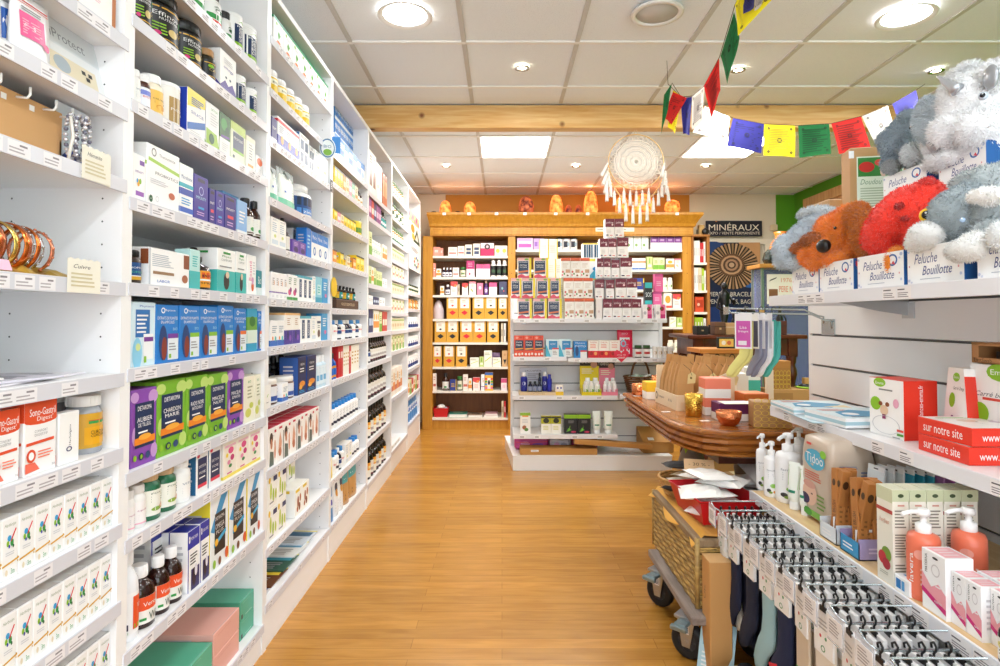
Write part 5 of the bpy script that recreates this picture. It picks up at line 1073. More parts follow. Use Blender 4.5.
Frow('orn 514 543.5 21 *3 d.06|cyl2 545.5 572 17.5 *2 d.06', GF, g2a, 'on gondola second shelf', far=False)
Frow('bluf 573.5 587 16.5 d.06|rdwb 588 620 17.5 *3 d.06|rpou 617.5 633 27 i.1 d.05|grej 635 642.5 12.5|grej 643.5 651 12.5|wjr 652.5 674 11 *4', GF, g2b, "on gondola's second shelf, right part", far=False)
BZ3 = .026
Frow('cobs 520.5 527.5 19 i.04 z%f|dkvi 528 542 10 *3 i.03 z%f|dkvi 538 541.5 18 i.08 z%f|cobs 542 547.5 19 i.06 z%f|cobb 547 552 17 i.03 z%f' % ((BZ3,)*5), GF, g3, 'in the wooden tester tray', far=False)
Frow('ybase 555 563.5 10.5 d.05', GF, g3, 'on gondola third shelf', far=False)
q = MB(); xa, xb = atY(519, 395, GF).x, atY(556, 395, GF).x
q.box(xa, xb, GF+.006, GF+.18, 0, BZ3-.002, M('e4c9a0', .5), c=.002); q.art([('t', 'LABORATOIRE', .5, .5, .4, .3, M('8a6a4a'))], lambda u, v, e: (xa+u*(xb-xa), GF+.006-e, v*BZ3)); 
tr_ = q.build('tester_tray', None, (0, 0, g3+.0006))
q = MB(); q.box(xa+.01, xb-.06, GF+.165, GF+.175, BZ3-.002, .21, M('c9cede', .5)); q.art([('t', 'L’ALCHIMISTE', .5, .85, .6, .07, M('3a3a5a')), ('l', .3, .4, .7, .75, 4, M('8a8aa0'))], lambda u, v, e: (xa+.01+u*(xb-xa-.07), GF+.165-e, .03+v*.18)); q.build('header_board', tr_)
tag(tr_, 'pale wooden tester tray with blue header holding cobalt bottles', 'tray')
for k, (a, b_, c, c2, txt, st) in enumerate(((582, 601.5, 'ecd818', '2a2a20', 'DEO', 'wdeo'), (602, 618, 'f08aa0', '3a2a2a', 'DEO', 'wdep'))):
    xa, xb = atY(a, 395, GF).x, atY(b_, 395, GF).x; w_ = xb-xa
    q = MB(); q.box(0, w_, 0, .13, 0, .004, M(c)); q.box(0, w_, -.002, 0, 0, .028, M(c)); q.box(0, .003, 0, .13, 0, .05, M(c)); q.box(w_-.003, w_, 0, .13, 0, .05, M(c))
    o = q.build('display_tray', None, (xa, GF+.006, g3+.0006))
    q = MB(); hh = .29 if k == 0 else .27; q.box(0, w_, .126, .13, 0, hh, M(c)); q.art([('r', 0, .78, 1, 1, M(c2)), ('t', txt, .35, .9, .5, .08, M('f0f0d8')), ('e', .75, .82, .18, .1, M('c89a80')), ('l', .1, .55, .8, .72, 3, M('f8f4d8'))], lambda u, v, e: (u*w_, .126-e, v*hh)); q.build('backing_card', o)
    tag(o, ['yellow counter display with black header and roll-on bottles', 'pink counter display with dark header and roll-on bottles'][k], 'display')
    Frow('%s %f %f 13 *3 i.02 z.0045|%s %f %f 15.5 *2 i.07 z.0045' % (st, a+1, b_-1, st, a+2, b_-2), GF, g3, 'in the '+['yellow', 'pink'][k]+' counter display', far=False)
Frow('grch 520 530.5 21 d.05|olyl 541 561 18 *2 d.05|blkg 564 590.5 19 *2 d.06|gtub 592.5 601 22|gtub 604 613 22', GF+.02, g4, "on gondola's lowest shelf", far=False)
# heart tag hanging on the second shelf
p_ = atY(621.5, 356, GF-.012); q = MB(); hr = [(0, -.05), (-.055, .0), (-.06, .03), (-.035, .05), (-.008, .035), (0, .02), (.008, .035), (.035, .05), (.06, .03), (.055, 0)]
q.add([(x, 0, z) for x, z in hr]+[(x, .002, z) for x, z in hr], [tuple(range(10)), tuple(range(10, 20))[::-1]]+[(i, (i+1) % 10, 10+(i+1) % 10, 10+i) for i in range(10)][:0]+[((i+1) % 10, i, 10+i, 10+(i+1) % 10) for i in range(10)], M('e02a4a', .4))
q.art([('t', 'coup de', 0, .008, .07, .014, M('white')), ('t', 'coeur', 0, -.014, .06, .014, M('white'))], lambda u, v, e: (u, -e, v)); tag(q.build('heart_tag', None, (p_.x, GF-.007, p_.z)), 'red heart-shaped tag hung on the second gondola shelf', 'tag')
# items on the base: rolled mats, flat cartons
xa, xb = atY(513, 440, 4.86).x, atY(597, 440, 4.86).x
for k, (a, b_, c, lab) in enumerate(((514, 548, 'd04a9a', 'magenta printed wrapped mat lying left under the gondola shelf'), (549, 570, 'dcdce8', 'pale wrapped mat lying in the middle under the gondola shelf'), (571, 597, 'b03a6a', 'dark pink wrapped mat lying right under the gondola shelf'))):
    xa, xb = atY(a, 440, 4.95).x+.004, atY(b_, 440, 4.95).x; q = MB(); q.box(xa, xb, 4.9, 5.05, 0, .1, M(c, .35), c=.02); q.art([('e', .3, .5, .15, .3, M('f0b0d8')), ('e', .7, .4, .18, .25, M('8a4ab0' if k != 1 else 'a8a8c0')), ('p', [(0, .7), (.5, .55), (1, .8), (1, .9), (.5, .65), (0, .8)], M('e8506a' if k != 1 else 'c8c8d8'))], lambda u, v, e: (xa+.01+u*(xb-xa-.02), 4.9-e, .02+v*.06))
    tag(q.build('wrapped_mat', None, (0, 0, BT+.0005)), lab, 'mat', 'wrapped mats under the gondola')
kr = M('c08a48', .7, bump=.2, bs=150)
q = MB(); xa, xb = atY(520, 450, 4.74).x, atY(597, 450, 4.74).x; q.box(0, xb-xa, 0, .14, 0, .05, kr, c=.002); q.art([('r', .14, .5, .24, .8, M('white')), ('l', .145, .55, .23, .75, 2, M('grey'))], lambda u, v, e: (u*(xb-xa), -e, v*.05)); tag(q.build('flat_carton', None, (xa, 4.72, BT+.0005)), 'flat kraft carton lying left on the gondola base', 'carton')
q = MB(); L_ = atY(652, 450, 4.72).x-atY(574, 450, 4.72).x; q.box(0, L_, 0, .085, 0, .036, kr, c=.002); tag(q.build('flat_carton', None, (atY(574, 450, 4.72).x, 4.70, BT+.09), (0, R(4.0), 0)), 'flat kraft carton resting askew over the other one', 'carton')
q = MB(); xa, xb = atY(643, 440, 4.8).x, atY(673, 440, 4.8).x; w_ = xb-xa
q.add([(0, 0, 0), (w_, 0, 0), (w_, .25, 0), (0, .25, 0), (0, 0, .085), (w_, 0, .085), (w_, .25, .17), (0, .25, .17)], [(0, 1, 5, 4), (1, 2, 6, 5), (2, 3, 7, 6), (3, 0, 4, 7), (4, 5, 6, 7), (3, 2, 1, 0)], kr)
q.box(-.002, w_+.002, -.004, .0, .01, .09, kr, c=.001); q.add([(.2*w_, .03, .096), (.4*w_, .03, .096), (.4*w_, .07, .11), (.2*w_, .07, .11)], [(0, 1, 2, 3)], M('f4f0ec')); tag(q.build('kraft_carton', None, (xa, 4.79, BT+.0005)), 'larger slanted kraft carton at the right end of the gondola base', 'carton')
# ================================================================== BACK RIGHT CORNER: turned console table, display case
TYF, TZ = 4.25, 1.085
o = empty('console_table', (1.9, TYF+.25, 0), 0, 'dark antique console table with turned legs behind the socks', 'table'); T = Matrix.Translation((-1.9, -TYF-.25, 0))
x0, x1 = atY(688, 319, TYF).x, atY(808, 319, TYF).x
q = MB(); q.box(x0, x1, TYF, TYF+.5, TZ-.028, TZ, mahog, T, c=.006); q.build('table_top', o)
q = MB(); q.box(x0+.06, x1-.06, TYF+.05, TYF+.07, TZ-.15, TZ-.028, mahog, T); q.box(x0+.06, x1-.06, TYF+.42, TYF+.44, TZ-.15, TZ-.028, mahog, T); q.box(x0+.05, x0+.07, TYF+.05, TYF+.44, TZ-.15, TZ-.028, mahog, T); q.box(x1-.07, x1-.05, TYF+.05, TYF+.44, TZ-.15, TZ-.028, mahog, T); q.build('apron', o)
legp = [(.028, 0), (.034, .02), (.034, .1), (.024, .13), (.03, .16), (.022, .19), (.026, .3), (.036, .42), (.03, .5), (.022, .53), (.034, .56), (.034, .6), (.022, .63), (.036, .66), (.036, .7), (.024, .73), (.03, .76), (.04, .8), (.036, .84), (.024, .87), (.034, .89), (.034, .94)]
for x in (x0+.09, x1-.09):
    for y in (TYF+.07, TYF+.42):
        q = MB(); q.lathe([(r_, z*(TZ-.15)/.94) for r_, z in legp], mahog, 16, T @ Matrix.Translation((x, y, 0))); q.box(x-.034, x+.034, y-.034, y+.034, TZ-.16, TZ-.028, mahog, T, c=.003); q.build('leg', o)
# tall thin mid legs and a lower shelf console beside it
o = empty('side_console', (1.62, 4.05, 0), 0, 'low dark side table with turned legs and orange-brown edge', 'table'); T = Matrix.Translation((-1.62, -4.05, 0))
za = atY(720, 349, 3.9).z; xa, xb = atY(700, 319, 3.9).x, atY(748, 319, 3.9).x
q = MB(); q.box(xa, xb, 3.9, 4.18, za-.03, za, wood('orange_board', 'b8702a', 'd08a40', (1, 9, 9), .4), T, c=.003); q.build('table_top', o)
for x in (xa+.04, xb-.04):
    for y in (3.94, 4.14): q = MB(); q.lathe([(r_*.8, z*(za-.03)/.94) for r_, z in legp], mahog, 14, T @ Matrix.Translation((x, y, 0))); q.build('leg', o)
SZ = za
blk = M('121113', .35)
# figurine, ring sculpture, boxes on the console
p_ = atY(724.5, 333, TYF+.14)
q = MB(); q.lathe([(.05, 0), (.05, .02), (.03, .03), (.022, .1), (.036, .16), (.03, .2), (.038, .26), (.042, .3), (.02, .325), (.014, .335)], blk, 14, sy=.8); q.ball((0, 0, .36), (.022, .024, .028), blk); q.tube([(.035, 0, .29), (.07, -.02, .22), (.05, -.05, .26)], .01, blk); q.tube([(-.035, 0, .29), (-.06, -.02, .2), (-.02, -.05, .17)], .01, blk); tag(q.build('black_figurine', None, (p_.x, TYF+.14, TZ+.0005)), 'standing black figurine on the dark console table', 'figurine')
p_ = atY(745, 333, TYF+.2)
q = MB(); q.box(-.06, .06, -.04, .04, 0, .02, blk, c=.003); N_ = 40; q.tube([((.082+.008*math.sin(i*1.57))*math.cos(2*PI*i/N_), 0, .105+(.082+.008*math.sin(i*1.57))*math.sin(2*PI*i/N_)) for i in range(N_)], .018, blk, 8, closed=True)
q.tube([(.05*math.cos(i*.35), .01*math.sin(i), .1+.05*math.sin(i*.35)) for i in range(12)], .009, blk, 6); tag(q.build('ring_sculpture', None, (p_.x, TYF+.2, TZ+.0005)), 'black ring-shaped sculpture on the dark console table', 'sculpture')
for k, (a, b_, h_, c, yo, lab) in enumerate(((715, 725.5, 13, '6a4630', .03, 'small dark brown box beside the black figurine'), (726, 740, 12, 'd0a272', .05, 'open kraft box left of the ring sculpture'), (763, 787, 14, '5a2a1c', .06, 'dark reddish wooden chest on the console table'), (697, 708, 9, '1c1a1c', .05, 'low black box at the left end of the console table'))):
    xa, xb = atY(a, 319, TYF+yo).x, atY(b_, 319, TYF+yo).x; w_, h_ = xb-xa, h_*TYF/F; q = MB(); q.box(-w_/2, w_/2, 0, .1, 0, h_, M(c, .5), c=.003); q.box(-w_/2-.002, w_/2+.002, -.002, .102, h_*.62, h_*.66, M('2a1810' if k != 1 else 'f0e0c8'))
    q.art([('r', .4, .4, .6, .55, M('c8a878'))] if k != 2 else [('r', .42, .5, .58, .8, M('c8a050')), ('t', 'MINERAUX', .5, .3, .5, .15, M('c89a78'))], lambda u, v, e: (-w_/2+u*w_, -.002-e, v*h_)); tag(q.build(['brown_box', 'kraft_box', 'wooden_chest', 'black_box'][k], None, ((xa+xb)/2, TYF+yo, TZ+.0005)), lab, 'box')
p_ = atY(783, 333, TYF+.25); q = MB(); q.lathe([(.03, 0), (.03, .01), (.012, .02), (.02, .08), (.026, .12), (.01, .16), (.016, .19), (.004, .21)], blk, 12); q.tube([(0, 0, .12), (.03, 0, .15), (.05, 0, .1)], .006, blk); tag(q.build('black_figurine', None, (p_.x, TYF+.3, TZ+.0005)), 'smaller black figurine behind the wooden chest', 'figurine')
q = MB(); q.lathe([(.03, 0), (.035, .03), (.02, .06), (.024, .07)], blk, 12); tag(q.build('black_cup', None, (atY(711, 319, TYF+.3).x, TYF+.3, TZ+.0005)), 'small black cup behind the black figurine', 'cup')
# ornate kraft tag rack behind
p_ = atY(763, 333, TYF+.38); q = MB(); sh = [(-.07, 0), (.07, 0), (.07, .1), (.05, .13), (.055, .16), (.03, .16), (.015, .19), (-.015, .19), (-.03, .16), (-.055, .16), (-.05, .13), (-.07, .1)]
q.prism(sh, 0, .012, M('c89a5c', .6), Matrix.Rotation(R(90), 4, 'X')); q.art([('o', 0, .1, .03, .03, .8, M('7a5428')), ('t', 'Minéraux', 0, .05, .09, .02, M('6a4420'))], lambda u, v, e: (u, -.012-e, v)); tag(q.build('carved_plaque', None, (p_.x, TYF+.4, TZ+.0005)), 'ornate kraft-coloured carved plaque behind the wooden chest', 'plaque')
# things on the side console
p_ = atY(727, 345, 3.96); q = MB(); q.box(-.06, .06, 0, .02, 0, .075, M('1a1a1a'), c=.002); q.art([('r', .1, .15, .9, .85, M('e0b85a')), ('e', .35, .5, .12, .2, M('e8e4d8')), ('e', .65, .5, .12, .2, M('c86a3a'))], lambda u, v, e: (-.06+u*.12, -e, v*.075)); tag(q.build('framed_picture', None, (p_.x, 3.97, SZ+.0005)), 'tiny black-framed picture on the side table', 'picture')
# kraft drawer boxes with round holes below
for k, px in enumerate((718, 733)):
    xa, xb = atY(px-7, 319, 3.9).x, atY(px+7, 319, 3.9).x; w_ = xb-xa; q = MB(); q.box(-w_/2, w_/2, 0, .2, 0, .12, M('c09258', .7), c=.002); q.art([('o', .5, .55, .2, .2, .7, M('3a2a1a'))], lambda u, v, e: (-w_/2+u*w_, -e, v*.12))
    tag(q.build('kraft_drawer_box', None, ((xa+xb)/2, 3.92, .88)), ['left', 'right'][k]+' kraft drawer box with a round hole under the side table', 'box', 'kraft drawer boxes')
q = MB(); xa, xb = atY(702, 319, 3.9).x, atY(746, 319, 3.9).x; q.box(xa+.05, xb-.05, 3.91, 4.17, .86, .88, mahog); q.box(xa+.07, xb-.07, 3.95, 4.15, 0, .86, M('a8814e', .7)); tag(q.build('brown_cabinet'), 'plain kraft-brown cabinet standing under the side table', 'cabinet')
# glass display case with blue lining
cy0, cy1 = 5.2, 5.42; cxa, cxb = atY(762, 319, cy0).x, atY(826, 319, cy0).x; ctz = atY(780, 268, cy0).z
o = empty('display_case', ((cxa+cxb)/2, (cy0+cy1)/2, 0), 0, 'glass display case with wooden top and blue cloth lining', 'display case'); T = Matrix.Translation((-(cxa+cxb)/2, -(cy0+cy1)/2, 0))
ow = wood('case_wood', 'a8702e', 'c08a44', (1, 8, 8), .4)
q = MB(); q.box(cxa-.03, cxb+.03, cy0-.03, cy1+.03, ctz, ctz+.035, ow, T, c=.004); q.build('case_top', o)
q = MB(); q.box(cxa, cxb, cy0, cy1, 0, .25, ow, T, c=.004); q.build('case_base', o)
q = MB(); q.box(cxa+.02, cxb-.02, cy1-.05, cy1-.02, .25, ctz, M('1a389a', .7, var=.15, bs=4), T); q.box(cxa+.02, cxb-.02, cy0+.02, cy1-.05, .25, .26, M('1f3f9a', .7), T); q.box(cxb-.04, cxb-.022, cy0+.03, cy1-.05, .26, ctz, M('1c3c98', .7), T); q.build('blue_lining', o)
for x in (cxa, cxb-.02):
    for y in (cy0, cy1-.02): q = MB(); q.box(x, x+.02, y, y+.02, .25, ctz, M('8a9a94', .3, .6), T); q.build('corner_post', o)
gl = see_through('case_glass', 'e8f4f2', .9)
q = MB(); q.box(cxa+.02, cxb-.02, cy0+.004, cy0+.008, .25, ctz, gl, T); q.build('glass_pane', o)
q = MB(); q.box(cxa+.004, cxa+.008, cy0+.02, cy1-.02, .25, ctz, gl, T); q.build('glass_pane', o)
xa, xb, za, zb = pl(768, 274, 803, 304, cy0-.02); q = MB(); q.box(0, xb-xa, 0, .004, 0, zb-za, M('f2ece0', .6)); q.art([('t', '1976', .55, .8, .3, .14, M('d8805a')), ('t', 'PERE NOEL', .65, .5, .62, .2, M('e06a3a')), ('l', .45, .2, .95, .35, 1, M('a89a8a')), ('r', .05, .2, .3, .5, M('8a5a3a')), ('p', [(.05, .75), (.25, .85), (.28, .9), (.1, .82)], M('4a3a3a'))], lambda u, v, e: (u*(xb-xa), -e, v*(zb-za)))
tag(q.build('paper_notice', None, (xa, cy0-.006, za)), 'cream notice with orange lettering on the display case glass', 'notice')
# vase and stone on the case
p_ = atY(781, 262, cy0+.11); zt = ctz+.0355
q = MB(); q.lathe([(.05, 0), (.09, .05), (.105, .13), (.09, .2), (.055, .25), (.05, .27), (.066, .3), (.06, .3), (.045, .27)], wood('vase_glaze', 'a8561a', 'd8842e', (6, 6, 2), .25), 22); tag(q.build('orange_vase', None, (p_.x+.01, cy0+.12, zt)), 'orange-brown glazed vase on top of the display case', 'vase')
p_ = atY(772, 262, cy0+.05); q = MB(); q.lathe([(.05, 0), (.065, .04), (.05, .1), (.02, .13)], M('1c241c', .25, var=.5, bs=30), 9, smooth=False); tag(q.build('dark_stone', None, (p_.x-.03, cy0+.02, zt)), 'dark green polished stone in front of the orange vase', 'stone')
p_ = atY(776, 230, 5.6); q = MB(); q.box(-.035, .035, 0, .05, 0, .07, M('e0d2ae', .6), c=.004); q.tube([(0, .02, -.01), (0, .02, -.25)], .004, M('e0d2ae')); tag(q.build('wall_sensor', None, (atY(776, 226, 6.8).x, 6.83, atY(776, 230, 6.8).z)), 'small beige box on the wall above the orange vase', 'sensor')
# boxes stacked beneath the console (kraft with gold pattern)
gold = M('e8c85a', .3, .6)
def goldbox(w_, d_, h_, lab, loc, rz=0, c='b0783c', part=.5):
    q = MB(); q.box(-w_/2, w_/2, -d_/2, d_/2, 0, h_, M(c, .6), c=.002); A = []
    nx, nz = 5, 5
    for i in range(nx):
        for j in range(nz):
            if i+j < nx*part*1.6 or True: A.append(('o', .12+.19*i, .1+.17*j*(part+.4), .1, .1, .86, gold))
    q.art([a for a in A if a[2] < part+.12], lambda u, v, e: (-w_/2+u*w_, -d_/2-e, v*h_), off=.0001); q.box(-w_/2-.001, w_/2+.001, -d_/2-.001, d_/2+.001, h_*.72, h_*.725, M('7a5226'))
    return tag(q.build('patterned_kraft_box', None, loc, (0, 0, rz)), lab, 'box')
zz = atY(780, 386, 4.2).z; xx = atY(781, 319, 4.1).x
q = MB(); q.box(xx-.16, xx+.3, 3.98, 4.18, 0, zz-.12, M('b0834a', .7), c=.003); q.box(xx-.161, xx+.301, 3.979, 4.181, (zz-.12)*.5, (zz-.12)*.5+.004, M('8a6434')); tag(q.build('kraft_carton'), 'large kraft carton on the floor under the console table', 'carton')
q = MB(); q.box(xx-.14, xx+.28, 4.0, 4.16, 0, .118, M('c0925a', .7), c=.003); q.art([('r', .1, .2, .4, .8, M('a87a44'))], lambda u, v, e: (xx-.14+u*.42, 4.0-e, v*.118)); tag(q.build('kraft_carton', None, (0, 0, zz-.119)), 'wide low kraft box on the large carton under the console table', 'carton')
goldbox(.13, .12, .19, 'tall brown box with gold pattern behind the console leg', (xx-.04, 4.08, zz))
q = MB(); q.lathe([(.06, 0), (.075, .008), (.06, .012)], M('9ac82a', .4), 14); q.lathe([(.05, .012), (.05, .02), (.02, .03)], M('1a1a1a'), 12); q.box(-.02, .02, -.02, .02, .03, .07, M('c89a5a')); tag(q.build('incense_holder', None, (xx+.16, 4.08, zz)), 'lime and black holder with a small kraft cube right of the gold box', 'ornament')
# ================================================================== GLOSSY WOODEN TABLE
TT = .75
corner = [(.745, 3.62), (.74, 2.66), (.765, 2.52), (.815, 2.41), (.9, 2.365), (1.02, 2.36), (1.37, 2.36), (1.37, 3.62)]
def inset(poly, d):
    cx_, cy_ = 1.06, 3.0; return [(x+(d if x < cx_ else -d), y+(d*min(1, (3.0-y)/.5) if y < cy_ else -d)) for x, y in poly]
o = empty('wooden_table', (1.06, 3.0, 0), 0, 'glossy brown wooden table with rounded moulded edge, laden with gifts', 'table'); T = Matrix.Translation((-1.06, -3.0, 0))
lv = [(.004, TT), (-.004, TT-.004), (-.008, TT-.012), (-.002, TT-.02), (.012, TT-.023), (.012, TT-.03), (.002, TT-.036), (.0, TT-.05), (.012, TT-.056), (.018, TT-.06), (.01, TT-.066), (.01, TT-.08), (.022, TT-.087), (.028, TT-.09), (.02, TT-.096), (.022, TT-.106), (.04, TT-.114), (.07, TT-.118), (.09, TT-.122)]
# smooth corner: resample
cp = []
for i in range(len(corner)):
    a, b_ = Vector(corner[i]), Vector(corner[(i+1) % len(corner)])
    for t in (0, .33, .66): cp.append(tuple(a.lerp(b_, t)))
q = MB(); n = len(cp); vs = []
for d_, z in lv: vs += [(x, y, z) for x, y in inset(cp, d_)]
fs = [(j*n+i, (j+1)*n+i, (j+1)*n+(i+1) % n, j*n+(i+1) % n) for j in range(len(lv)-1) for i in range(n)]+[tuple(range(n)), tuple((len(lv)-1)*n+i for i in range(n))[::-1]]
q.add(vs, fs, tabwood, False, T); 
q.tube([(x, y, TT-.0005) for x, y in inset(cp, .02)], .0022, M('5a2c10', .3), 5, T, closed=True)
q.build('table_top', o)
q = MB(); q.box(.92, 1.32, 2.52, 3.45, TT-.165, TT-.12, mahog, T); q.build('apron', o)
for x, y in ((.96, 3.0), (1.25, 3.0)):
    q = MB(); q.lathe([(.1, 0), (.1, .03), (.05, .06), (.045, .2), (.06, .35), (.075, .45), (.055, .52), (.04, .55), (.06, .58)], M('8a7a68', .5), 18, T @ Matrix.Translation((x, y, 0))); q.build('pedestal', o)
def tz(px, py): return atZ(px, py, TT)
# wooden slanted box with kraft pouches
c1_ = tz(676.3, 411); c0_ = tz(656, 402)
ang = math.atan2(c1_.y-c0_.y, c1_.x-c0_.x)   # left side runs from c0 to c1
L1 = .33; W1_ = .3
o = empty('pouch_box', (c1_.x+.0, c1_.y+.0, TT+.0005), R(3), 'pale wooden slanted counter box full of kraft pouches', 'box')
lw = M('ecd9b8', .5, var=.04, bs=8)
def bx_wall(poly, x, t, name):   # poly in yz
    q = MB(); n_ = len(poly); v = [(x, y, z) for y, z in poly]+[(x+t, y, z) for y, z in poly]
    q.add(v, [tuple(range(n_)), tuple(range(n_, 2*n_))[::-1]]+[(i, n_+i, n_+(i+1) % n_, (i+1) % n_) for i in range(n_)], lw)
    if x == 0: q.art([('t', 'Comptoir', .3, .5, .3, .25, M('4a443c')), ('o', .08, .5, .05, .3, .6, M('4a443c')), ('t', 'du Thé', .72, .5, .16, .2, M('4a443c'))], lambda u, v, e: (-e, L1-u*L1, .005+v*.07))
    return q.build(name, o)
side = [(0, 0), (L1, 0), (L1, .17), (L1-.05, .18), (.08, .075), (0, .07)]
bx_wall([(0, 0), (L1, 0), (L1, .075), (0, .075)], 0, .006, 'side_board'); bx_wall([(0, 0), (L1, 0), (L1, .2), (0, .075)], W1_-.006, .006, 'side_board')
q = MB(); q.add([(.006, 0, 0), (W1_-.006, 0, 0), (W1_-.006, 0, .2), (W1_-.1, 0, .16), (.09, 0, .075), (.006, 0, .075), (.006, .006, 0), (W1_-.006, .006, 0), (W1_-.006, .006, .2), (W1_-.1, .006, .16), (.09, .006, .075), (.006, .006, .075)], [(0, 1, 2, 3, 4, 5), (11, 10, 9, 8, 7, 6)]+[(i, 6+i, 6+(i+1) % 6, (i+1) % 6) for i in range(6)], lw); q.build('front_board', o)
q = MB(); q.box(.006, W1_-.006, L1-.006, L1, 0, .2, lw); q.build('back_board', o); q = MB(); q.box(.006, W1_-.006, .006, L1-.006, 0, .005, lw); q.build('bottom_board', o)
# kraft tea pouches (each with folded top, clip and tag)
def kpouch():
    a = MB(); w_, h_ = .085, .2; m_ = M('c4935a', .75, bump=.25, bs=120)
    v = []
    for z, hw, t in ((0, .5, .02), (.03, .5, .024), (.12, .46, .02), (.18, .34, .012), (.22, .22, .004), (.255, .2, .003)):
        v += [(-w_*hw, -t, z), (0, -t*1.15, z), (w_*hw, -t, z), (w_*hw, t, z), (0, t*1.15, z), (-w_*hw, t, z)]
    a.add(v, [(j*6+i, j*6+(i+1) % 6, (j+1)*6+(i+1) % 6, (j+1)*6+i) for j in range(5) for i in range(6)]+[(5, 4, 3, 2, 1, 0), (30, 31, 32, 33, 34, 35)], m_)
    a.tube([(-.01, -.012, .215), (.02, -.02, .19), (.03, -.026, .16)], .0012, M('3a2a1a'), 4)
    t_ = MB(); t_.add([(.005, -.028, .12), (.045, -.026, .125), (.05, -.024, .165), (.03, -.022, .18), (.01, -.024, .165)], [(0, 1, 2, 3, 4)], M('e0cc90')); t_.ball((.025, -.026, .15), (.006, .002, .006), M('7a6a2a'), 8, 5)
    return a.mesh('pouch_body'), t_.mesh('paper_tag')
kb, kt = kpouch(); rnd = random.Random(3); cnt = 0
for col_ in range(3):
    for rw in range(5):
        e = empty('kraft_tea_pouch', (0, 0, 0), 0); link('pouch_body', kb, e); link('paper_tag', kt, e)
        lx, ly = .055+col_*.093, .045+rw*.06
        wp = Matrix.Translation((c1_.x, c1_.y, TT)) @ Matrix.Rotation(R(3), 4, 'Z') @ Vector((lx, ly, .008))
        e.location = wp; e.rotation_euler = (R(rnd.uniform(-6, 4)), R(rnd.uniform(4, 12) if col_ else rnd.uniform(-2, 6)), R(rnd.uniform(-10, 10)+4))
        tag(e, 'kraft tea pouch with clipped top, %s column, %s from the front in the slanted box' % (['left', 'middle', 'right'][col_], ORD[rw+1]), 'pouch', 'kraft tea pouches in the wooden box'); cnt += 1
hm = bpy.data.materials.new('hammered'); hm.use_nodes = True; nt = hm.node_tree; bs = nt.nodes['Principled BSDF']; bs.inputs['Base Color'].default_value = lin('d9ae4a'); bs.inputs['Metallic'].default_value = 1; bs.inputs['Roughness'].default_value = .25
tc = nt.nodes.new('ShaderNodeTexCoord'); vo = nt.nodes.new('ShaderNodeTexVoronoi'); vo.inputs['Scale'].default_value = 130; bp = nt.nodes.new('ShaderNodeBump'); bp.inputs['Strength'].default_value = .7; bp.inputs['Distance'].default_value = .003
nt.links.new(tc.outputs['Object'], vo.inputs[0]); nt.links.new(vo.outputs['Distance'], bp.inputs['Height']); nt.links.new(bp.outputs[0], bs.inputs['Normal'])
hc = hm.copy(); hc.node_tree.nodes['Principled BSDF'].inputs['Base Color'].default_value = lin('e08a5a')
p_ = tz(694.5, 416); o = empty('candle_holder', (p_.x, p_.y+.01, TT+.0005), 0, 'hammered gold tumbler on the table before the pouch box', 'candle holder')
q = MB(); q.lathe([(.034, 0), (.037, .004), (.04, .05), (.042, .1), (.04, .1), (.036, .05), (.03, .01)], hm, 28); q.build('metal_cup', o); q = MB(); q.lathe([(.036, .055), (.0365, .06)], M('f4e8d0', .5), 20); q.build('wax', o)
p_ = tz(722, 421); o = empty('candle_bowl', (p_.x-.01, 2.51, TT+.0005), 0, 'hammered copper bowl candle on the table front', 'candle')
q = MB(); q.lathe([(.028, 0), (.036, .006), (.05, .03), (.053, .06), (.05, .06), (.046, .03), (.03, .012)], hc, 28); q.build('metal_cup', o); q = MB(); q.lathe([(.046, .042), (.0465, .046)], M('fbf2e4', .5), 20); q.build('wax', o)
for k, (px, py, r_, h_) in enumerate(((660, 390, .048, .06), (639.5, 394, .045, .065))):
    p_ = tz(px, py); o = empty('candle_bowl', (atY(px, 390, 3.5).x, 3.5, TT+.0005), 0, ['taller copper candle cup behind the yellow box', 'low copper candle cup left of the yellow box'][k], 'candle')
    q = MB(); q.lathe([(r_*.8, 0), (r_, .01), (r_*1.02, h_*(1.9 if k == 0 else 1)), (r_*.96, h_*(1.9 if k == 0 else 1)), (r_*.9, .01)], hc, 24); q.build('metal_cup', o)
    q = MB(); q.lathe([(r_*.93, h_*.8), (r_*.93, h_*.82)], M('f4d8a0', .5), 18); q.build('wax', o)
def tbox(px0, px1, py, Y, h_, d_, bands, name, lab, rz=0):
    xa, xb = atY(px0, 319, Y).x, atY(px1, 319, Y).x; w_ = xb-xa; q = MB()
    for z0, z1, c in bands: q.box(-w_/2, w_/2, 0, d_, z0*h_, z1*h_, M(c, .5), c=.0012)
    q.box(-w_/2+.006, w_/2-.006, .006, d_-.006, h_, h_+.0012, M(bands[-1][2], .5))
    return tag(q.build(name, None, ((xa+xb)/2, Y, TT+.0006), (0, 0, rz)), lab, 'box')
tbox(646, 661, 0, 3.3, .095, .1, ((0, .45, 'f6f2ea'), (.45, 1, 'f4c41e')), 'candle_box', 'yellow and white candle box at the left of the table')
tbox(704.5, 730, 0, 2.76, .17, .11, ((0, .22, 'f8f4ee'), (.22, .47, 'f4876a'), (.47, .72, 'f8f4ee'), (.72, 1, 'f4876a')), 'candle_box', 'coral and white striped candle box stack', R(-4))
tbox(718.5, 753, 0, 2.6, .078, .1, ((0, .4, 'f4eee8'), (.4, 1, '641a5a')), 'candle_box', 'purple-lidded white candle box in front of the striped box')
q = MB(); q.box(-.06, .08, -.003, .09, 0, .001, M('f4e4d4')); tag(q.build('paper_slip', None, (atY(735, 319, 2.6).x, 2.57, TT+.081)), 'small pinkish paper slip on the purple candle box', 'paper')
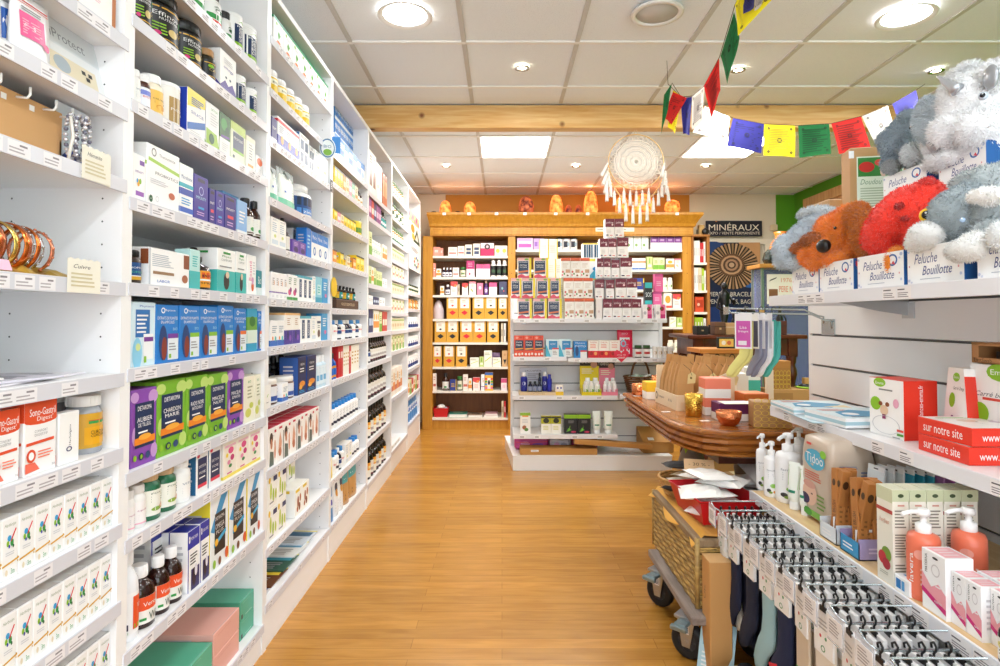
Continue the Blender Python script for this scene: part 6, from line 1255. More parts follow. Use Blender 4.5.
p_ = atY(757, 400, 2.72); tag(tbox(744, 768, 0, 2.72, .105, .12, ((0, 1, 'd8742a'),), 'orange_box', 'plain orange box behind the patterned kraft box'), None, None)
goldbox(.15, .1, .105, 'kraft box with gold geometric pattern on the table edge', (atY(772, 319, 2.46).x, 2.49, TT+.0005), R(-12), 'b98a52', 1)
tbox(737, 748, 0, 3.12, .16, .1, ((0, 1, 'e8e4dc'),), 'white_box', 'plain white box standing behind the purple candle box')
tbox(766, 773, 0, 2.9, .2, .02, ((0, 1, 'f4ecd4'),), 'cream_card', 'cream card standing behind the hanging socks')
tbox(744, 760, 0, 3.3, .18, .08, ((0, .6, '45b8a8'), (.6, 1, 'f4f4f0')), 'teal_box', 'teal and white box behind the hanging socks')
tbox(692, 716, 0, 3.52, .17, .07, ((0, 1, 'c09a5c'),), 'ribbed_kraft_box', 'kraft box behind the tea pouches')
for k, (px, py) in enumerate(((637, 396), (666, 412), (705, 421), (757, 416))):
    p_ = tz(px, py); q = MB(); q.box(-.02, .02, -.012, .012, 0, .001, M('fbf8f2')); q.art([('l', .2, .3, .8, .7, 2, M('9a9a9a'))], lambda u, v, e: (-.02+u*.04, -.012+v*.024, .001+e)); tag(q.build('price_tag', None, (p_.x, p_.y, TT+.0006), (0, 0, R(10))), ['white price tag at the far left corner of the table', 'white price tag before the slanted pouch box', 'white price tag before the gold tumbler', 'white price tag near the patterned kraft box'][k], 'price tag', 'price tags on the wooden table')
# wicker basket at the back of the table with green packets
def wicker(name, lab, loc, rx, ry, h, rings, c='9a6a34', handle=False, taper=.75, thick=.006, wm=None):
    wm = wm or M(c, .6, var=.25, bs=60); o = empty(name, loc, 0, lab, 'basket'); q = MB()
    for k in range(rings):
        t = k/(rings-1); s_ = taper+(1-taper)*t; q.tube([((rx*s_+.002*math.sin(i*2.5+k*PI))*math.cos(2*PI*i/30), (ry*s_+.002*math.sin(i*2.5+k*PI))*math.sin(2*PI*i/30), .004+t*h) for i in range(30)], thick, wm, 6, closed=True)
    q.lathe([(1, 0), (1, .004)], wm, 24, sx=rx*taper, sy=ry*taper); q.build('woven_body', o)
    q = MB(); q.tube([(rx*math.cos(2*PI*i/30), ry*math.sin(2*PI*i/30), h+.006) for i in range(30)], thick*1.4, wm, 8, closed=True); q.build('rim', o)
    if handle: q = MB(); q.tube([(rx*.55*math.cos(PI*i/14), 0, h*.9+.16*math.sin(PI*i/14)) for i in range(15)], .009, wm, 8); q.build('handle', o)
    return o
hb = atY(652, 392, 3.55)
wicker('wicker_basket', 'dark wicker basket with a hoop handle behind the candles', (atY(640, 319, 4.86).x, 4.86, g3b+.001), .135, .1, .125, 9, '6a4526', True)
for k in range(7):
    q = MB(); q.box(-.03, .03, -.02, .02, -.008, .008, M(('dcebdc', 'cfe4d4', 'f0f4ee')[k % 3], .3), c=.004); q.art([('e', .5, .5, .3, .3, M('8ac09a'))], lambda u, v, e: (-.03+u*.06, -.02+v*.04, .008+e)); tag(q.build('soap_sachet', None, (atY(640, 319, 4.86).x-.075+.025*k, 4.86+(-.03 if k % 2 else .03), g3b+.13+.006*(k % 3)), (R(10*(k % 3-1)), R(15*((k*7) % 3-1)), R(37*k))), 'pale green sachet heaped in the dark wicker basket', 'sachet', 'pale green sachets in the wicker basket')
# ================================================================== under the table: trunk on a dolly, baskets, bags
dx0, dx1, dy0, dy1 = .665, .98, 2.06, 2.6
o = empty('flat_dolly', ((dx0+dx1)/2, (dy0+dy1)/2, 0), 0, 'grey wooden platform dolly on castors under the rattan trunk', 'dolly'); T = Matrix.Translation((-(dx0+dx1)/2, -(dy0+dy1)/2, 0))
gw = wood('grey_board', '7d7068', '9d9088', (8, 1, 8), .6)
q = MB(); q.box(dx0-.02, dx1, dy0-.03, dy1+.03, .155, .185, gw, T, c=.004); q.build('platform', o)
for k, (x, y) in enumerate(((dx0-.002, dy0+.06), (dx0-.0, dy1-.1), (dx1-.08, dy0+.06), (dx1-.08, dy1-.08))):
    wt = T @ Matrix.Translation((x, y, .062)) @ Matrix.Rotation(R(48 if k % 2 == 0 else 40), 4, 'Z'); q = MB()
    q.lathe([(.034, -.016), (.05, -.019), (.06, -.013), (.062, 0), (.06, .013), (.05, .019), (.034, .016)], M('1c1c1e', .6), 26, wt @ Matrix.Rotation(R(90), 4, 'Y'), cap=False)
    for s_ in (-1, 1): q.lathe([(.036, 0), (.01, s_*.004)], M('2e2e32', .5), 20, wt @ Matrix.Rotation(R(90), 4, 'Y') @ Matrix.Translation((0, 0, s_*.012)), cap=False)
    for a in range(6): q.box(-.003, .003, .008, .036, -.014, .014, M('3c3c40', .5), wt @ Matrix.Rotation(R(90), 4, 'Y') @ Matrix.Rotation(a*PI/3, 4, 'Z'))
    cw = q.build('castor_wheel', o)
    q = MB(); zc_ = M('b8bcc0', .3, .9)
    for s_ in (-1, 1): q.prism([(-.014, -.016), (.014, -.016), (.032, .082), (-.032, .082)], s_*.024-.0015, s_*.024+.0015, zc_, wt @ Matrix.Rotation(R(90), 4, 'Z') @ Matrix.Rotation(R(90), 4, 'X'))
    q.box(-.035, .035, -.04, .04, .08, .092, zc_, wt, c=.002); q.lathe([(.008, -.028), (.008, .028)], zc_, 10, wt @ Matrix.Rotation(R(90), 4, 'Y')); q.art([('r', -.012, .03, .012, .065, M('f0f0ee')), ('l', -.01, .034, .01, .06, 5, M('1a1a1a'))], lambda u, v, e: wt @ Vector((-.026-e, u, v)))
    q.build('fork', cw)
    q = MB(); q.box(-.075, -.03, -.022, .022, .07, .082, M('8fa4ac', .3, .7), wt, c=.003); q.box(-.088, -.07, -.03, .03, .062, .078, M('8fa4ac', .3, .7), wt, c=.003); q.build('brake_pedal', cw)
# rattan trunk
tx0, tx1, ty0, ty1, tb, tt = .685, .97, 2.09, 2.68, .186, .43
o = empty('rattan_trunk', ((tx0+tx1)/2, (ty0+ty1)/2, tb), 0, 'worn golden rattan trunk standing on the dolly', 'trunk')
T = Matrix.Translation((-(tx0+tx1)/2, -(ty0+ty1)/2, -tb))
rt = M('bd9a55', .5, var=.3, bs=30); rt2 = M('94713a', .55, var=.3, bs=25); q = MB(); q.box(tx0+.004, tx1-.004, ty0+.004, ty1-.004, tb+.002, tt-.03, M('5a4526', .7), T)
k = 0; z = tb+.005
while z < tt-.035:
    P_ = []
    for (x, y), (x2, y2) in (((tx0, ty0), (tx1, ty0)), ((tx1, ty0), (tx1, ty1)), ((tx1, ty1), (tx0, ty1)), ((tx0, ty1), (tx0, ty0))):
        for i in range(14): u = i/14; w_ = .0022*math.sin(i*PI/1+k*PI)*(1); nx, ny = (y2-y), -(x2-x); L_ = math.hypot(nx, ny); P_.append((x+(x2-x)*u+nx/L_*.0025*(1 if (i+k) % 2 else -1), y+(y2-y)*u+ny/L_*.0025*(1 if (i+k) % 2 else -1), z))
    q.tube(P_, .0046, rt if k % 3 else rt2, 6, T, closed=True); z += .0088; k += 1
q.build('woven_body', o)
for x in (tx0, tx1):
    for y in (ty0, ty1): q = MB(); q.tube([(x, y, tb+.002), (x, y, tt)], .009, wood('rattan_post', '9a7a44', 'c0a060', (3, 3, 9)), 8, T); q.build('corner_post', o)
q = MB(); q.box(tx0-.006, tx1+.006, ty0-.006, ty1+.006, tt-.034, tt, wood('trunk_rim', '7a6248', 'a08a6a', (8, 1, 8), .6), T, c=.006); q.build('rim', o)
# yellow cloth draped over the trunk
def cloth(name, lab, x0, x1, y0, y1, z, c, hang=(0, 0), seed=1, cat='cloth', amp=.006, th=.002):
    rnd = random.Random(seed); nx, ny = 16, 22; vs = []; ph = [rnd.uniform(0, 6) for _ in range(4)]
    for j in range(ny+1):
        for i in range(nx+1):
            u, v = i/nx, j/ny; x = x0+(x1-x0)*u; y = y0+(y1-y0)*v; dz = amp*(1+math.sin(u*7+ph[0]+v*3)*math.cos(v*9+ph[1]))
            if hang[0] and u < .25: dz = -(.25-u)/.25*hang[0]*(1+.35*math.sin(v*11+ph[2])) + amp*.3; x = x0+(x1-x0)*.18+(x1-x0)*.07*(u/.25)-.012*(1+math.sin(v*11+ph[2]))*(.25-u)*4
            vs.append((x, y, z+dz))
    m_ = len(vs); vs += [(x, y, z_-th) for x, y, z_ in vs]
    fs = [(j*(nx+1)+i, j*(nx+1)+i+1, (j+1)*(nx+1)+i+1, (j+1)*(nx+1)+i) for j in range(ny) for i in range(nx)]; fs += [tuple(m_+a for a in f[::-1]) for f in fs]
    q = MB(); q.add(vs, fs, M(c, .8, sheen=.3), True); return tag(q.build(name), lab, cat)
cloth('yellow_cloth', 'yellow cloth spread over the rattan trunk lid', tx0-.06, tx1-.01, ty0-.0, ty1+.02, tt+.005, 'e8a81c', (.03, 0), 4)
CTZ = tt+.022
# shallow wicker tray and red basket on the trunk, filled with packs
wicker('wicker_tray', 'shallow pale wicker basket of bags and gloves on the trunk', (.79, 2.56, CTZ), .11, .11, .06, 8, 'd0a060', False, .8, .0045)
tray('red_basket', 'basket', 'larger red plastic basket of white packs on the trunk', (.815, 2.285, CTZ), .24, .29, .09, M('c8101c', .35), .8, R(6))
def crumple(name, lab, loc, s_, c, seed, group=None, cat='bag', rough=.35, trans=0, flat=1):
    rnd = random.Random(seed); q = MB(); nx, ny = 7, 7; vs = []
    for sg in (1, -1):
        for j in range(ny+1):
            for i in range(nx+1):
                u, v = i/nx*2-1, j/ny*2-1; b_ = (1-u*u)*(1-v*v); z = sg*(b_**.5*s_[2]*(.8+.4*rnd.random())) if b_ > 1e-6 else 0
                vs.append((u*s_[0]*(1+.03*rnd.uniform(-1, 1)) if b_ > 1e-6 else u*s_[0], v*s_[1]*(1+.03*rnd.uniform(-1, 1)) if b_ > 1e-6 else v*s_[1], z+s_[2]))
    m_ = (nx+1)*(ny+1); fs = [(j*(nx+1)+i, j*(nx+1)+i+1, (j+1)*(nx+1)+i+1, (j+1)*(nx+1)+i) for j in range(ny) for i in range(nx)]; fs += [tuple(m_+a for a in f[::-1]) for f in fs]
    q.add(vs, fs, M(c, rough, 0, trans), False); rz = rnd.uniform(-1, 1)
    return tag(q.build(name, None, loc, (R(rnd.uniform(-8, 8)), R(rnd.uniform(-8, 8)), rz)), lab, cat, group)
g_ = 'white garment packs in the red basket'
for k in range(6): crumple('white_pack', 'white wrapped garment pack %s in the red basket' % ['lying lowest at the front', 'lying lowest at the back', 'stacked in the middle', 'leaning out over the left rim', 'on the right side', 'topmost of the heap'][k], (.81+(-.03, .02, .0, -.06, .05, .0)[k], 2.28+(-.05, .05, .0, -.03, .03, .04)[k], CTZ+.012+.022*k), (.075, .085, .018), 'f6f5f2', k+11, g_, 'pack')
for k in range(5): crumple('glove_pack', '%s in the shallow wicker basket' % ['folded black cotton gloves', 'cream cloth bag', 'pale beige folded glove pack', 'white folded cotton bag', 'dark grey folded pack'][k], (.79+(-.05, -.0, .03, .03, -.02)[k], 2.53+(-.04, .0, .05, -.05, .05)[k], CTZ+.022+.02*k), (.07, .035 if k in (0, 4) else .06, .014), ('1c1c1e', 'efe4cf', 'dcc39a', 'f4f1ea', '3a3a3c')[k], k+31, None, 'pack', .8)
q = MB(); q.box(-.06, .06, -.03, .03, 0, .004, M('dcb88c', .7)); q.art([('t', '- 30 % -', .5, .5, .7, .3, M('6a4a2a'))], lambda u, v, e: (-.06+u*.12, -.03+v*.06, .004+e)); tag(q.build('kraft_card', None, (.82, 2.47, CTZ+.14), (R(30), 0, R(-15))), 'kraft card with handwriting lying on the wicker basket heap', 'card')
for k in range(3): crumple('white_pack', '%s white bag pack behind the wicker basket' % ['lower', 'middle', 'upper'][k], (1.1+.03*k, 2.6-.04*k, .432+.05*k), (.13, .13, .025), 'f1f2f3', k+51, 'white bag packs behind the wicker basket', 'pack')
q = MB(); q.box(.985, 1.34, 2.42, 2.8, 0, .43, M('b98e58', .7), c=.003); tag(q.build('kraft_carton'), 'kraft carton on the floor right of the rattan trunk', 'carton')
# clear bag with white contents and lime tag by the pedestal
p_ = atY(694, 470, 2.78); o = empty('clear_bag', (p_.x+.0, 2.82, .3), 0, 'clear gathered bag of white items below the wooden table', 'bag'); q = MB(); q.lathe([(.07, 0), (.085, .04), (.07, .11), (.03, .16), (.045, .2)], see_through('bag_film', 'f4f6f8', .6), 14, smooth=True); q.build('bag_film', o)
q = MB(); q.ball((0, 0, .06), (.065, .06, .05), M('f8f8f8', .7), 12, 8); q.art([('o', 0, 0, .016, .016, .6, M('2a2a44'))], lambda u, v, e: (u, -.075-e, .08+v)); q.build('white_contents', o)
q = MB(); q.box(.76, .98, 2.74, 2.95, 0, .299, M('c39a62', .7), c=.003); tag(q.build('kraft_carton'), 'kraft carton behind the rattan trunk by the table pedestal', 'carton')
q = MB(); q.add([(0, 0, 0), (.05, 0, .01), (.07, .0, .05), (.03, 0, .09), (-.01, 0, .06)], [(0, 1, 2, 3, 4)], M('b4d83a', .5)); q.add([(0, .001, 0), (.05, .001, .01), (.07, .001, .05), (.03, .001, .09), (-.01, .001, .06)], [(4, 3, 2, 1, 0)], M('b4d83a')); q.art([('o', .03, .045, .012, .012, .5, M('1c2a14'))], lambda u, v, e: (u, -e, v)); tag(q.build('leaf_tag', None, (atY(694, 452, 2.85).x, 2.97, .5)), 'lime green leaf tag hanging below the table edge', 'tag')
for k, (x, y, w_, d_, h_) in enumerate(((1.0, 3.1, .22, .25, .36), (1.24, 3.15, .1, .2, .34))):
    q = MB(); q.box(-w_/2, w_/2, -d_/2, d_/2, 0, h_, M('c49c66' if k == 0 else 'b08650', .7), c=.003); q.box(-.02, .02, -d_/2-.0005, d_/2, h_, h_+.0006, M('d8c090')); tag(q.build('kraft_carton', None, (x+.06, y+.1, 0)), ['larger', 'narrow'][k]+' kraft carton standing under the wooden table', 'carton')
# carton and fallen socks on the floor in front of the trunk
q = MB(); q.box(0, .075, 0, .08, 0, .385, M('cf9a5c', .7, bump=.15, bs=90), c=.003); q.box(.0, .075, .0, .08, .385, .3865, M('e0b47c')); q.art([('tv', 'UK', .5, .7, .1, .12, M('5a3a1c'))], lambda u, v, e: (-e, .1-u*.1, v*.385)); tag(q.build('kraft_carton', None, (.694, 1.99, .0)), 'tall kraft carton standing before the trunk behind the socks', 'carton')
# ================================================================== RIGHT GONDOLA
XW, YE = 1.4, 2.68
o = empty('gondola', (1.6, 1.4, 0), 0, 'white slatted gondola on the right with plush toys and baby products', 'shelving unit'); T = Matrix.Translation((-1.6, -1.4, 0))
q = MB(); zp = .1
for i in range(12):
    z = .185+.135*i
    if z > 1.58: break
    q.box(XW, XW+.018, .1, YE, zp, z-.005, WHITE, T); q.box(XW+.009, XW+.018, .1, YE, z-.005, z+.005, M('55565a', .4), T); q.box(XW+.002, XW+.012, .1, YE, z+.003, z+.005, M('b8bcc0', .25, .9), T); zp = z+.005
q.box(XW, XW+.018, .1, YE, zp, 1.6, WHITE, T); q.build('slatwall_panel', o)
q = MB(); q.box(XW+.4, XW+.418, .1, YE, .1, 1.6, WHITE, T); q.build('rear_panel', o)
q = MB(); q.box(XW-.02, XW+.44, .1, YE, 1.6, 1.618, WHITE, T, c=.002); q.build('top_panel', o)
q = MB(); q.box(XW, XW+.418, YE, YE+.02, 0, 1.6, M('f0f1f2', .35), T, c=.002); q.build('end_panel', o)
q = MB(); q.box(XW-.42, XW+.4, .1, YE-.4, 0, .1, WHITE, T, c=.003); q.build('base', o)
def rshelf(xf, z, y0, y1, wood_top=False):
    q = MB(); q.box(xf, XW-.001, y0, y1, z-.02, z, WHITE, T); q.box(xf-.003, xf, y0, y1, z-.036, z+.002, M('e9eaf0', .3), T, c=.001); q.box(xf-.003, XW-.001, y1, y1+.003, z-.036, z, WHITE, T)
    if wood_top: q.box(xf+.006, XW-.004, y0, y1-.003, z, z+.0006, wood('beech_top', 'dcb882', 'ecd0a0', (9, 1, 9)), T)
    P = lambda u, v, e: T @ Vector((xf-.003-e, -u, v)); y = -y1+.05; rnd = random.Random(int(z*100))
    while y < -y0-.06:
        if rnd.random() < (.8 if wood_top else .22): q.art([('r', y, z-.034, y+.055, z-.002, M('f2eff0', .5)), ('l', y+.004, z-.031, y+.05, z-.016, 3, M('8a8288')), ('l', y+.004, z-.013, y+.036, z-.006, 1, M('5d575e'))], P)
        y += .058
    sh = q.build('shelf', o)
    for yy in (y1-.28, y1-1.2):
        q = MB(); q.add([(xf+.06, yy, z-.02), (XW, yy, z-.02), (XW, yy, z-.075), (XW-.1, yy, z-.06)]+[(xf+.06, yy+.006, z-.02), (XW, yy+.006, z-.02), (XW, yy+.006, z-.075), (XW-.1, yy+.006, z-.06)], [(0, 1, 2, 3), (7, 6, 5, 4)]+[(i, 4+i, 4+(i+1) % 4, (i+1) % 4) for i in range(4)], M('b4b6b8', .3, .8), False, T); q.box(XW-.004, XW, yy-.03, yy+.03, z-.085, z-.03, M('c8cacc', .3, .6), T); q.build('bracket', sh)
    return z
ZT = rshelf(1.05, 1.287, .1, 2.31); ZM = rshelf(1.05, .86, .1, 2.31); ZL = rshelf(.92, .565, .1, 2.2, True)
# ---- lower shelf
sty('''
crm/box/cream_soap_box/box/tall cream box with fruit and small print/f2efe2,e4e4cc,f0ecdc/r 0 .85 1 1 c2c8a0;l .15 .12 .85 .8 22 8a8478;e .5 .92 .2 .03 3a4a2a;l .2 .8 .8 .84 1 d89a8a
pks/box/pink_white_box/box/small white box with pink-magenta wave/fbfafb,f4b8c4,fbfafb/p 0 .3 1 .12 1 .38 .6 .5 .3 .42 0 .62 f2a0ac;p 0 .28 1 .1 1 .2 0 .36 d8207a;tv MAMAN .25 .75 .1 .35 3a3a3a;l .5 .55 .9 .7 3 d8d0d4;e .6 .88 .1 .02 2a2a2a
viap/amber/brown_vial/bottle/small brown vial with white cap on the right lower shelf/2a140c,fbfbfb,f4f2ea/l .2 .2 .8 .8 4 8a7a6a;e .3 .7 .2 .15 e8d88a
blw/box/white_blue_box/box/low white box with blue top before the cream boxes/f6f8fa,4aa0dc/r .1 .3 .4 .7 2a80c8;l .5 .3 .9 .7 3 b8b0c8
''')
def rplace(k, x, y, w, h, d, lab, group=None, rz=-PI/2, z=None): return place(k, w, h, d, (x+d/2, y, (ZL if z is None else z)+.0008), rz, lab, group)
g_ = 'white baby care pump bottles on the lower right shelf'
wp = M('f8f8f8', .3)
def pump(loc, r, h, c, lab, group, cap='fafafa', art='', rz=0, low=False):
    o = empty('pump_bottle', loc, rz, lab, 'bottle', group); q = MB(); q.lathe([(r*.94, 0), (r, .004), (r, h*.66), (r*.9, h*.71), (r*.42, h*.74)], M(c, .3), 24); q.build('bottle_body', o)
    q = MB(); q.lathe([(r*.46, h*.735), (r*.48, h*.74), (r*.48, h*.83), (r*.36, h*.84), (r*.2, h*.845), (r*.2, h*.92), (r*.42, h*.925), (r*.42, h*.985), (r*.3, h)], M(cap, .3), 20)
    q.tube([(0, 0, h*.965), (-r*.8, 0, h*.968), (-r*1.35, 0, h*.95), (-r*1.5, 0, h*.93)], r*.15, M(cap, .3), 8); q.build('pump_head', o)
    q = MB(); q.lathe([(r+.0003, h*.06), (r+.0003, h*.6)], M(c, .35), 24, cap=False); q.art(prims(art), cylP(r+.0006, h*.06, h*.54, span=2.4), base=2); q.build('label_wrap', o).rotation_euler = (0, 0, -PI/3-rz*0)
    return o
ba = 'l .3 .5 .7 .75 4 c8ccd0;e .6 .28 .18 .07 8cc84a;e .35 .12 .12 .06 3a3a3a;e .7 .08 .14 .05 f0a03a;e .45 .06 .1 .04 7a9a3a;t famille .5 .8 .5 .06 9aa0a8'
for k, (px, py, r, h, lab) in enumerate(((759.5, 489, .022, .205, 'farthest slim white pump bottle on the lower right shelf'), (768.5, 496, .026, .195, 'second slim white pump bottle from the left'), (784, 501, .042, .235, 'fattest white pump bottle in the middle of the group'), (802, 494, .034, .23, 'white pump bottle just left of the nappy pack'))):
    p_ = atZ(px, py, ZL); pump((p_.x+.012+(0 if k < 2 else .004), p_.y+(.05 if k == 3 else 0), ZL+.001), r, h, 'f8f8f9', lab, g_, art=ba, rz=R(36))
for k, (px, py) in enumerate(((789, 509), (800.5, 515))):
    p_ = atZ(px, py, ZL); e = place('gtub', .042, .155, .03, (p_.x+.02, p_.y, ZL+.001), R(-60), ['white cream tube in front of the fattest pump bottle', 'narrow white cream tube left of the nappy pack'][k], 'white cream tubes on the lower right shelf')
sty('wtub/tube/cream_tube/tube/white tube/f8f8f8,f8f8f8/e .5 .4 .3 .08 8cc84a;l .3 .6 .7 .8 3 c8ccd0')
# nappy packs (soft plastic)
def softpack(loc, sx, sy, sz, art_f, art_s, lab):
    bm = bmesh.new(); bmesh.ops.create_cube(bm, size=1); bmesh.ops.subdivide_edges(bm, edges=bm.edges, cuts=8, use_grid_fill=True)
    for v in bm.verts:
        x, y, z = v.co*2; f = 1-.09*(abs(z)**6); g = 1-.06*(abs(x)**4)*(abs(y)**4); v.co = (x*sx/2*f*g+.002*math.sin(z*12+y*5), y*sy/2*f*g+.002*math.sin(z*14+x*3), sz/2+z*sz/2*(1-.05*(x*x+y*y)))
    me = bpy.data.meshes.new('b'); bm.to_mesh(me); bm.free(); q = MB(); q.add([v.co.copy() for v in me.vertices], [tuple(p.vertices) for p in me.polygons], M('cdbcaa', .28), True)
    q.art(art_f, lambda u, v, e: (-sx/2*.97-.003-e, sy*.42-u*sy*.84, .01+v*sz*.9)); q.art(art_s, lambda u, v, e: (-sx*.43+u*sx*.86, -sy/2*.97-.003-e, .01+v*sz*.9))
    return tag(q.build('nappy_pack', None, loc), lab, 'pack')
af = prims('r 0 .02 1 .1 7ac04a;e .2 .06 .18 .05 3a9a2a;e .5 .76 .42 .13 4ab4d8;t Tidoo .5 .77 .7 .12 white;e .85 .86 .12 .05 8ad03a;l .1 .48 .8 .6 4 e0705a;e .3 .3 .3 .15 e8c0a8;e .3 .42 .26 .05 d8a090;e .1 .22 .2 .07 3a2a5a;l .6 .15 .95 .35 4 7aa04a;r .2 .93 .4 .96 e04a4a;e .4 .31 .04 .01 5a3a2a')
as_ = prims('r 0 .02 1 .07 7ac04a;l .15 .62 .6 .76 7 6a7aa0;l .15 .42 .6 .58 8 6a7aa0;l .1 .24 .6 .36 6 6a7aa0;l .1 .12 .7 .2 4 d8705a;l .68 .5 .95 .7 5 6a7aa0')
softpack((1.045, 1.85, ZL+.001), .14, .17, .272, af, as_, 'front beige nappy pack with blue oval logo and sleeping baby')
softpack((1.2, 1.87, ZL+.001), .14, .17, .262, af, as_, 'rear beige nappy pack behind the front one')
# kraft toothbrush boxes in two little trays
kb_ = M('b9793c', .6, bump=.15, bs=120)
for t_, (y_, n_) in enumerate(((1.665, 5), (1.56, 5))):
    q = MB(); cA, cB = ('3a9ad0', 'a89ac8') if t_ else ('e8eef2', 'dfe8ee')
    q.box(0, .1, 0, .085, 0, .003, M(cB)); q.box(0, .002, 0, .085, 0, .045, M(cA)); q.box(.098, .1, 0, .085, 0, .09, M(cB)); q.box(0, .1, 0, .002, 0, .055, M(cB)); q.box(0, .1, .083, .085, 0, .055, M(cB))
    q.art([('l', .1, .3, .8, .7, 2, M('white'))], lambda u, v, e: (-e, .08-u*.075, v*.045)); q.art([('l', .2, .3, .8, .7, 2, M('d8c8e8'))], lambda u, v, e: (.01+u*.08, -e, v*.05))
    q.box(.01, .06, .03, .032, .003, .07, M('f8f8f8')); tag(q.build('counter_tray', None, (.935, y_, ZL+.0012)), ['pale counter tray of kraft toothbrush boxes next to the nappy pack', 'blue and lilac counter tray of kraft toothbrush boxes'][t_], 'tray')
    for i in range(n_):
        q = MB(); q.box(-.012, .012, -.014, .014, 0, .2, kb_, c=.001); q.art(prims('tv HUMBLE_BRUSH .5 .35 .5 .4 3a2414;e .5 .8 .28 .05 4a3018;e .5 .12 .1 .01 3a2414'), lambda u, v, e: (-.012-e, .014-u*.028, v*.2)); q.art(prims('e .5 .8 .35 .06 4a3018;l .3 .1 .7 .5 6 8a5a2a'), lambda u, v, e: (-.012+u*.024, -.014-e, v*.2))
        tag(q.build('toothbrush_box', None, (.955+.008*(i % 2)+.022*(i//2), y_+.024+.03*(i % 2), ZL+.006), (R((-10, 8, -14, 5, -8)[i]*(1 if t_ == 0 else 1.4)), R((6, 4, 3, 4, 2)[i]), 0)), 'kraft toothbrush box, %s in the %s tray' % (['front left', 'front right', 'middle left', 'middle right', 'hindmost'][i], ['pale', 'blue and lilac'][t_]), 'box', 'kraft toothbrush boxes')
for k in range(9):      # blister packs standing behind
    c = ('e8f0f4', 'e8f0f4', 'dfe8ec', '3aa0c0', '2a98b8', '3aa0c0', 'b07ab8', 'a86ab0', 'e8eef2')[k]; px = 868+k*5.5
    q = MB(); q.box(-.002, .002, -.03, .03, 0, .215, M('f2f4f6', .4)); q.box(-.003, .003, -.0302, .0302, .15, .2, M(c, .4)); q.box(-.008, -.002, -.016, .016, .03, .13, M('dfe6ec', .15, 0, .5), c=.003)
    q.tube([(0, -.008, .206), (0, .008, .206)], .003, M('6a6a6a'), 6); yk = 1.68+.0*k; tag(q.build('blister_pack', None, (1.06+.022*k, 1.7-.008*k, ZL+.001), (0, R(4), R(8))), 'hanging-card toothbrush pack, %s from the left behind the kraft boxes' % ORD[k+1], 'pack', 'toothbrush card packs behind the kraft boxes')
for i in range(5):
    q = MB(); w_ = .04; h_ = .228; q.box(0, w_-.001, 0, .06, 0, h_, M('f2efe2'), c=.001, mats=[None, None, None, None, M('dfe2c8'), None])
    q.art(prims('r 0 .88 1 1 c6cca8;e .5 .94 .18 .02 3a4a2a;l .12 .08 .88 .24 5 8a8478;l .12 .3 .88 .55 9 8a8478;l .12 .6 .88 .8 6 8a8478;l .3 .82 .8 .86 1 d8a090'), lambda u, v, e: (u*w_, -e, v*h_))
    q.art(prims('r 0 .86 1 1 d4dab8;r 0 .74 1 .78 b8403a;e .6 .3 .3 .08 7aa03a;e .35 .25 .25 .07 c8303a;e .6 .2 .25 .06 b02a3a;i herbes .5 .65 .6 .05 d89a8a;l .2 .08 .8 .12 2 b8b8a8'), lambda u, v, e: (-e, .06-u*.06, v*h_))
    tag(q.build('cream_soap_box', None, (.926+i*.041, 1.41, ZL+.0008)), 'tall cream box with herbal print, %s from the aisle side' % ORD[i+1], 'box', 'tall cream herbal boxes on the right lower shelf')
q = MB(); q.box(0, .07, 0, .05, 0, .036, M('f6f8fa'), c=.001, mats=[None]*4+[M('eef4f8'), None]); q.art(prims('r .2 .2 .8 .8 4aa0dc'), lambda u, v, e: (u*.07, v*.05, .036+e)); q.art(prims('r .12 .2 .45 .8 2a80c8;r .5 .2 .7 .8 5aa0d8'), lambda u, v, e: (-e, .05-u*.05, v*.036)); q.art(prims('l .2 .2 .8 .8 4 b8b4c8'), lambda u, v, e: (u*.07, -e, v*.036))
tag(q.build('white_blue_box', None, (.925, 1.355, ZL+.0008)), 'low white box with blue top in front of the tall cream boxes', 'box')
ca = 'tv lavera .35 .55 .14 .6 white;l .6 .2 .9 .6 4 f8c8bc;e .6 .85 .16 .1 f8a898'
pump((.963, 1.395-.035, ZL+.001), .033, .2, 'f07a5c', 'coral pump bottle nearer the aisle, beside the pink boxes', 'coral pump bottles on the right lower shelf', art=ca, rz=0)
pump((1.075, 1.37, ZL+.001), .034, .2, 'f07a5c', 'coral pump bottle nearer the wall, behind the pink boxes', 'coral pump bottles on the right lower shelf', art=ca, rz=0)
def pinkbox(x, y, w_, d_, h_, lab, g):
    q = MB(); q.box(0, w_, 0, d_, 0, h_, M('fbfafb'), c=.001); a = prims('p 0 .32 1 .12 1 .4 .7 .52 .4 .42 0 .62 f4a4ae;p 0 .28 1 .08 1 .17 0 .37 d8207a;tv MATERNA .2 .78 .1 .3 3a3a3a;o .6 .72 .18 .1 .8 d8d4d6;e .6 .92 .12 .02 2a2a2a;t MAMAN .7 .22 .3 .04 white;l .6 .45 .9 .5 1 white')
    q.art(a, lambda u, v, e: (-e, d_-u*d_, v*h_)); q.art(prims('r 0 .0 1 .2 fbfafb;l .2 .2 .8 .8 6 d0ccd0'), lambda u, v, e: (u*w_, -e, v*h_)); q.art(prims('r .1 .1 .9 .9 f4b4bc;l .2 .2 .8 .8 3 f8dce0'), lambda u, v, e: (u*w_, v*d_, h_+e)); return tag(q.build('pink_white_box', None, (x, y, ZL+.0008)), lab, 'box', g)
pinkbox(.93, 1.25, .06, .07, .13, 'taller white box with pink wave touching the coral pump bottle', None)
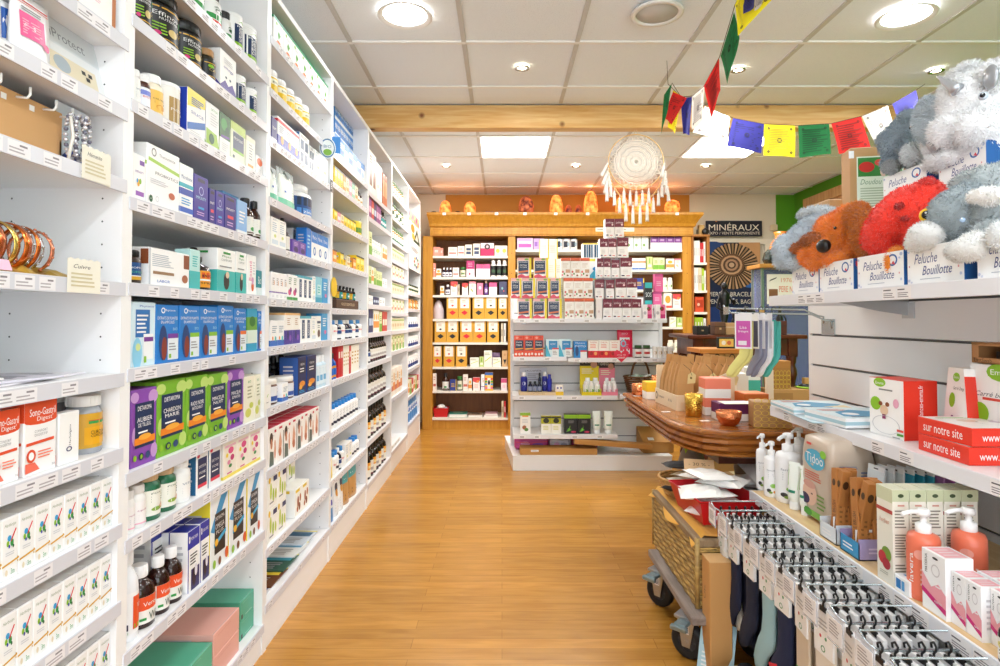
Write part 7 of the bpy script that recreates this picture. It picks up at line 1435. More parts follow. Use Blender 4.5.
for r_, y_ in enumerate((1.21, 1.17, 1.13)):
    for c_ in range(4): pinkbox(.94+.054*c_+(.0 if r_ < 2 else .016), y_, .048, .038, .108, 'small white box with pink wave, %s row, %s from the aisle' % (['back', 'middle', 'front'][r_], ORD[c_+1]), 'small pink wave boxes on the right lower shelf')
place('viap', .036, .09, .036, (.936, 1.1, ZL+.001), R(-60), 'small brown vial with white cap at the shelf edge')
# ---- middle shelf
def book_stack(x0, x1, y0, y1, z, n, th, c, lab, rz=0):
    for k in range(n):
        q = MB(); w_, d_ = x1-x0, y1-y0; q.box(-w_/2, w_/2, -d_/2, d_/2, 0, th, M('f4f6f8', .4), c=.001); q.box(-w_/2-.0006, w_/2, -d_/2-.0006, d_/2, th*.3, th*.65, M('a8ccd8', .5))
        q.art([('r', 0, 0, 1, 1, M('dceef4')), ('p', [(.1, .2), (.6, .1), (.9, .5), (.5, .8), (.2, .6)], M('3a9ac8')), ('p', [(.5, .2), (.9, .1), (.9, .4)], M('e8d8a8')), ('l', .1, .7, .5, .9, 3, M('d86a5a')), ('e', .3, .4, .1, .12, M('f4f8fa')), ('l', .15, .1, .4, .2, 2, M('2a4a7a'))], lambda u, v, e: (-w_/2+u*w_, -d_/2+v*d_, th+e))
        tag(q.build('catalogue', None, ((x0+x1)/2+.006*k, (y0+y1)/2, z+.0006+k*(th+.0004)), (0, 0, rz+R(3*k))), lab % (['lowest', 'second', 'third'][k] if n > 1 else ''), 'catalogue', 'blue-white catalogues on the middle right shelf')
q = MB(); q.box(0, .2, 0, .3, 0, .002, M('a8cede')); q.art([('r', 0, 0, .3, 1, M('d8ecf4'))], lambda u, v, e: (u*.2, v*.3, .002+e)); tag(q.build('leaflet', None, (1.01, 1.93, ZM+.0006), (0, 0, R(-6))), 'pale blue leaflet sticking out under the catalogues', 'leaflet')
book_stack(1.035, 1.27, 2.08, 2.29, ZM+.003, 1, .022, 0, '%s catalogue at the far end of the middle right shelf', R(-4))
book_stack(1.045, 1.3, 1.83, 2.04, ZM+.003, 1, .03, 0, '%s thick catalogue nearer the viewer on the middle right shelf', R(5))
WR = M('e8351f', .4); EW = M('faf8f6', .4)
o = empty('gift_box', (1.118, 1.648, ZM+.0008), R(5), 'white box with bathing child drawing and red side with web address', 'box'); w_, d_, h_ = .1, .135, .165
q = MB(); q.box(0, w_, 0, d_, 0, h_, EW, c=.001); q.box(.0, w_, -.0006, 0, .0, h_, WR); q.box(0, w_, 0, d_, h_, h_+.0005, WR)
q.art(prims('e .32 .93 .18 .08 8cc428;t Emma .32 .92 .24 .05 white;l .3 .78 .8 .84 1 8a8a8a;e .2 .55 .16 .12 8cc428;e .45 .45 .12 .09 e8c8a8;e .35 .56 .06 .04 8a4a2a;e .55 .56 .06 .04 8a4a2a;r .4 .3 .5 .38 8a1a5a;o .5 .2 .4 .16 .95 c8c8cc;e .8 .6 .08 .08 e8a8c0;r .82 .13 1 .17 e04a3a;r .82 .06 1 .1 5aa03a;l .7 .0 .95 .04 1 grey'), lambda u, v, e: (-e, d_-u*d_, v*h_)); q.art([('tv', 'www.tendances-emma.fr', .5, .5, .14, .86, M('white'))], lambda u, v, e: (u*w_, -.0008-e, v*h_)); q.build('carton', o)
q = MB(); A = prims('e .3 .93 .16 .06 8cc428;t Emma .3 .93 .22 .035 white;i Gant_de_Change .45 .78 .5 .06 6a6a6a;e .18 .62 .14 .1 8cc428;e .25 .3 .13 .12 7a2a7a;e .5 .34 .2 .08 e8d8c8;o .5 .22 .38 .1 .93 c8c8cc;r .3 .12 .9 .16 e04a3a')
pv = [(0, 0), (.12, 0), (.1, .21), (.035, .21)]; q.add([(0, -y+.13, z) for y, z in pv]+[(.06, -y+.13, z) for y, z in pv], [(0, 1, 2, 3), (7, 6, 5, 4), (0, 4, 5, 1), (1, 5, 6, 2), (2, 6, 7, 3), (3, 7, 4, 0)], EW)
q.art(A, lambda u, v, e: (-e, .13-.03*v-.015-u*(.09), v*.2)); q.add([(.0, .01, 0), (.06, .01, 0), (.06, .028, .19), (.0, .028, .19)], [(0, 1, 2, 3)], WR); tag(q.build('gift_box', None, (1.19, 1.5, ZM+.0008), (0, 0, R(-8))), 'white wedge-shaped box with lime tag behind the bathing child box', 'box')
q = MB(); w_, d_, h_ = .12, .3, .225; q.box(0, w_, 0, d_, 0, h_, EW, c=.001); q.art(prims('e .3 .92 .14 .1 8cc428;t Emma .3 .92 .2 .06 white;i Carré_bébé_et_gants_de_change .5 .66 .9 .07 5a5a6a;r .12 .6 .3 .63 e04a3a;l .5 .56 .8 .6 1 e08a7a;e .09 .45 .09 .12 8cc428;e .35 .2 .06 .09 e0b8a0;e .5 .2 .06 .1 e0b8a0;r .15 .14 .24 .2 c8b090;e .7 .14 .05 .07 c8d4dc;l .2 .3 .6 .34 1 c8c8cc'), lambda u, v, e: (-e, d_-u*d_, v*h_)); q.art(prims('r .0 .0 1 1 e8351f'), lambda u, v, e: (u*w_, -e, v*h_))
tag(q.build('gift_box', None, (1.235, 1.24, ZM+.0008), (0, 0, R(3))), 'large white box with drawings and lime tag at the right edge', 'box')
q = MB(); w_, d_, h_ = .14, .26, .052; kk = M('b98656', .6)
q.box(0, w_, 0, d_, 0, .003, kk); q.box(0, .003, 0, d_, 0, .014, kk); q.box(0, .003, 0, d_, h_-.008, h_, kk); q.box(0, .003, 0, .12, 0, h_, kk); q.box(0, .003, d_-.02, d_, 0, h_, kk); q.box(w_-.003, w_, 0, d_, 0, h_, kk); q.box(0, w_, 0, .003, 0, h_, kk); q.box(0, w_, d_-.003, d_, 0, h_, kk); q.box(0, w_, 0, d_, h_-.003, h_, kk)
q.art(prims('t LastSwab .13 .15 .2 .2 5a3418;l .62 .45 .95 .75 2 5a3418;r .4 .1 .46 .25 e05a3a'), lambda u, v, e: (-e, d_-u*d_, v*h_)); q.box(.03, .04, .15, .22, .004, .03, M('2a1a10')); tag(q.build('kraft_box', None, (1.225, 1.27, ZM+.228), (0, 0, R(2))), 'kraft box with cut-out window on top of the large white box', 'box')
for k in range(2):
    q = MB(); w_, d_, h_ = .24, .175, .042; q.box(0, w_, 0, d_, 0, h_, WR, c=.001); q.art(prims('r .0 .0 1 1 faf6f2;e .3 .6 .1 .12 e8d4c0;e .6 .5 .12 .1 d8c8d8;l .1 .8 .5 .9 2 8cc428;o .5 .4 .2 .2 .95 c8c8c8'), lambda u, v, e: (.004+u*(w_-.008), .004+v*(d_-.008), h_+e)); q.art(prims('t sur_notre_site .48 .5 .72 .5 white'), lambda u, v, e: (-e, d_-u*d_, v*h_)); q.art(prims('t www.tendances-emma.fr .5 .5 .8 .45 white'), lambda u, v, e: (u*w_, -e, v*h_))
    tag(q.build('flat_red_box', None, (1.08+.008*k, 1.372, ZM+.0008+k*.0432), (0, 0, R(-2+3*k))), ['lower', 'upper'][k]+' flat red box reading sur notre site on the middle shelf', 'box', 'flat red boxes on the middle right shelf')
# ---- plush toys: boxes
BLU = M('1f5a9c', .45)
def plbox(x, y0, y1, z, h_, lab, d_=.13):
    q = MB(); w_ = y1-y0; q.box(0, d_, 0, w_, 0, h_, M('fafafa', .4), c=.001); q.box(.0, d_, -.0006, 0, 0, h_, BLU)
    q.art(prims('i Peluche .35 .68 .42 .26 3a4a8a;i Bouillotte .55 .36 .52 .24 3a4a8a;o .78 .76 .1 .17 .72 2a62a8;p .76 .66 .84 .62 .8 .74 d8304a;l .25 .12 .75 .16 1 b0b4c0;e .05 .5 .012 .03 e0a0a0;e .92 .38 .012 .03 e0a0a0;e .04 .9 .02 .04 b8c4e0;e .96 .9 .03 .05 b8c4e0;e .93 .8 .02 .03 c8d0e8;e .96 .2 .02 .04 c8d0e8;e .05 .12 .025 .04 c8d0e8;e .1 .07 .02 .03 d8dcec'), lambda u, v, e: (-e, w_-u*w_, v*h_)); q.art(prims('r .3 .45 .7 .5 8ab0d8;r .3 .3 .7 .33 8ab0d8'), lambda u, v, e: (u*d_, -.0006-e, v*h_))
    return tag(q.build('plush_toy_box', None, (x, y0, z+.0008)), lab, 'box', 'white and blue plush toy boxes')
PB = []
for k, (a, b_) in enumerate(((792.5, 819), (820, 854), (858, 904.5), (908, 965), (978, 1042))):
    y1, y0 = 1.07*F/(a-CX), 1.07*F/(b_-CX); plbox(1.07, y0, y1, ZT, .097, ['plush toy box at the far end, under the grey-blue plush', 'plush toy box under the orange dog plush', 'plush toy box under the red dragon plush', 'plush toy box under the white snout of the grey plush', 'plush toy box at the right edge of the shelf'][k]); PB.append((y0, y1))
ZP = ZT+.098
for k, (a, b_) in enumerate(((885, 929), (941, 989))):
    y1, y0 = 1.4*F/(a-CX), 1.4*F/(b_-CX); plbox(1.4, y0, y1, 1.618, .1 if k == 0 else .1, ['upper plush toy box on the gondola top under the elephant', 'upper plush toy box on the gondola top under the unicorn'][k], .14)
ZU = 1.72
def blob(parts, vox=.007):
    q = MB(); 
    for p in parts: q.ball(p[0], p[1], M('white'), 20, 12, T=None if len(p) < 3 else Matrix.Translation(p[0]) @ Matrix.Rotation(p[2][1], 4, 'Y') @ Matrix.Rotation(p[2][0], 4, 'X') @ Matrix.Rotation(p[2][2], 4, 'Z') @ Matrix.Translation([-c for c in p[0]]))
    ob = q.build('tmp'); md = ob.modifiers.new('r', 'REMESH'); md.mode = 'VOXEL'; md.voxel_size = vox; sm = ob.modifiers.new('s', 'SMOOTH'); sm.factor = .7; sm.iterations = 6
    dg = bpy.context.evaluated_depsgraph_get(); ev = ob.evaluated_get(dg); me = ev.to_mesh(); vs = [v.co.copy() for v in me.vertices]; fs = [tuple(p.vertices) for p in me.polygons]; ns = [p.normal.copy() for p in me.polygons]; ev.to_mesh_clear(); bpy.data.objects.remove(ob)
    return vs, fs, ns
def furry(name, parts, c, parent, seed=1, n=7000, L=.011, vox=.007):
    vs, fs, ns = blob(parts, vox); rnd = random.Random(seed); q = MB(); m_ = M(c, .9, sheen=.4, var=.12, bs=14); q.add(vs, fs, m_, True); tv = []; tf = []
    for _ in range(n):
        i = rnd.randrange(len(fs)); f = fs[i]; u = rnd.random(); p = vs[f[0]].lerp(vs[f[1]], u).lerp(vs[f[2]], rnd.random()*.6); nn = ns[i]; d = (nn+Vector((rnd.uniform(-.9, .9), rnd.uniform(-.9, .9), rnd.uniform(-1.3, .5)))).normalized(); s_ = nn.cross(d); s_ = (s_.normalized() if s_.length > .01 else Vector((1, 0, 0)))*.0016
        b_ = len(tv); tv += [p-s_-nn*.001, p+s_-nn*.001, p+d*L*rnd.uniform(.5, 1.1)+nn*.002]; tf.append((b_, b_+1, b_+2))
    q.add(tv, tf, m_, False); return q.build(name, parent)
def pz(px, py, X): return atX(px, py, X)
def plush(lab, base, cat='plush toy'): return empty('plush_toy', base, 0, lab, cat)
def rel(o, p): return tuple(Vector(p)-Vector(o.location))
def eye(o, p, r=.009, ring=None, c='121212', facing=(-.7, -.7, 0)):
    q = MB(); f = Vector(facing).normalized()
    if ring: q.ball(rel(o, p), (r*1.7, r*1.7, r*1.7), M(ring, .4), 14, 10)
    q.ball(rel(o, Vector(p)+f*(r*.9 if ring else 0)), r*1.1 if ring else r, M(c, .08), 12, 8); q.ball(rel(o, Vector(p)+f*(r*1.8)+Vector((0, 0, r*.4))), r*.28, M('white'), 8, 6); q.build('eye', o)
# 1 grey-blue plush
y0, y1 = PB[0]; o = plush('pale grey-blue plush toy slumped at the far end of the shelf', (1.13, (y0+y1)/2, ZP)); X = 1.1
def E(o, px, py, X, r, rot=None):
    c = rel(o, pz(px, py, X)); return (c, r) if rot is None else (c, r, rot)
furry('plush_body', [E(o, 812, 240, 1.14, (.08, .1, .075)), E(o, 799, 246, 1.1, (.06, .07, .06)), E(o, 786, 249, 1.06, (.05, .045, .055)), E(o, 782, 261, 1.05, (.03, .035, .03)), E(o, 822, 222, 1.16, (.07, .09, .04)), E(o, 798, 262, 1.08, (.05, .06, .03))], 'c0ccd6', o, 2)
furry('plush_ear', [E(o, 814, 213, 1.14, (.05, .08, .022)), E(o, 833, 216, 1.17, (.05, .06, .025))], 'c4cdd2', o, 3, 2500)
# 2 orange dog
y0, y1 = PB[1]; o = plush('orange-brown dog plush with black nose lying over its box', (1.13, (y0+y1)/2, ZP))
furry('plush_body', [E(o, 846, 238, 1.15, (.075, .075, .085)), E(o, 832, 232, 1.12, (.055, .06, .06)), E(o, 826, 250, 1.09, (.05, .05, .048)), E(o, 836, 258, 1.1, (.05, .06, .03)), E(o, 869, 246, 1.18, (.07, .08, .055)), E(o, 880, 255, 1.19, (.05, .05, .035)), E(o, 810, 254, 1.07, (.035, .045, .045)), E(o, 816, 262, 1.07, (.03, .04, .03)), E(o, 852, 218, 1.16, (.06, .06, .045))], 'f0882c', o, 4, 10000, .013)
furry('plush_ear', [E(o, 861, 229, 1.09, (.018, .045, .075), (0, 0, 0)), E(o, 857, 215, 1.11, (.03, .05, .04)), E(o, 866, 244, 1.09, (.018, .035, .04))], 'cc7624', o, 5, 5000, .013)
furry('paw_pad', [E(o, 812, 240, 1.06, (.03, .05, .022)), E(o, 799, 248, 1.05, (.025, .035, .018))], 'b4662a', o, 6, 2500)
q = MB(); c = rel(o, pz(823.5, 246, 1.045)); q.ball(c, (.02, .028, .022), M('0e0e10', .35), 18, 12); q.build('nose', o)
eye(o, pz(835, 228, 1.07), .005)
# 3 red dragon
y0, y1 = PB[2]; o = plush('red dragon plush with yellow-ringed eye and small horn', (1.15, (y0+y1)/2, ZP))
furry('plush_body', [E(o, 912, 214, 1.16, (.08, .09, .08)), E(o, 898, 220, 1.13, (.07, .075, .065)), E(o, 882, 232, 1.1, (.05, .05, .055)), E(o, 876, 240, 1.1, (.04, .04, .045)), E(o, 928, 225, 1.17, (.07, .07, .07)), E(o, 870, 264, 1.12, (.045, .11, .02)), E(o, 905, 256, 1.14, (.05, .09, .035)), E(o, 927, 196, 1.17, (.05, .04, .045)), E(o, 886, 214, 1.12, (.02, .02, .025))], 'f03a28', o, 7, 11000, .008)
furry('horn', [E(o, 927, 184, 1.16, (.022, .02, .02))], 'd8281c', o, 8, 600, .007)
furry('nostril', [E(o, 899, 206, 1.07, (.008, .02, .01)), E(o, 905, 219, 1.065, (.008, .018, .008))], 'b41c18', o, 9, 400, .006)
furry('scarf', [E(o, 893, 263, 1.085, (.022, .018, .035)), E(o, 897, 253, 1.09, (.02, .02, .02))], 'f0921e', o, 10, 900, .007)
eye(o, pz(927.5, 215.5, 1.082), .011, 'f4c81e')
# 4 grey plush with white snout
y0, y1 = PB[3]; o = plush('grey plush with white oval paws and pale eye', (1.15, (y0+y1)/2, ZP))
furry('plush_body', [E(o, 965, 216, 1.15, (.085, .075, .072)), E(o, 975, 208, 1.17, (.07, .07, .07)), E(o, 955, 247, 1.15, (.06, .07, .035)), E(o, 985, 230, 1.19, (.07, .07, .07))], '9ea9ae', o, 11, 9000, .007)
furry('paw', [E(o, 926, 236, 1.07, (.035, .052, .038)), E(o, 918, 243, 1.07, (.03, .035, .025))], 'e6e6e4', o, 12, 1500, .005)
furry('paw', [E(o, 967, 250, 1.06, (.035, .055, .028)), E(o, 975, 243, 1.07, (.03, .035, .028))], 'e8e8e6', o, 13, 1500, .005)
eye(o, pz(962.5, 220, 1.062), .006, None, 'a8c4e4')
# 5 grey elephant with white tusk at right edge
y0, y1 = PB[4]; o = plush('big grey plush with white tusk at the right edge', (1.17, (y0+y1)/2+.02, ZP))
furry('plush_body', [E(o, 996, 188, 1.22, (.08, .08, .06)), E(o, 975, 183, 1.2, (.05, .06, .035)), E(o, 1005, 215, 1.2, (.09, .08, .08)), E(o, 990, 235, 1.12, (.045, .035, .035)), E(o, 1010, 242, 1.13, (.06, .06, .04)), E(o, 978, 176, 1.17, (.022, .025, .018))], 'a8b0b2', o, 14, 8000, .008)
furry('tusk', [E(o, 982, 195, 1.1, (.02, .045, .018)), E(o, 995, 197, 1.1, (.025, .04, .02))], 'efeeec', o, 15, 900, .005)
furry('paw', [E(o, 1003, 236, 1.07, (.03, .035, .035))], 'e2e4e4', o, 16, 900, .006)
# 6 upper elephant
o = plush('grey-blue elephant plush on the upper box with big ear', (1.48, 1.4*F/(907-CX), ZU))
furry('plush_body', [E(o, 905, 137, 1.46, (.07, .07, .065)), E(o, 915, 150, 1.47, (.07, .08, .055)), E(o, 893, 146, 1.42, (.045, .04, .05)), E(o, 890, 163, 1.41, (.03, .03, .03)), E(o, 888, 140, 1.41, (.04, .035, .035)), E(o, 909, 119, 1.47, (.04, .05, .03)), E(o, 925, 160, 1.5, (.06, .06, .04))], '98a8b4', o, 17, 9000, .011)
furry('plush_ear', [E(o, 927, 119, 1.36, (.02, .05, .075), (0, 0, .2)), E(o, 934, 130, 1.37, (.02, .045, .05))], 'ccd6dc', o, 18, 4500, .012)
furry('paw', [E(o, 912, 154, 1.4, (.03, .042, .04))], 'd4dadd', o, 19, 1500, .009)
furry('foot', [E(o, 891, 167, 1.39, (.03, .03, .025))], 'a4a8aa', o, 20, 1200, .008)
eye(o, pz(911, 128, 1.395), .006)
# 7 unicorn
o = plush('large white unicorn plush with silver horn and inner ear', (1.48, 1.4*F/(968-CX), ZU))
furry('plush_body', [E(o, 972, 105, 1.45, (.1, .1, .1)), E(o, 957, 130, 1.41, (.08, .075, .06)), E(o, 980, 128, 1.42, (.07, .07, .065)), E(o, 992, 145, 1.48, (.09, .09, .08)), E(o, 940, 142, 1.41, (.05, .05, .055)), E(o, 955, 160, 1.44, (.08, .1, .03)), E(o, 990, 84, 1.5, (.06, .06, .05))], 'f2f2f3', o, 21, 14000, .012)
furry('mane', [E(o, 950, 97, 1.46, (.03, .025, .04)), E(o, 957, 80, 1.47, (.03, .03, .03)), E(o, 968, 74, 1.47, (.035, .04, .03))], 'f4f4f6', o, 22, 5000, .02)
a_, b_ = pz(958, 90, 1.36), pz(937, 76, 1.33); q = MB(); q.tube([rel(o, a_.lerp(b_, t/6)) for t in range(7)], .01, M('b9bcc2', .3, .6), 10, rs=[.02-.0028*t for t in range(7)])
for t in range(1, 6): q.tube([tuple(Vector(rel(o, a_.lerp(b_, t/6.5)))+Vector((.0, math.cos(k)*(.021-.0028*t), math.sin(k)*(.021-.0028*t)))) for k in [i*PI/5 for i in range(10)]], .002, M('d8dade', .3, .5), 5, closed=True)
q.build('horn', o)
furry('plush_ear', [E(o, 992, 76, 1.43, (.02, .045, .05), (0, 0, .3))], 'f2f2f3', o, 23, 1500)
q = MB(); q.ball(rel(o, pz(991, 77, 1.405)), (.012, .026, .036), M('a9abb0', .3, .5), 12, 8); q.build('inner_ear', o)
q = MB(); q.ball(rel(o, pz(935, 140, 1.37)), (.02, .03, .04), M('b4b4b8', .3, .5), 14, 10); q.build('silver_hoof', o)
eye(o, pz(983, 96, 1.345), .007, 'c4ccd8', '1a1c24')
# ---- cardboard displays on the gondola top
q = MB(); w_, h_ = .24, .27; q.box(0, w_, 0, .1, 0, h_, M('c79a68', .65), c=.003); q.art(prims('r .1 .04 .8 .86 eef6e6;r .12 .56 .78 .84 3a8a3a;e .25 .7 .12 .08 d8322a;e .45 .76 .08 .05 e04a3a;e .6 .64 .1 .06 d8322a;e .7 .78 .06 .05 5aaa3a;e .5 .62 .05 .07 e8c8b8;i Doudou_Cerise .45 .48 .6 .08 8aa88a;l .15 .1 .7 .4 8 b8c4ac;r -.02 .84 .06 .95 f4f4f4'), lambda u, v, e: (u*w_, -e, v*h_)); tag(q.build('poster_carton', None, (1.4, 2.36, 1.6186), (0, 0, R(-12))), 'kraft carton with green cherry poster on the gondola top', 'carton')
q = MB(); q.box(0, .22, 0, .16, 0, .09, M('c9a070', .65), c=.003); q.art(prims('r .3 .2 .95 .8 2a2a34;l .4 .35 .85 .65 1 e8e8e8'), lambda u, v, e: (u*.22, -e, v*.09)); tag(q.build('kraft_carton', None, (1.385, 2.49, 1.6186), (0, 0, R(0))), 'low kraft carton with dark label behind the dog plush', 'carton')
# ---- upper double prong with socks near the far end
chrome = M('b8c4c8', .25, .9)
o = empty('display_prong', (XW, 2.5, 1.19), 0, 'long chrome double prong carrying the yellow and white socks', 'hook'); q = MB()
for dy, dz in ((0, 0), (.06, .02)): q.tube([(-.002, dy, dz-.03), (-.006, dy, dz), (-.03, dy, dz+.004), (-.09, dy, dz+.03), (-.43, dy, dz+.036), (-.44, dy, dz+.05)], .004, chrome, 8)
q.box(-.004, 0, -.02, .08, -.06, .01, chrome); q.box(-.44, -.436, 0, .06, .03, .062, chrome); q.build('wire', o)
def sockmesh(c, c2=None, L=.2, foot=.1, w_=.05, th=.012):
    q = MB(); m_ = M(c, .9, bump=.3, bs=400); P_ = [(0, 0, 0), (0, 0, -.05), (0, 0, -L*.6), (0, .005, -L*.85), (0, .02, -L), (0, .045, -L-foot*.4), (0, .06, -L-foot*.8), (0, .066, -L-foot)]
    vs = []; hw = [w_*.5, w_*.5, w_*.46, w_*.52, w_*.6, w_*.5, w_*.46, w_*.2]
    for (x, y, z), h_ in zip(P_, hw):
        for a in range(12): t = 2*PI*a/12; vs.append((x+th*math.sin(t)*.5, y+h_*math.cos(t), z))
    q.add(vs, [(j*12+i, j*12+(i+1) % 12, (j+1)*12+(i+1) % 12, (j+1)*12+i) for j in range(7) for i in range(12)]+[tuple(range(12)), tuple(84+i for i in range(12))], m_, True)
    if c2:
        for t0, cc in ((-L-foot*.25, c2[0]), (-L-foot*.45, c2[1]), (-L-foot*.65, c2[2])): q.lathe([(1, -.008), (1, .008)], M(cc, .9), 12, Matrix.Translation((0, .045, t0)) @ Matrix.Rotation(R(-25), 4, 'X'), sx=th*.62, sy=w_*.53)
    return q.mesh('sock')
for k, (px, c, lab, lc) in enumerate(((745, 'e9e08a', 'pale yellow sock pair with pink card on the chrome prong', 'd05ab0'), (759, '8a8ca0', 'grey sock pair hanging between yellow and white socks', '5a5a7a'), (765, 'f4f4f6', 'white sock pair hanging on the chrome prong', 'f0f0f2'), (772, '58c0b4', 'teal sock pack hanging furthest right on the chrome prong', 'e8ecf0'))):
    xx = atY(px, 319, 2.5).x; o = empty('sock_pair', (xx, 2.5, 1.225), 0, lab, 'socks', 'sock pairs on the chrome prong'); sm_ = sockmesh(c, None, .17, .07, .04, .02); s_ = link('sock', sm_, o); s_.rotation_euler = (0, 0, R(90)); s_.location = (0, 0, -.03); s2 = link('sock', sm_, o); s2.rotation_euler = (0, 0, R(90)); s2.location = (.012, .014, -.035); o.rotation_euler = (0, 0, R(-30 if k == 0 else -72))
    q = MB(); q.box(-.035, .035, -.022, -.02, -.15, .0, M('f4f2f4', .4)); q.art([('r', .08, .05, .92, .78, M(lc))]+([('t', 'Lisa', .5, .6, .4, .08, M('white')), ('t', 'Bretagne', .5, .48, .6, .08, M('white')), ('r', .2, .1, .7, .22, M('f0e8f0'))] if k == 0 else []), lambda u, v, e: (-.035+u*.07, -.022-e, -.15+v*.15)); cd = q.build('paper_card', o); cd.rotation_euler = (0, 0, R(-12))
    q = MB(); q.tube([(0, 0, 0), (0, 0, .02), (0, .01, .03), (0, .02, .02)], .002, M('1a1a1a'), 6); q.build('hook', o)
# ---- rows of hanging sock packs below the lower shelf
XT, ZH = .735, .535
YP = [2.06, 1.96, 1.835, 1.72, 1.62, 1.515, 1.41, 1.305, 1.2, 1.1, 1.0]
rowc = [('f0f0ec', 'white'), ('1d2440', 'navy'), ('1b2138', 'dark navy'), ('9fc4cc', 'pale blue'), ('1e2748', 'navy striped'), ('d9c9b4', 'beige'), ('e6ddd0', 'cream'), ('cfd4da', 'light grey'), ('e8e8ea', 'off-white'), ('8aa4b0', 'grey-blue'), ('d8d8dc', 'pale grey')]
clear = see_through('clear_plastic', 'dfe4ee', .55)
cardm = {}
def hookm():
    q = MB(); q.tube([(0, 0, -.012), (0, 0, .0), (0, -.007, .008), (0, -.008, .016), (0, 0, .022), (0, .008, .016), (0, .006, .008)], .0024, M('101012', .4), 6); q.box(-.002, .002, -.012, .012, -.02, -.008, M('101012')); return q.mesh('hook')
HK = hookm()
for r_, y in enumerate(YP):
    o = empty('display_prong', (XW, y, ZH), 0, 'chrome display prong of %s sock packs, %s from the far end' % (rowc[r_][1], ORD[r_+1]), 'hook', 'chrome prongs below the lower right shelf'); q = MB()
    L_ = XW-XT; q.tube([(0, 0, -.02), (-.02, 0, 0), (-L_+.02, 0, 0), (-L_, 0, .012)], .003, chrome, 6); q.tube([(0, .03, .01), (-.03, .03, .022), (-L_, .03, .024)], .0025, chrome, 6); q.tube([(-L_, 0, .012), (-L_, .03, .024)], .0025, chrome, 6); q.box(-.004, 0, -.015, .045, -.04, .03, chrome); q.build('wire', o)
    q = MB(); q.box(-L_-.006, -L_-.004, -.03, .035, -.05, .02, clear, c=.0005); q.box(-L_-.0075, -L_-.0065, -.026, .031, -.042, .008, M('eceaec', .5)); q.art([('l', .1, .2, .9, .9, 5, M('9a969c'))], lambda u, v, e: (-L_-.0075-e, .028-u*.05, -.04+v*.046)); q.build('price_holder', o)
    c, cn = rowc[r_]; Ls = .2; sm_ = sockmesh(c, ('d8303a', 'e8e8f0', '3a5ab8') if r_ == 4 else None, Ls, .09, .075, .024)
    q = MB(); q.box(-.0012, .009, -.036, .036, -.125, -.014, M('f6f6f6', .45), c=.001); q.art(prims('e .35 .4 .06 .04 c83a4a;e .65 .4 .06 .04 3a8a5a;l .2 .55 .8 .8 3 b8b8bc;o .5 .15 .12 .07 .7 2f8a4a'), lambda u, v, e: (-.0012-e, .034-u*.068, -.125+v*.107)); cdm = q.mesh('header_card')
    if r_ >= 5: q = MB(); q.box(-.004, .004, -.037, .037, -.3, -.03, M(c, .6), c=.002); q.box(-.0045, .0045, -.0372, .0372, -.24, -.22, M('3a9a4a')); pkm = q.mesh('pack')
    n_ = 12 if r_ > 1 else 9
    for k in range(n_):
        x = XT+.024+k*.027+(.003 if k % 2 else 0); e = empty('sock_pack', (x, y, ZH+.0), R(random.uniform(-7, 7)))
        link('hook', HK, e, (0, 0, -.006)); link('header_card', cdm, e, (0, 0, -.004))
        if r_ >= 5 and k % 3 != 2: link('folded_sock', pkm, e, (.006, 0, -.01))
        else: link('sock', sm_, e, (.012, 0, -.08), R(180 if k % 2 else 0))
        tag(e, '%s sock pack, %s from the aisle on the %s prong from far' % (cn, ORD[k+1], ORD[r_+1]), 'socks', 'sock packs on the chrome prongs')
# box of dark socks on the floor and leaflet
def fsock(loc, rot, c, lab, band=None):
    q = MB(); m_ = M(c, .9); q.ball((0, 0, .022), (.06, .032, .022), m_, 16, 8); q.ball((.05, .01, .02), (.035, .028, .02), m_, 12, 8); q.ball((-.045, -.012, .02), (.03, .03, .02), m_, 12, 8)
    o = q.build('folded_socks', None, loc, rot); tag(o, lab, 'socks')
    if band: q = MB(); q.lathe([(1, -.015), (1, .015)], M(band, .7), 20, TR(0, 0, .022, 0, R(90), 0), sx=.024, sy=.034, cap=False); q.build('paper_band', o)
q = MB(); q.box(0, .3, 0, .34, 0, .06, M('2a2426', .6), c=.004); tag(q.build('floor_carton', None, (.68, 1.6, .0)), 'low dark carton of loose socks on the floor below the prongs', 'carton')
for k, (x, y, rz, c, bd, lab) in enumerate(((.735, 1.87, .5, '15161a', 'd8c49a', 'black folded socks with cream paper band on the carton'), (.8, 1.8, 1.3, 'b4202c', None, 'red folded socks beside the black banded pair'), (.77, 1.7, .2, '1a1c2a', 'c8b890', 'dark navy folded socks with a band near the front'), (.88, 1.86, 2.2, '202230', None, 'dark blue folded socks at the back of the carton'), (.9, 1.72, .9, '3a1a22', None, 'maroon folded socks at the right of the carton'), (.86, 1.64, 2.8, '9cc8d4', None, 'pale blue folded socks at the front of the carton'))): fsock((x, y, .061), (0, 0, rz), c, lab, bd)
q = MB(); q.box(0, .12, 0, .003, 0, .17, M('b8dcea', .4)); q.art([('r', .1, .5, .9, .9, M('5ab0d0')), ('l', .1, .1, .9, .4, 4, M('f4f8fa'))], lambda u, v, e: (u*.12, -e, v*.17)); tag(q.build('blue_leaflet', None, (.665, 2.045, .001), (R(-18), R(0), R(-40))), 'pale blue leaflet leaning on the floor by the dolly wheel', 'leaflet')
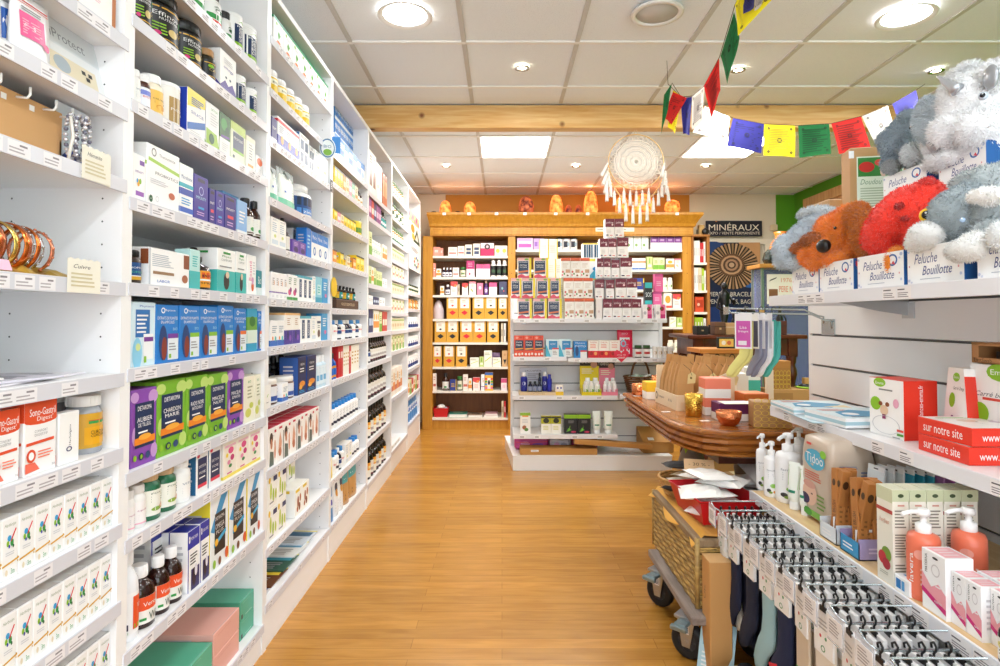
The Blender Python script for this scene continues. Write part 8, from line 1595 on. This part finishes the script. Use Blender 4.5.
# ================================================================== DREAMCATCHER
DY = 4.035
def dc(px, py): p = atY(px, py, DY); return p
cc = dc(636, 162); Rr = .19; cz_ = cc.z
o = empty('dreamcatcher', (cc.x, DY, cz_), 0, 'white crocheted dreamcatcher with tassels hanging from the beam', 'dreamcatcher')
cord = M('f3e6cf', .8); wht = M('fbf8f2', .85, sheen=.2)
q = MB(); N = 48; q.tube([(Rr*math.cos(2*PI*i/N), 0, Rr*math.sin(2*PI*i/N)) for i in range(N)], .004, M('e8c890', .6), 6, closed=True); q.build('hoop', o)
q = MB()
rs = [.02, .03, .045, .055, .065, .08, .09, .1, .115, .125, .135, .148]
for j, r in enumerate(rs): q.tube([((r+.003*math.sin(i*PI*.5))*math.cos(2*PI*i/60), 0, (r+.003*math.sin(i*PI*.5))*math.sin(2*PI*i/60)) for i in range(60)], .0042 if j % 3 == 0 else .003, wht, 5, closed=True)
for i in range(60): a = 2*PI*i/60; q.tube([(.012*math.cos(a), 0, .012*math.sin(a)), (.149*math.cos(a), 0, .149*math.sin(a))], .0013, wht, 4)
for i in range(28):
    a = 2*PI*i/28; q.tube([(.149*math.cos(a)+.013*math.cos(a)+.0135*math.cos(t), 0, .162*math.sin(a)+.0135*math.sin(t)) for t in [k*PI/5 for k in range(10)]], .0022, wht, 5, closed=True)
    q.tube([(.175*math.cos(a), 0, .175*math.sin(a)), (Rr*math.cos(a+.06), 0, Rr*math.sin(a+.06))], .0014, wht, 4); q.tube([(.175*math.cos(a), 0, .175*math.sin(a)), (Rr*math.cos(a-.06), 0, Rr*math.sin(a-.06))], .0014, wht, 4)
q.build('crochet_web', o)
q = MB(); q.tube([(-.012, 0, Rr), (-.004, 0, Rr+.04), (.004, 0, Rr+.04), (.012, 0, Rr)], .0018, cord, 5); q.tube([(0, 0, Rr+.04), (0, -.0, 2.503-cz_)], .0018, cord, 5); q.build('hanging_loop', o)
q = MB(); gar = []
for i in range(25): a = PI*(1+i/24); gar.append((Rr*1.0*math.cos(a), -.004, -.02+.22*math.sin(a)*1.05-.03*abs(math.sin(a))))
q.tube(gar, .0045, M('e8b878', .7), 6); q.build('garland_cord', o)
def tas(L, w=.012):
    q = MB(); q.lathe([(.0025, 0), (.006, -.004), (.007, -.012), (.0045, -.018), (.008, -.03), (w*.8, -L*.7), (w, -L)], wht, 10); q.tube([(0, 0, 0), (0, 0, .02)], .0015, wht, 4)
    for i in range(6): a = i*PI/3; q.tube([(.006*math.cos(a), .006*math.sin(a), -.02), (w*.9*math.cos(a), w*.9*math.sin(a), -L-.006)], .0022, wht, 4)
    return q.mesh('tassel')
ta, tb_ = tas(.1), tas(.125)
for i in range(1, 24, 2):
    p = gar[i]; link('tassel', tb_ if 7 < i < 17 else ta, o, (p[0], p[1]-.004, p[2]-.02))
for i in range(5): x = -.085+.0425*i; link('tassel', ta, o, (x, -.006, -math.sqrt(Rr*Rr-x*x)-.012))
for sx in (-1, 1):
    for k in range(4): t_ = link('tassel', ta, o, (sx*(Rr+.004+.004*k), -.012-.008*k, -.01-.055*k)); t_.rotation_euler = (0, R(-sx*(28-9*k) if sx < 0 else 14-6*k), 0)
# ================================================================== PRAYER FLAGS
FC = dict(blue='2b2a8c', white='efe9e2', red='d61f1c', green='12723a', yellow='f4e21e')
def flag(c, A, B, C, D, lab, fold=.012, seed=1):
    """A,B top corners; D,C bottom corners (A-D left side)"""
    A, B, C, D = map(Vector, (A, B, C, D)); nx, ny = 8, 8; rnd = random.Random(seed); ph = rnd.uniform(0, 6); nrm = (B-A).cross(D-A).normalized()
    def pt(u, v): return A.lerp(B, u).lerp(D.lerp(C, u), v)+nrm*fold*math.sin(u*5+ph+v*2)*v**.5
    q = MB(); m_ = bpy.data.materials.get('flag_'+c)
    if not m_:
        m_ = M(FC[c], .8, 0, 0, sheen=.2).copy(); m_.name = 'flag_'+c; bs = m_.node_tree.nodes['Principled BSDF']; tr = m_.node_tree.nodes.new('ShaderNodeBsdfTranslucent'); tr.inputs[0].default_value = lin(FC[c]); mx = m_.node_tree.nodes.new('ShaderNodeMixShader'); mx.inputs[0].default_value = .35
        m_.node_tree.links.new(bs.outputs[0], mx.inputs[1]); m_.node_tree.links.new(tr.outputs[0], mx.inputs[2]); m_.node_tree.links.new(mx.outputs[0], m_.node_tree.nodes['Material Output'].inputs[0])
    q.add([pt(i/nx, j/ny) for j in range(ny+1) for i in range(nx+1)], [(j*(nx+1)+i, j*(nx+1)+i+1, (j+1)*(nx+1)+i+1, (j+1)*(nx+1)+i) for j in range(ny) for i in range(nx)], m_, True)
    ink = M('1c1a2a' if c != 'green' else '0a3018', .8)
    for sg in (-1, 1):
        def P(u, v, e): p = pt(u, 1-v); return p+nrm*sg*(e+.0012)
        P.curved = True
        q.art([('l', .14, .12, .88, .88, 14, M('b4acaa' if c == 'white' else 'b8a828', .8))] if c in ('white', 'yellow') else [('l', .12, .12, .9, .88, 11, M({'red': '8e1512', 'green': '0a4a22', 'blue': '18185a'}[c], .8))], P, off=.0004)
        ink = M({'white': '6a6668', 'yellow': '4a4420', 'red': '7a100e', 'green': '083a1a', 'blue': '16164a'}[c], .8); q.art([('o', .5, .5, .08, .08, .4, ink), ('e', .5, .45, .05, .03, ink), ('o', .15, .87, .04, .04, .3, ink), ('o', .86, .87, .04, .04, .3, ink), ('o', .15, .13, .04, .04, .3, ink), ('o', .86, .13, .04, .04, .3, ink)], P, base=2, off=.0004)
    return tag(q.build('prayer_flag'), lab, 'flag', 'prayer flags')
Y2 = 3.86
def fl(px, py, Y=Y2): return atY(px, py, Y)
string = M('4a3a30', .8)
# string along the beam face, left to right
run = [('green', (672, 83), (664, 95), (661.5, 134), (668, 108), 'crumpled green prayer flag at the left bend'), ('red', (673, 92), (687, 98), (672, 124), (663, 118), 'crumpled red prayer flag behind the yellow one at the bend'),
       ('yellow', (673, 90), (681, 96), (675, 134), (668, 126), 'narrow yellow prayer flag beside the bend'), ('blue', (681, 98), (692, 97), (690, 134.5), (683, 134), 'royal blue hanging prayer flag right of the narrow yellow one')]
for k, (c, a, b_, c2, d, lab) in enumerate(run): flag(c, fl(*a, 3.3+.03*k), fl(*b_, 3.3+.03*k), fl(*c2, 3.3+.03*k), fl(*d, 3.3+.03*k), lab, .01, k)
flag('white', fl(692.5, 96, 3.25), fl(704, 85, 3.2), fl(703, 121, 3.2), fl(692, 130, 3.25), 'white prayer flag left of the red pointed one', .006, 5)
flag('red', fl(704, 86, 3.0), fl(719, 57, 2.9), fl(721, 90, 2.9), fl(711, 117, 3.0), 'red prayer flag hanging to a point below the green one', .006, 6)
flag('green', fl(720.5, 56, 2.7), fl(734, 12, 2.55), fl(739, 38, 2.55), fl(728, 84, 2.7), 'long green prayer flag hanging from the ceiling string', .006, 7)
flag('yellow', fl(735, 5, 2.3), fl(742, -14, 2.25), fl(775, -4, 2.2), fl(738, 36, 2.35), 'yellow prayer flag at the top edge of the picture', .006, 8)
flag('blue', fl(743, -8, 2.28), fl(755, -14, 2.2), fl(754, 8, 2.2), fl(744, 14, 2.28), 'small blue prayer flag before the topmost yellow one', .003, 9)
flag('white', fl(755, -14, 2.25), fl(768, -18, 2.2), fl(762, 5, 2.22), fl(755, 11, 2.25), 'small white prayer flag before the topmost yellow one', .003, 10)
run2 = [('white', (705, 106), (730, 117), (727, 141), (693, 132), 'white prayer flag overlapping the beam left of the violet-blue one'), ('blue', (733, 118), (764, 124), (762, 153), (727, 146), 'violet-blue prayer flag in front of the lit ceiling panel'), ('yellow', (764, 124), (795, 125.5), (795, 157.5), (764, 155), 'yellow square prayer flag in the middle of the beam'),
        ('green', (798, 125.5), (829, 124), (831, 154), (800, 157.5), 'green square prayer flag between yellow and red'), ('red', (831, 123.5), (861, 116.5), (870, 148), (839, 154), 'red square prayer flag right of the green one'), ('white', (862, 116), (888, 105), (898, 137), (875, 145), 'white prayer flag above the kraft poster carton'), ('blue', (892, 104), (916, 90), (920, 112), (898, 122), 'dark blue prayer flag above the elephant plush')]
for k, (c, a, b_, c2, d, lab) in enumerate(run2): flag(c, fl(*a, 3.6), fl(*b_, 3.6), fl(*c2, 3.6), fl(*d, 3.6), lab, .008, 20+k)
q = MB(); q.tube([fl(668, 84, 3.3), fl(680, 96, 3.4), fl(705, 106, 3.6)]+[fl(*p, 3.6) for p in ((733, 118), (764, 124), (798, 125.5), (831, 123.5), (862, 116), (892, 104), (916, 90))]+[atZ(925, 84, CEIL-.005)], .0018, string, 5)
q.tube([fl(672, 83, 3.3), fl(681, 97, 3.35), fl(692.5, 96, 3.25), fl(704, 86, 3.1), fl(719.5, 57, 2.8), fl(735, 5, 2.35), atZ(746, -20, CEIL-.005)], .0018, string, 5); q.tube([fl(668, 84, 3.3), atY(667, 84, 3.3)+Vector((0, 0, CEIL-.006-atY(667, 84, 3.3).z))], .0015, string, 5)
tag(q.build('flag_string'), 'thin dark string carrying the coloured prayer flags', 'string')
# ================================================================== NEAREST UNIT: jewellery and papers
z3 = ZS[1][2]; z4 = ZS[1][3]; z5 = ZS[1][4]; z2 = ZS[1][1]
kc = M('cf9f6a', .75, bump=.15, bs=80)
q = MB(); q.box(-.1, -.096, .6, 1.215, 0, .108, kc)
for y in (.9, .97, 1.035, 1.1, 1.165, 1.21): q.tube([(-.096, y, .1), (-.075, y, .098), (-.07, y, .104), (-.07, y, .118)], .0024, M('f6f6f6', .4), 6)
for y in (.93, 1.0, 1.065, 1.13): q.box(-.0958, -.095, y, y+.012, .086, .097, M('f4f2f0'))
q.box(-.2, -.096, .6, .605, 0, .05, kc); q.box(-.2, -.096, 1.21, 1.215, 0, .05, kc)
kdisp = tag(q.build('jewellery_board', None, (LX+.04, 0, z3+.0005)), 'kraft display board with white hooks on the bracelet shelf', 'display board')
for k, dx in enumerate((0, .012, .024)):
    q = MB(); N = 26
    for i in range(N): a = 2*PI*i/N; q.ball((0, .016*math.cos(a), .046*math.sin(a)), .0044, M('d8d8de' if i % 3 else '6a6a7a', .25, .5 if i % 3 else 0), 8, 6)
    tag(q.build('bead_bracelet', None, (LX-.032+dx, 1.21+.006*k, z3+.06-.002*k), (0, 0, R(10*k))), 'silver and dark beaded bracelet, %s on the last hook of the board' % ['hindmost', 'middle', 'foremost'][k], 'bracelet', 'beaded bracelets on the hook')
q = MB(); q.tube([(0, 0, 0), (.004, .003, -.04), (0, -.004, -.09)], .003, M('f0ece4'), 6); q.build('white_cord', kdisp, (-.06, 1.19, .095))
def note(y0, w_, h_, z, lab, txt, dz=-.03):
    q = MB(); n = 10; e = [(i/n*w_, h_+(.002 if i % 2 else -.001)) for i in range(n+1)]; q.prism([(0, 0), (w_, 0)]+e[::-1], 0, .0006, M('f2eee0', .7), Matrix.Rotation(R(90), 4, 'X')); q.art([('i', txt, .42, .78, .5, .12, M('4a4238')), ('l', .1, .15, .85, .62, 4, M('d2c6a0'))], lambda u, v, e: (u*w_, -.0006-e, v*h_), base=2)
    tag(q.build('handwritten_card', None, (LX+.0045, y0, z+dz), (0, 0, PI/2)), lab, 'card')
note(1.19, .088, .068, z3, 'torn-edge handwritten card at the beaded bracelets', 'Hématite')
note(1.155, .095, .068, z4, 'torn-edge handwritten card right of the copper bracelets', 'Cuivre')
q = MB(); q.ball((0, 0, .02), (.02, .025, .02), M('1a3a8a', .4), 12, 8); tag(q.build('blue_pouch', None, (LX-.06, 1.255, z3+.001)), 'small royal blue pouch behind the handwritten card', 'pouch')
for k in range(5): q = MB(); q.ball((0, 0, .01), (.012, .01, .01), M(('d86a4a', 'e8907a', 'c85a3a', 'e8b0a0', '8a4a3a')[k], .3), 8, 6); tag(q.build('tumbled_stone', None, (LX-.045-.01*(k % 2), 1.285+.01*k-.005, z3+.001+(.018 if k % 2 else 0))), 'small orange-red tumbled stone near the blue pouch', 'stone', 'orange-red tumbled stones')
q = MB(); q.box(0, .003, 0, .09, 0, .14, M('dfe8f0', .3)); tag(q.build('plastic_sheet', None, (LX-.1, 1.22, z3+.001), (0, R(12), 0)), 'pale plastic sheet leaning behind the blue pouch', 'sheet')
# copper and brass bangles on gold paper
gp = M('b8973a', .35, .7, bump=.8, bs=60); q = MB(); rnd = random.Random(9); nx, ny = 24, 8; q.add([(LX-.14+.13*j/ny, .8+.4*i/nx, rnd.uniform(0, .022) if 0 < i < nx and 0 < j < ny else 0) for j in range(ny+1) for i in range(nx+1)], [(j*(nx+1)+i, j*(nx+1)+i+1, (j+1)*(nx+1)+i+1, (j+1)*(nx+1)+i) for j in range(ny) for i in range(nx)], gp); tag(q.build('gold_paper', None, (0, 0, z4+.001)), 'crumpled gold paper under the bangles', 'paper')
mt = [('d8763a', 'copper'), ('e0c06a', 'brass'), ('c8c8cc', 'silver'), ('d88a6a', 'rose copper')]
for k in range(16):
    m_, nm = mt[(0, 1, 0, 1, 1, 0, 0, 3, 1, 1, 0, 2, 0, 2, 3, 3)[k]]; w_ = (.014, .014, .015, .013, .01, .016, .016, .007, .014, .008, .016, .007, .008, .006, .008, .006)[k]; rr = .043-.0008*max(0, k-11); mm = M(m_, .22, 1.0)
    q = MB(); N = 30; prof = []
    for i in range(N-3): a = 2*PI*(i+2)/N-PI/2; prof.append((rr*math.cos(a), rr*math.sin(a)))
    vs = []
    for x, z in prof: vs += [(x, -w_/2, z), (x, w_/2, z), (x*.95, w_/2, z*.95), (x*.95, -w_/2, z*.95)]
    q.add(vs, [(4*i+a, 4*i+4+a, 4*i+4+(a+1) % 4, 4*i+(a+1) % 4) for i in range(len(prof)-1) for a in range(4)]+[(3, 2, 1, 0), tuple(4*(len(prof)-1)+a for a in range(4))], mm, True)
    if nm == 'silver' or k > 12:
        for i in range(0, N-3, 2): q.ball((prof[i][0], 0, prof[i][1]), .0032, mm, 6, 4)
    tag(q.build('bangle', None, (LX-.05-.006*(k % 2), .93+.0145*k, z4+rr+.008), (R(4*(k % 3-1)), 0, R(6*(k % 3-1)))), '%s bangle, %s from the left on the gold paper' % (nm, ORD[k+1]), 'bangle', 'metal bangles on the gold paper')
q = MB(); q.box(0, .001, 0, .05, 0, .02, M('f0b8d0')); tag(q.build('pink_slip', None, (LX-.004, .985, z4+.002), (0, R(-20), 0)), 'small pink paper slip below the bangles', 'paper')
for k, (x, y, rz, c, a2) in enumerate(((LX-.14, 1.15, 8, 'e8e4ea', '5a3a8a'), (LX-.13, 1.05, -6, 'dcd8e4', 'c85a4a'), (LX-.14, .93, 4, 'f0ece8', '8a4a6a'))):
    q = MB(); q.box(-.1, .1, -.14, .14, 0, .004, M(c, .3)); q.art([('r', .1, .1, .6, .5, M(a2)), ('l', .1, .6, .9, .9, 4, M('6a6a7a')), ('r', .65, .1, .9, .5, M('e0b86a'))], lambda u, v, e: (-.1+u*.2, -.14+v*.28, .004+e)); tag(q.build('magazine', None, (x, y, z5+.001+.0048*k), (0, 0, R(rz))), ['lowest', 'middle', 'topmost'][k]+' magazine of the thin pile on the nearest unit', 'magazine', 'magazines on the nearest unit')
# leaflet iProtect with phone chip picture
q = MB(); q.box(0, .003, 0, .2, 0, .15, M('d8dce0', .3)); q.art([('t', 'iProtect', .5, .72, .5, .14, M('8a8e96')), ('r', .02, .0, 1, .55, M('e8e8ea')), ('r', .08, .12, .85, .42, M('e6d8bc')), ('e', .33, .28, .12, .12, M('aab4bc')), ('r', .62, .3, .68, .36, M('2a2a2a')), ('r', .72, .3, .78, .36, M('2a2a2a')), ('r', .67, .22, .73, .28, M('2a2a2a'))], lambda u, v, e: (.003+e, .0+u*.2, v*.15)); lf = q.build('leaflet_display', None, (LX-.04, 1.135, z2+.001), (0, R(-14), 0)); tag(lf, 'grey leaflet with phone picture leaning near the top of the nearest unit', 'leaflet')
q = MB(); q.box(0, .002, 0, .12, 0, .14, M('b8d83a', .4)); tag(q.build('lime_leaflet', None, (LX-.055, 1.215, z2+.001), (0, R(-14), 0)), 'lime green leaflet behind the grey phone leaflet', 'leaflet')
# ================================================================== hanging signs on the left units, magazines in third unit
y = B0+BP*2-.0; p_ = atX(331, 150, LX+.03)
q = MB(); q.lathe([(1, -.002), (1, .002)], M('e8f0f0', .35), 26, Matrix.Rotation(R(90), 4, 'X'), sx=.038, sy=.05); q.art([('o', 0, 0, .034, .046, .86, M('2a6aa0')), ('e', 0, -.02, .02, .016, M('7ab03a')), ('t', 'BIO', 0, .008, .035, .014, M('2a6aa0'))], lambda u, v, e: (u, -.002-e, v)); q.box(.02, .06, .001, .0035, -.02, .06, M('3a8ad8', .4)); tag(q.build('oval_sign', None, (LX+.022, p_.y-.03, p_.z), (0, 0, R(20))), 'oval label sign with blue plate between third and fourth units', 'sign')
q = MB(); q.box(0, .001, -.02, .02, -.03, .03, M('1c1c1e')); q.art([('l', .2, .2, .8, .8, 4, M('f0f0f0'))], lambda u, v, e: (.001+e, -.02+u*.04, -.03+v*.06)); p_ = atX(331, 186, LX); tag(q.build('code_tag', None, (LX+.0035, B0+BP*2-.02, p_.z)), 'small black tag on the post right of the third unit', 'tag')
q = MB(); xx = LX+.004; p_ = atX(267, 393, LX); q.box(0, .0012, -.03, .03, -.055, .03, M('f8f8f4')); q.art([('p', [(.35, .45), (.5, .5), (.65, .62), (.5, .58)], M('8cc83a')), ('l', .3, .2, .7, .3, 1, M('b8b8b8'))], lambda u, v, e: (.0012+e, -.03+u*.06, -.055+v*.085)); tag(q.build('shelf_card', None, (xx, B0+BP-.0, p_.z)), 'white card with green leaf between second and third units', 'card')
for k, (ys, c, a2) in enumerate(((2.72, 'd8e4ee', '3a6a8a'), (2.6, 'eef0ee', '5a9aba'), (2.47, '2a5a4a', '1a8aa0'), (2.34, '6a3a1a', 'e8c83a'), (2.22, 'e8e8ec', '3a4a8a'))):
    q = MB(); q.box(-.12, .12, -.085, .085, 0, .005, M(c, .25)); q.art([('r', .05, .1, .95, .4, M(a2)), ('l', .1, .5, .9, .9, 4, M('8a8a8a')), ('r', .0, .0, 1, .06, M('e8d83a'))], lambda u, v, e: (-.12+u*.24, .085-v*.17, .005+e)); tag(q.build('magazine', None, (LX-.145, ys+.03, ZS[3][10]+.001+.0056*(4-k)), (0, 0, R((k*37) % 9-4))), ['farthest pale', 'second farthest white', 'middle green-blue', 'brown and yellow', 'nearest pale plastic-wrapped'][k]+' magazine on the lowest shelf of the third unit', 'magazine', 'magazines on the lowest shelf of the third unit')
# kraft boards / trays in fourth unit
z = ZS[4][4]; ya, yb = Yon(337, z), Yon(359, z)
q = MB(); q.box(-.1, -.003, ya, yb, 0, .05, M('4a3020', .5), c=.002); q.art([('t', 'HUILES ESSENTIELLES', .5, .5, .6, .3, M('d8c8a8'))], lambda u, v, e: (-.003+e, ya+u*(yb-ya), v*.05)); tag(q.build('display_tray', None, (LX, 0, z+.001)), 'dark brown essential oil tray in the fourth unit', 'tray')
ZO = z+.052; rnd = random.Random(5)
for k in range(14):
    yy = ya+.025+(yb-ya-.05)*(k % 7)/6; place('c8' if k % 2 else 'mixk', .028, .075, .028, (LX-.03-.04*(k//7), yy, ZO), PI/2, 'tiny dark oil bottle, %s row, %s from left in the brown tray' % (['front', 'back'][k//7], ORD[k % 7+1]), 'tiny oil bottles in the brown tray', True)
q = MB(); q.box(0, .004, 0, .1, 0, .13, M('b8773c', .6)); tag(q.build('kraft_leaflet', None, (LX-.17, ya+.12, z+.001), (0, R(15), 0)), 'kraft leaflet leaning behind the tiny oil bottles', 'leaflet')
q = MB(); q.lathe([(.05, 0), (.05, .003)], M('f0c81c', .4), 24, Matrix.Rotation(R(90), 4, 'Y')); p_ = atX(333.5, 287, LX+.008); tag(q.build('yellow_disc', None, (LX+.004, B0+BP*2+.03, p_.z)), 'round yellow disc sign on the post left of the fourth unit', 'sign')
# herb poster in the farthest unit
za, zb = atX(414, 271, LX).z, atX(414, 225, LX).z; ya, yb = B0+BP*5+.03, B0+BP*6-.02
q = MB(); q.box(0, .004, ya, yb, za, zb, M('f4f2ee', .5)); A = [('p', [(.3, .62), (.9, .62), (.62, .95)], M('2a4a2a')), ('p', [(.45, .68), (.75, .68), (.62, .84)], M('e8e4dc')), ('e', .25, .88, .16, .09, M('e8822a')), ('e', .3, .72, .12, .07, M('d8b03a')), ('l', .1, .4, .8, .5, 3, M('9a9a9a'))]
for i in range(8): a = i*PI/4; A.append(('e', .55+.18*math.cos(a), .2+.1*math.sin(a), .05, .03, M(('d84a3a', '3a8a4a', '3a5aa8', 'e8b83a')[i % 4])))
q.art(A, lambda u, v, e: (.004+e, ya+u*(yb-ya), za+v*(zb-za)), off=.0004); tag(q.build('herb_poster', None, (LX+.003, 0, 0)), 'white poster with triangle and colour circle on the farthest unit', 'poster')
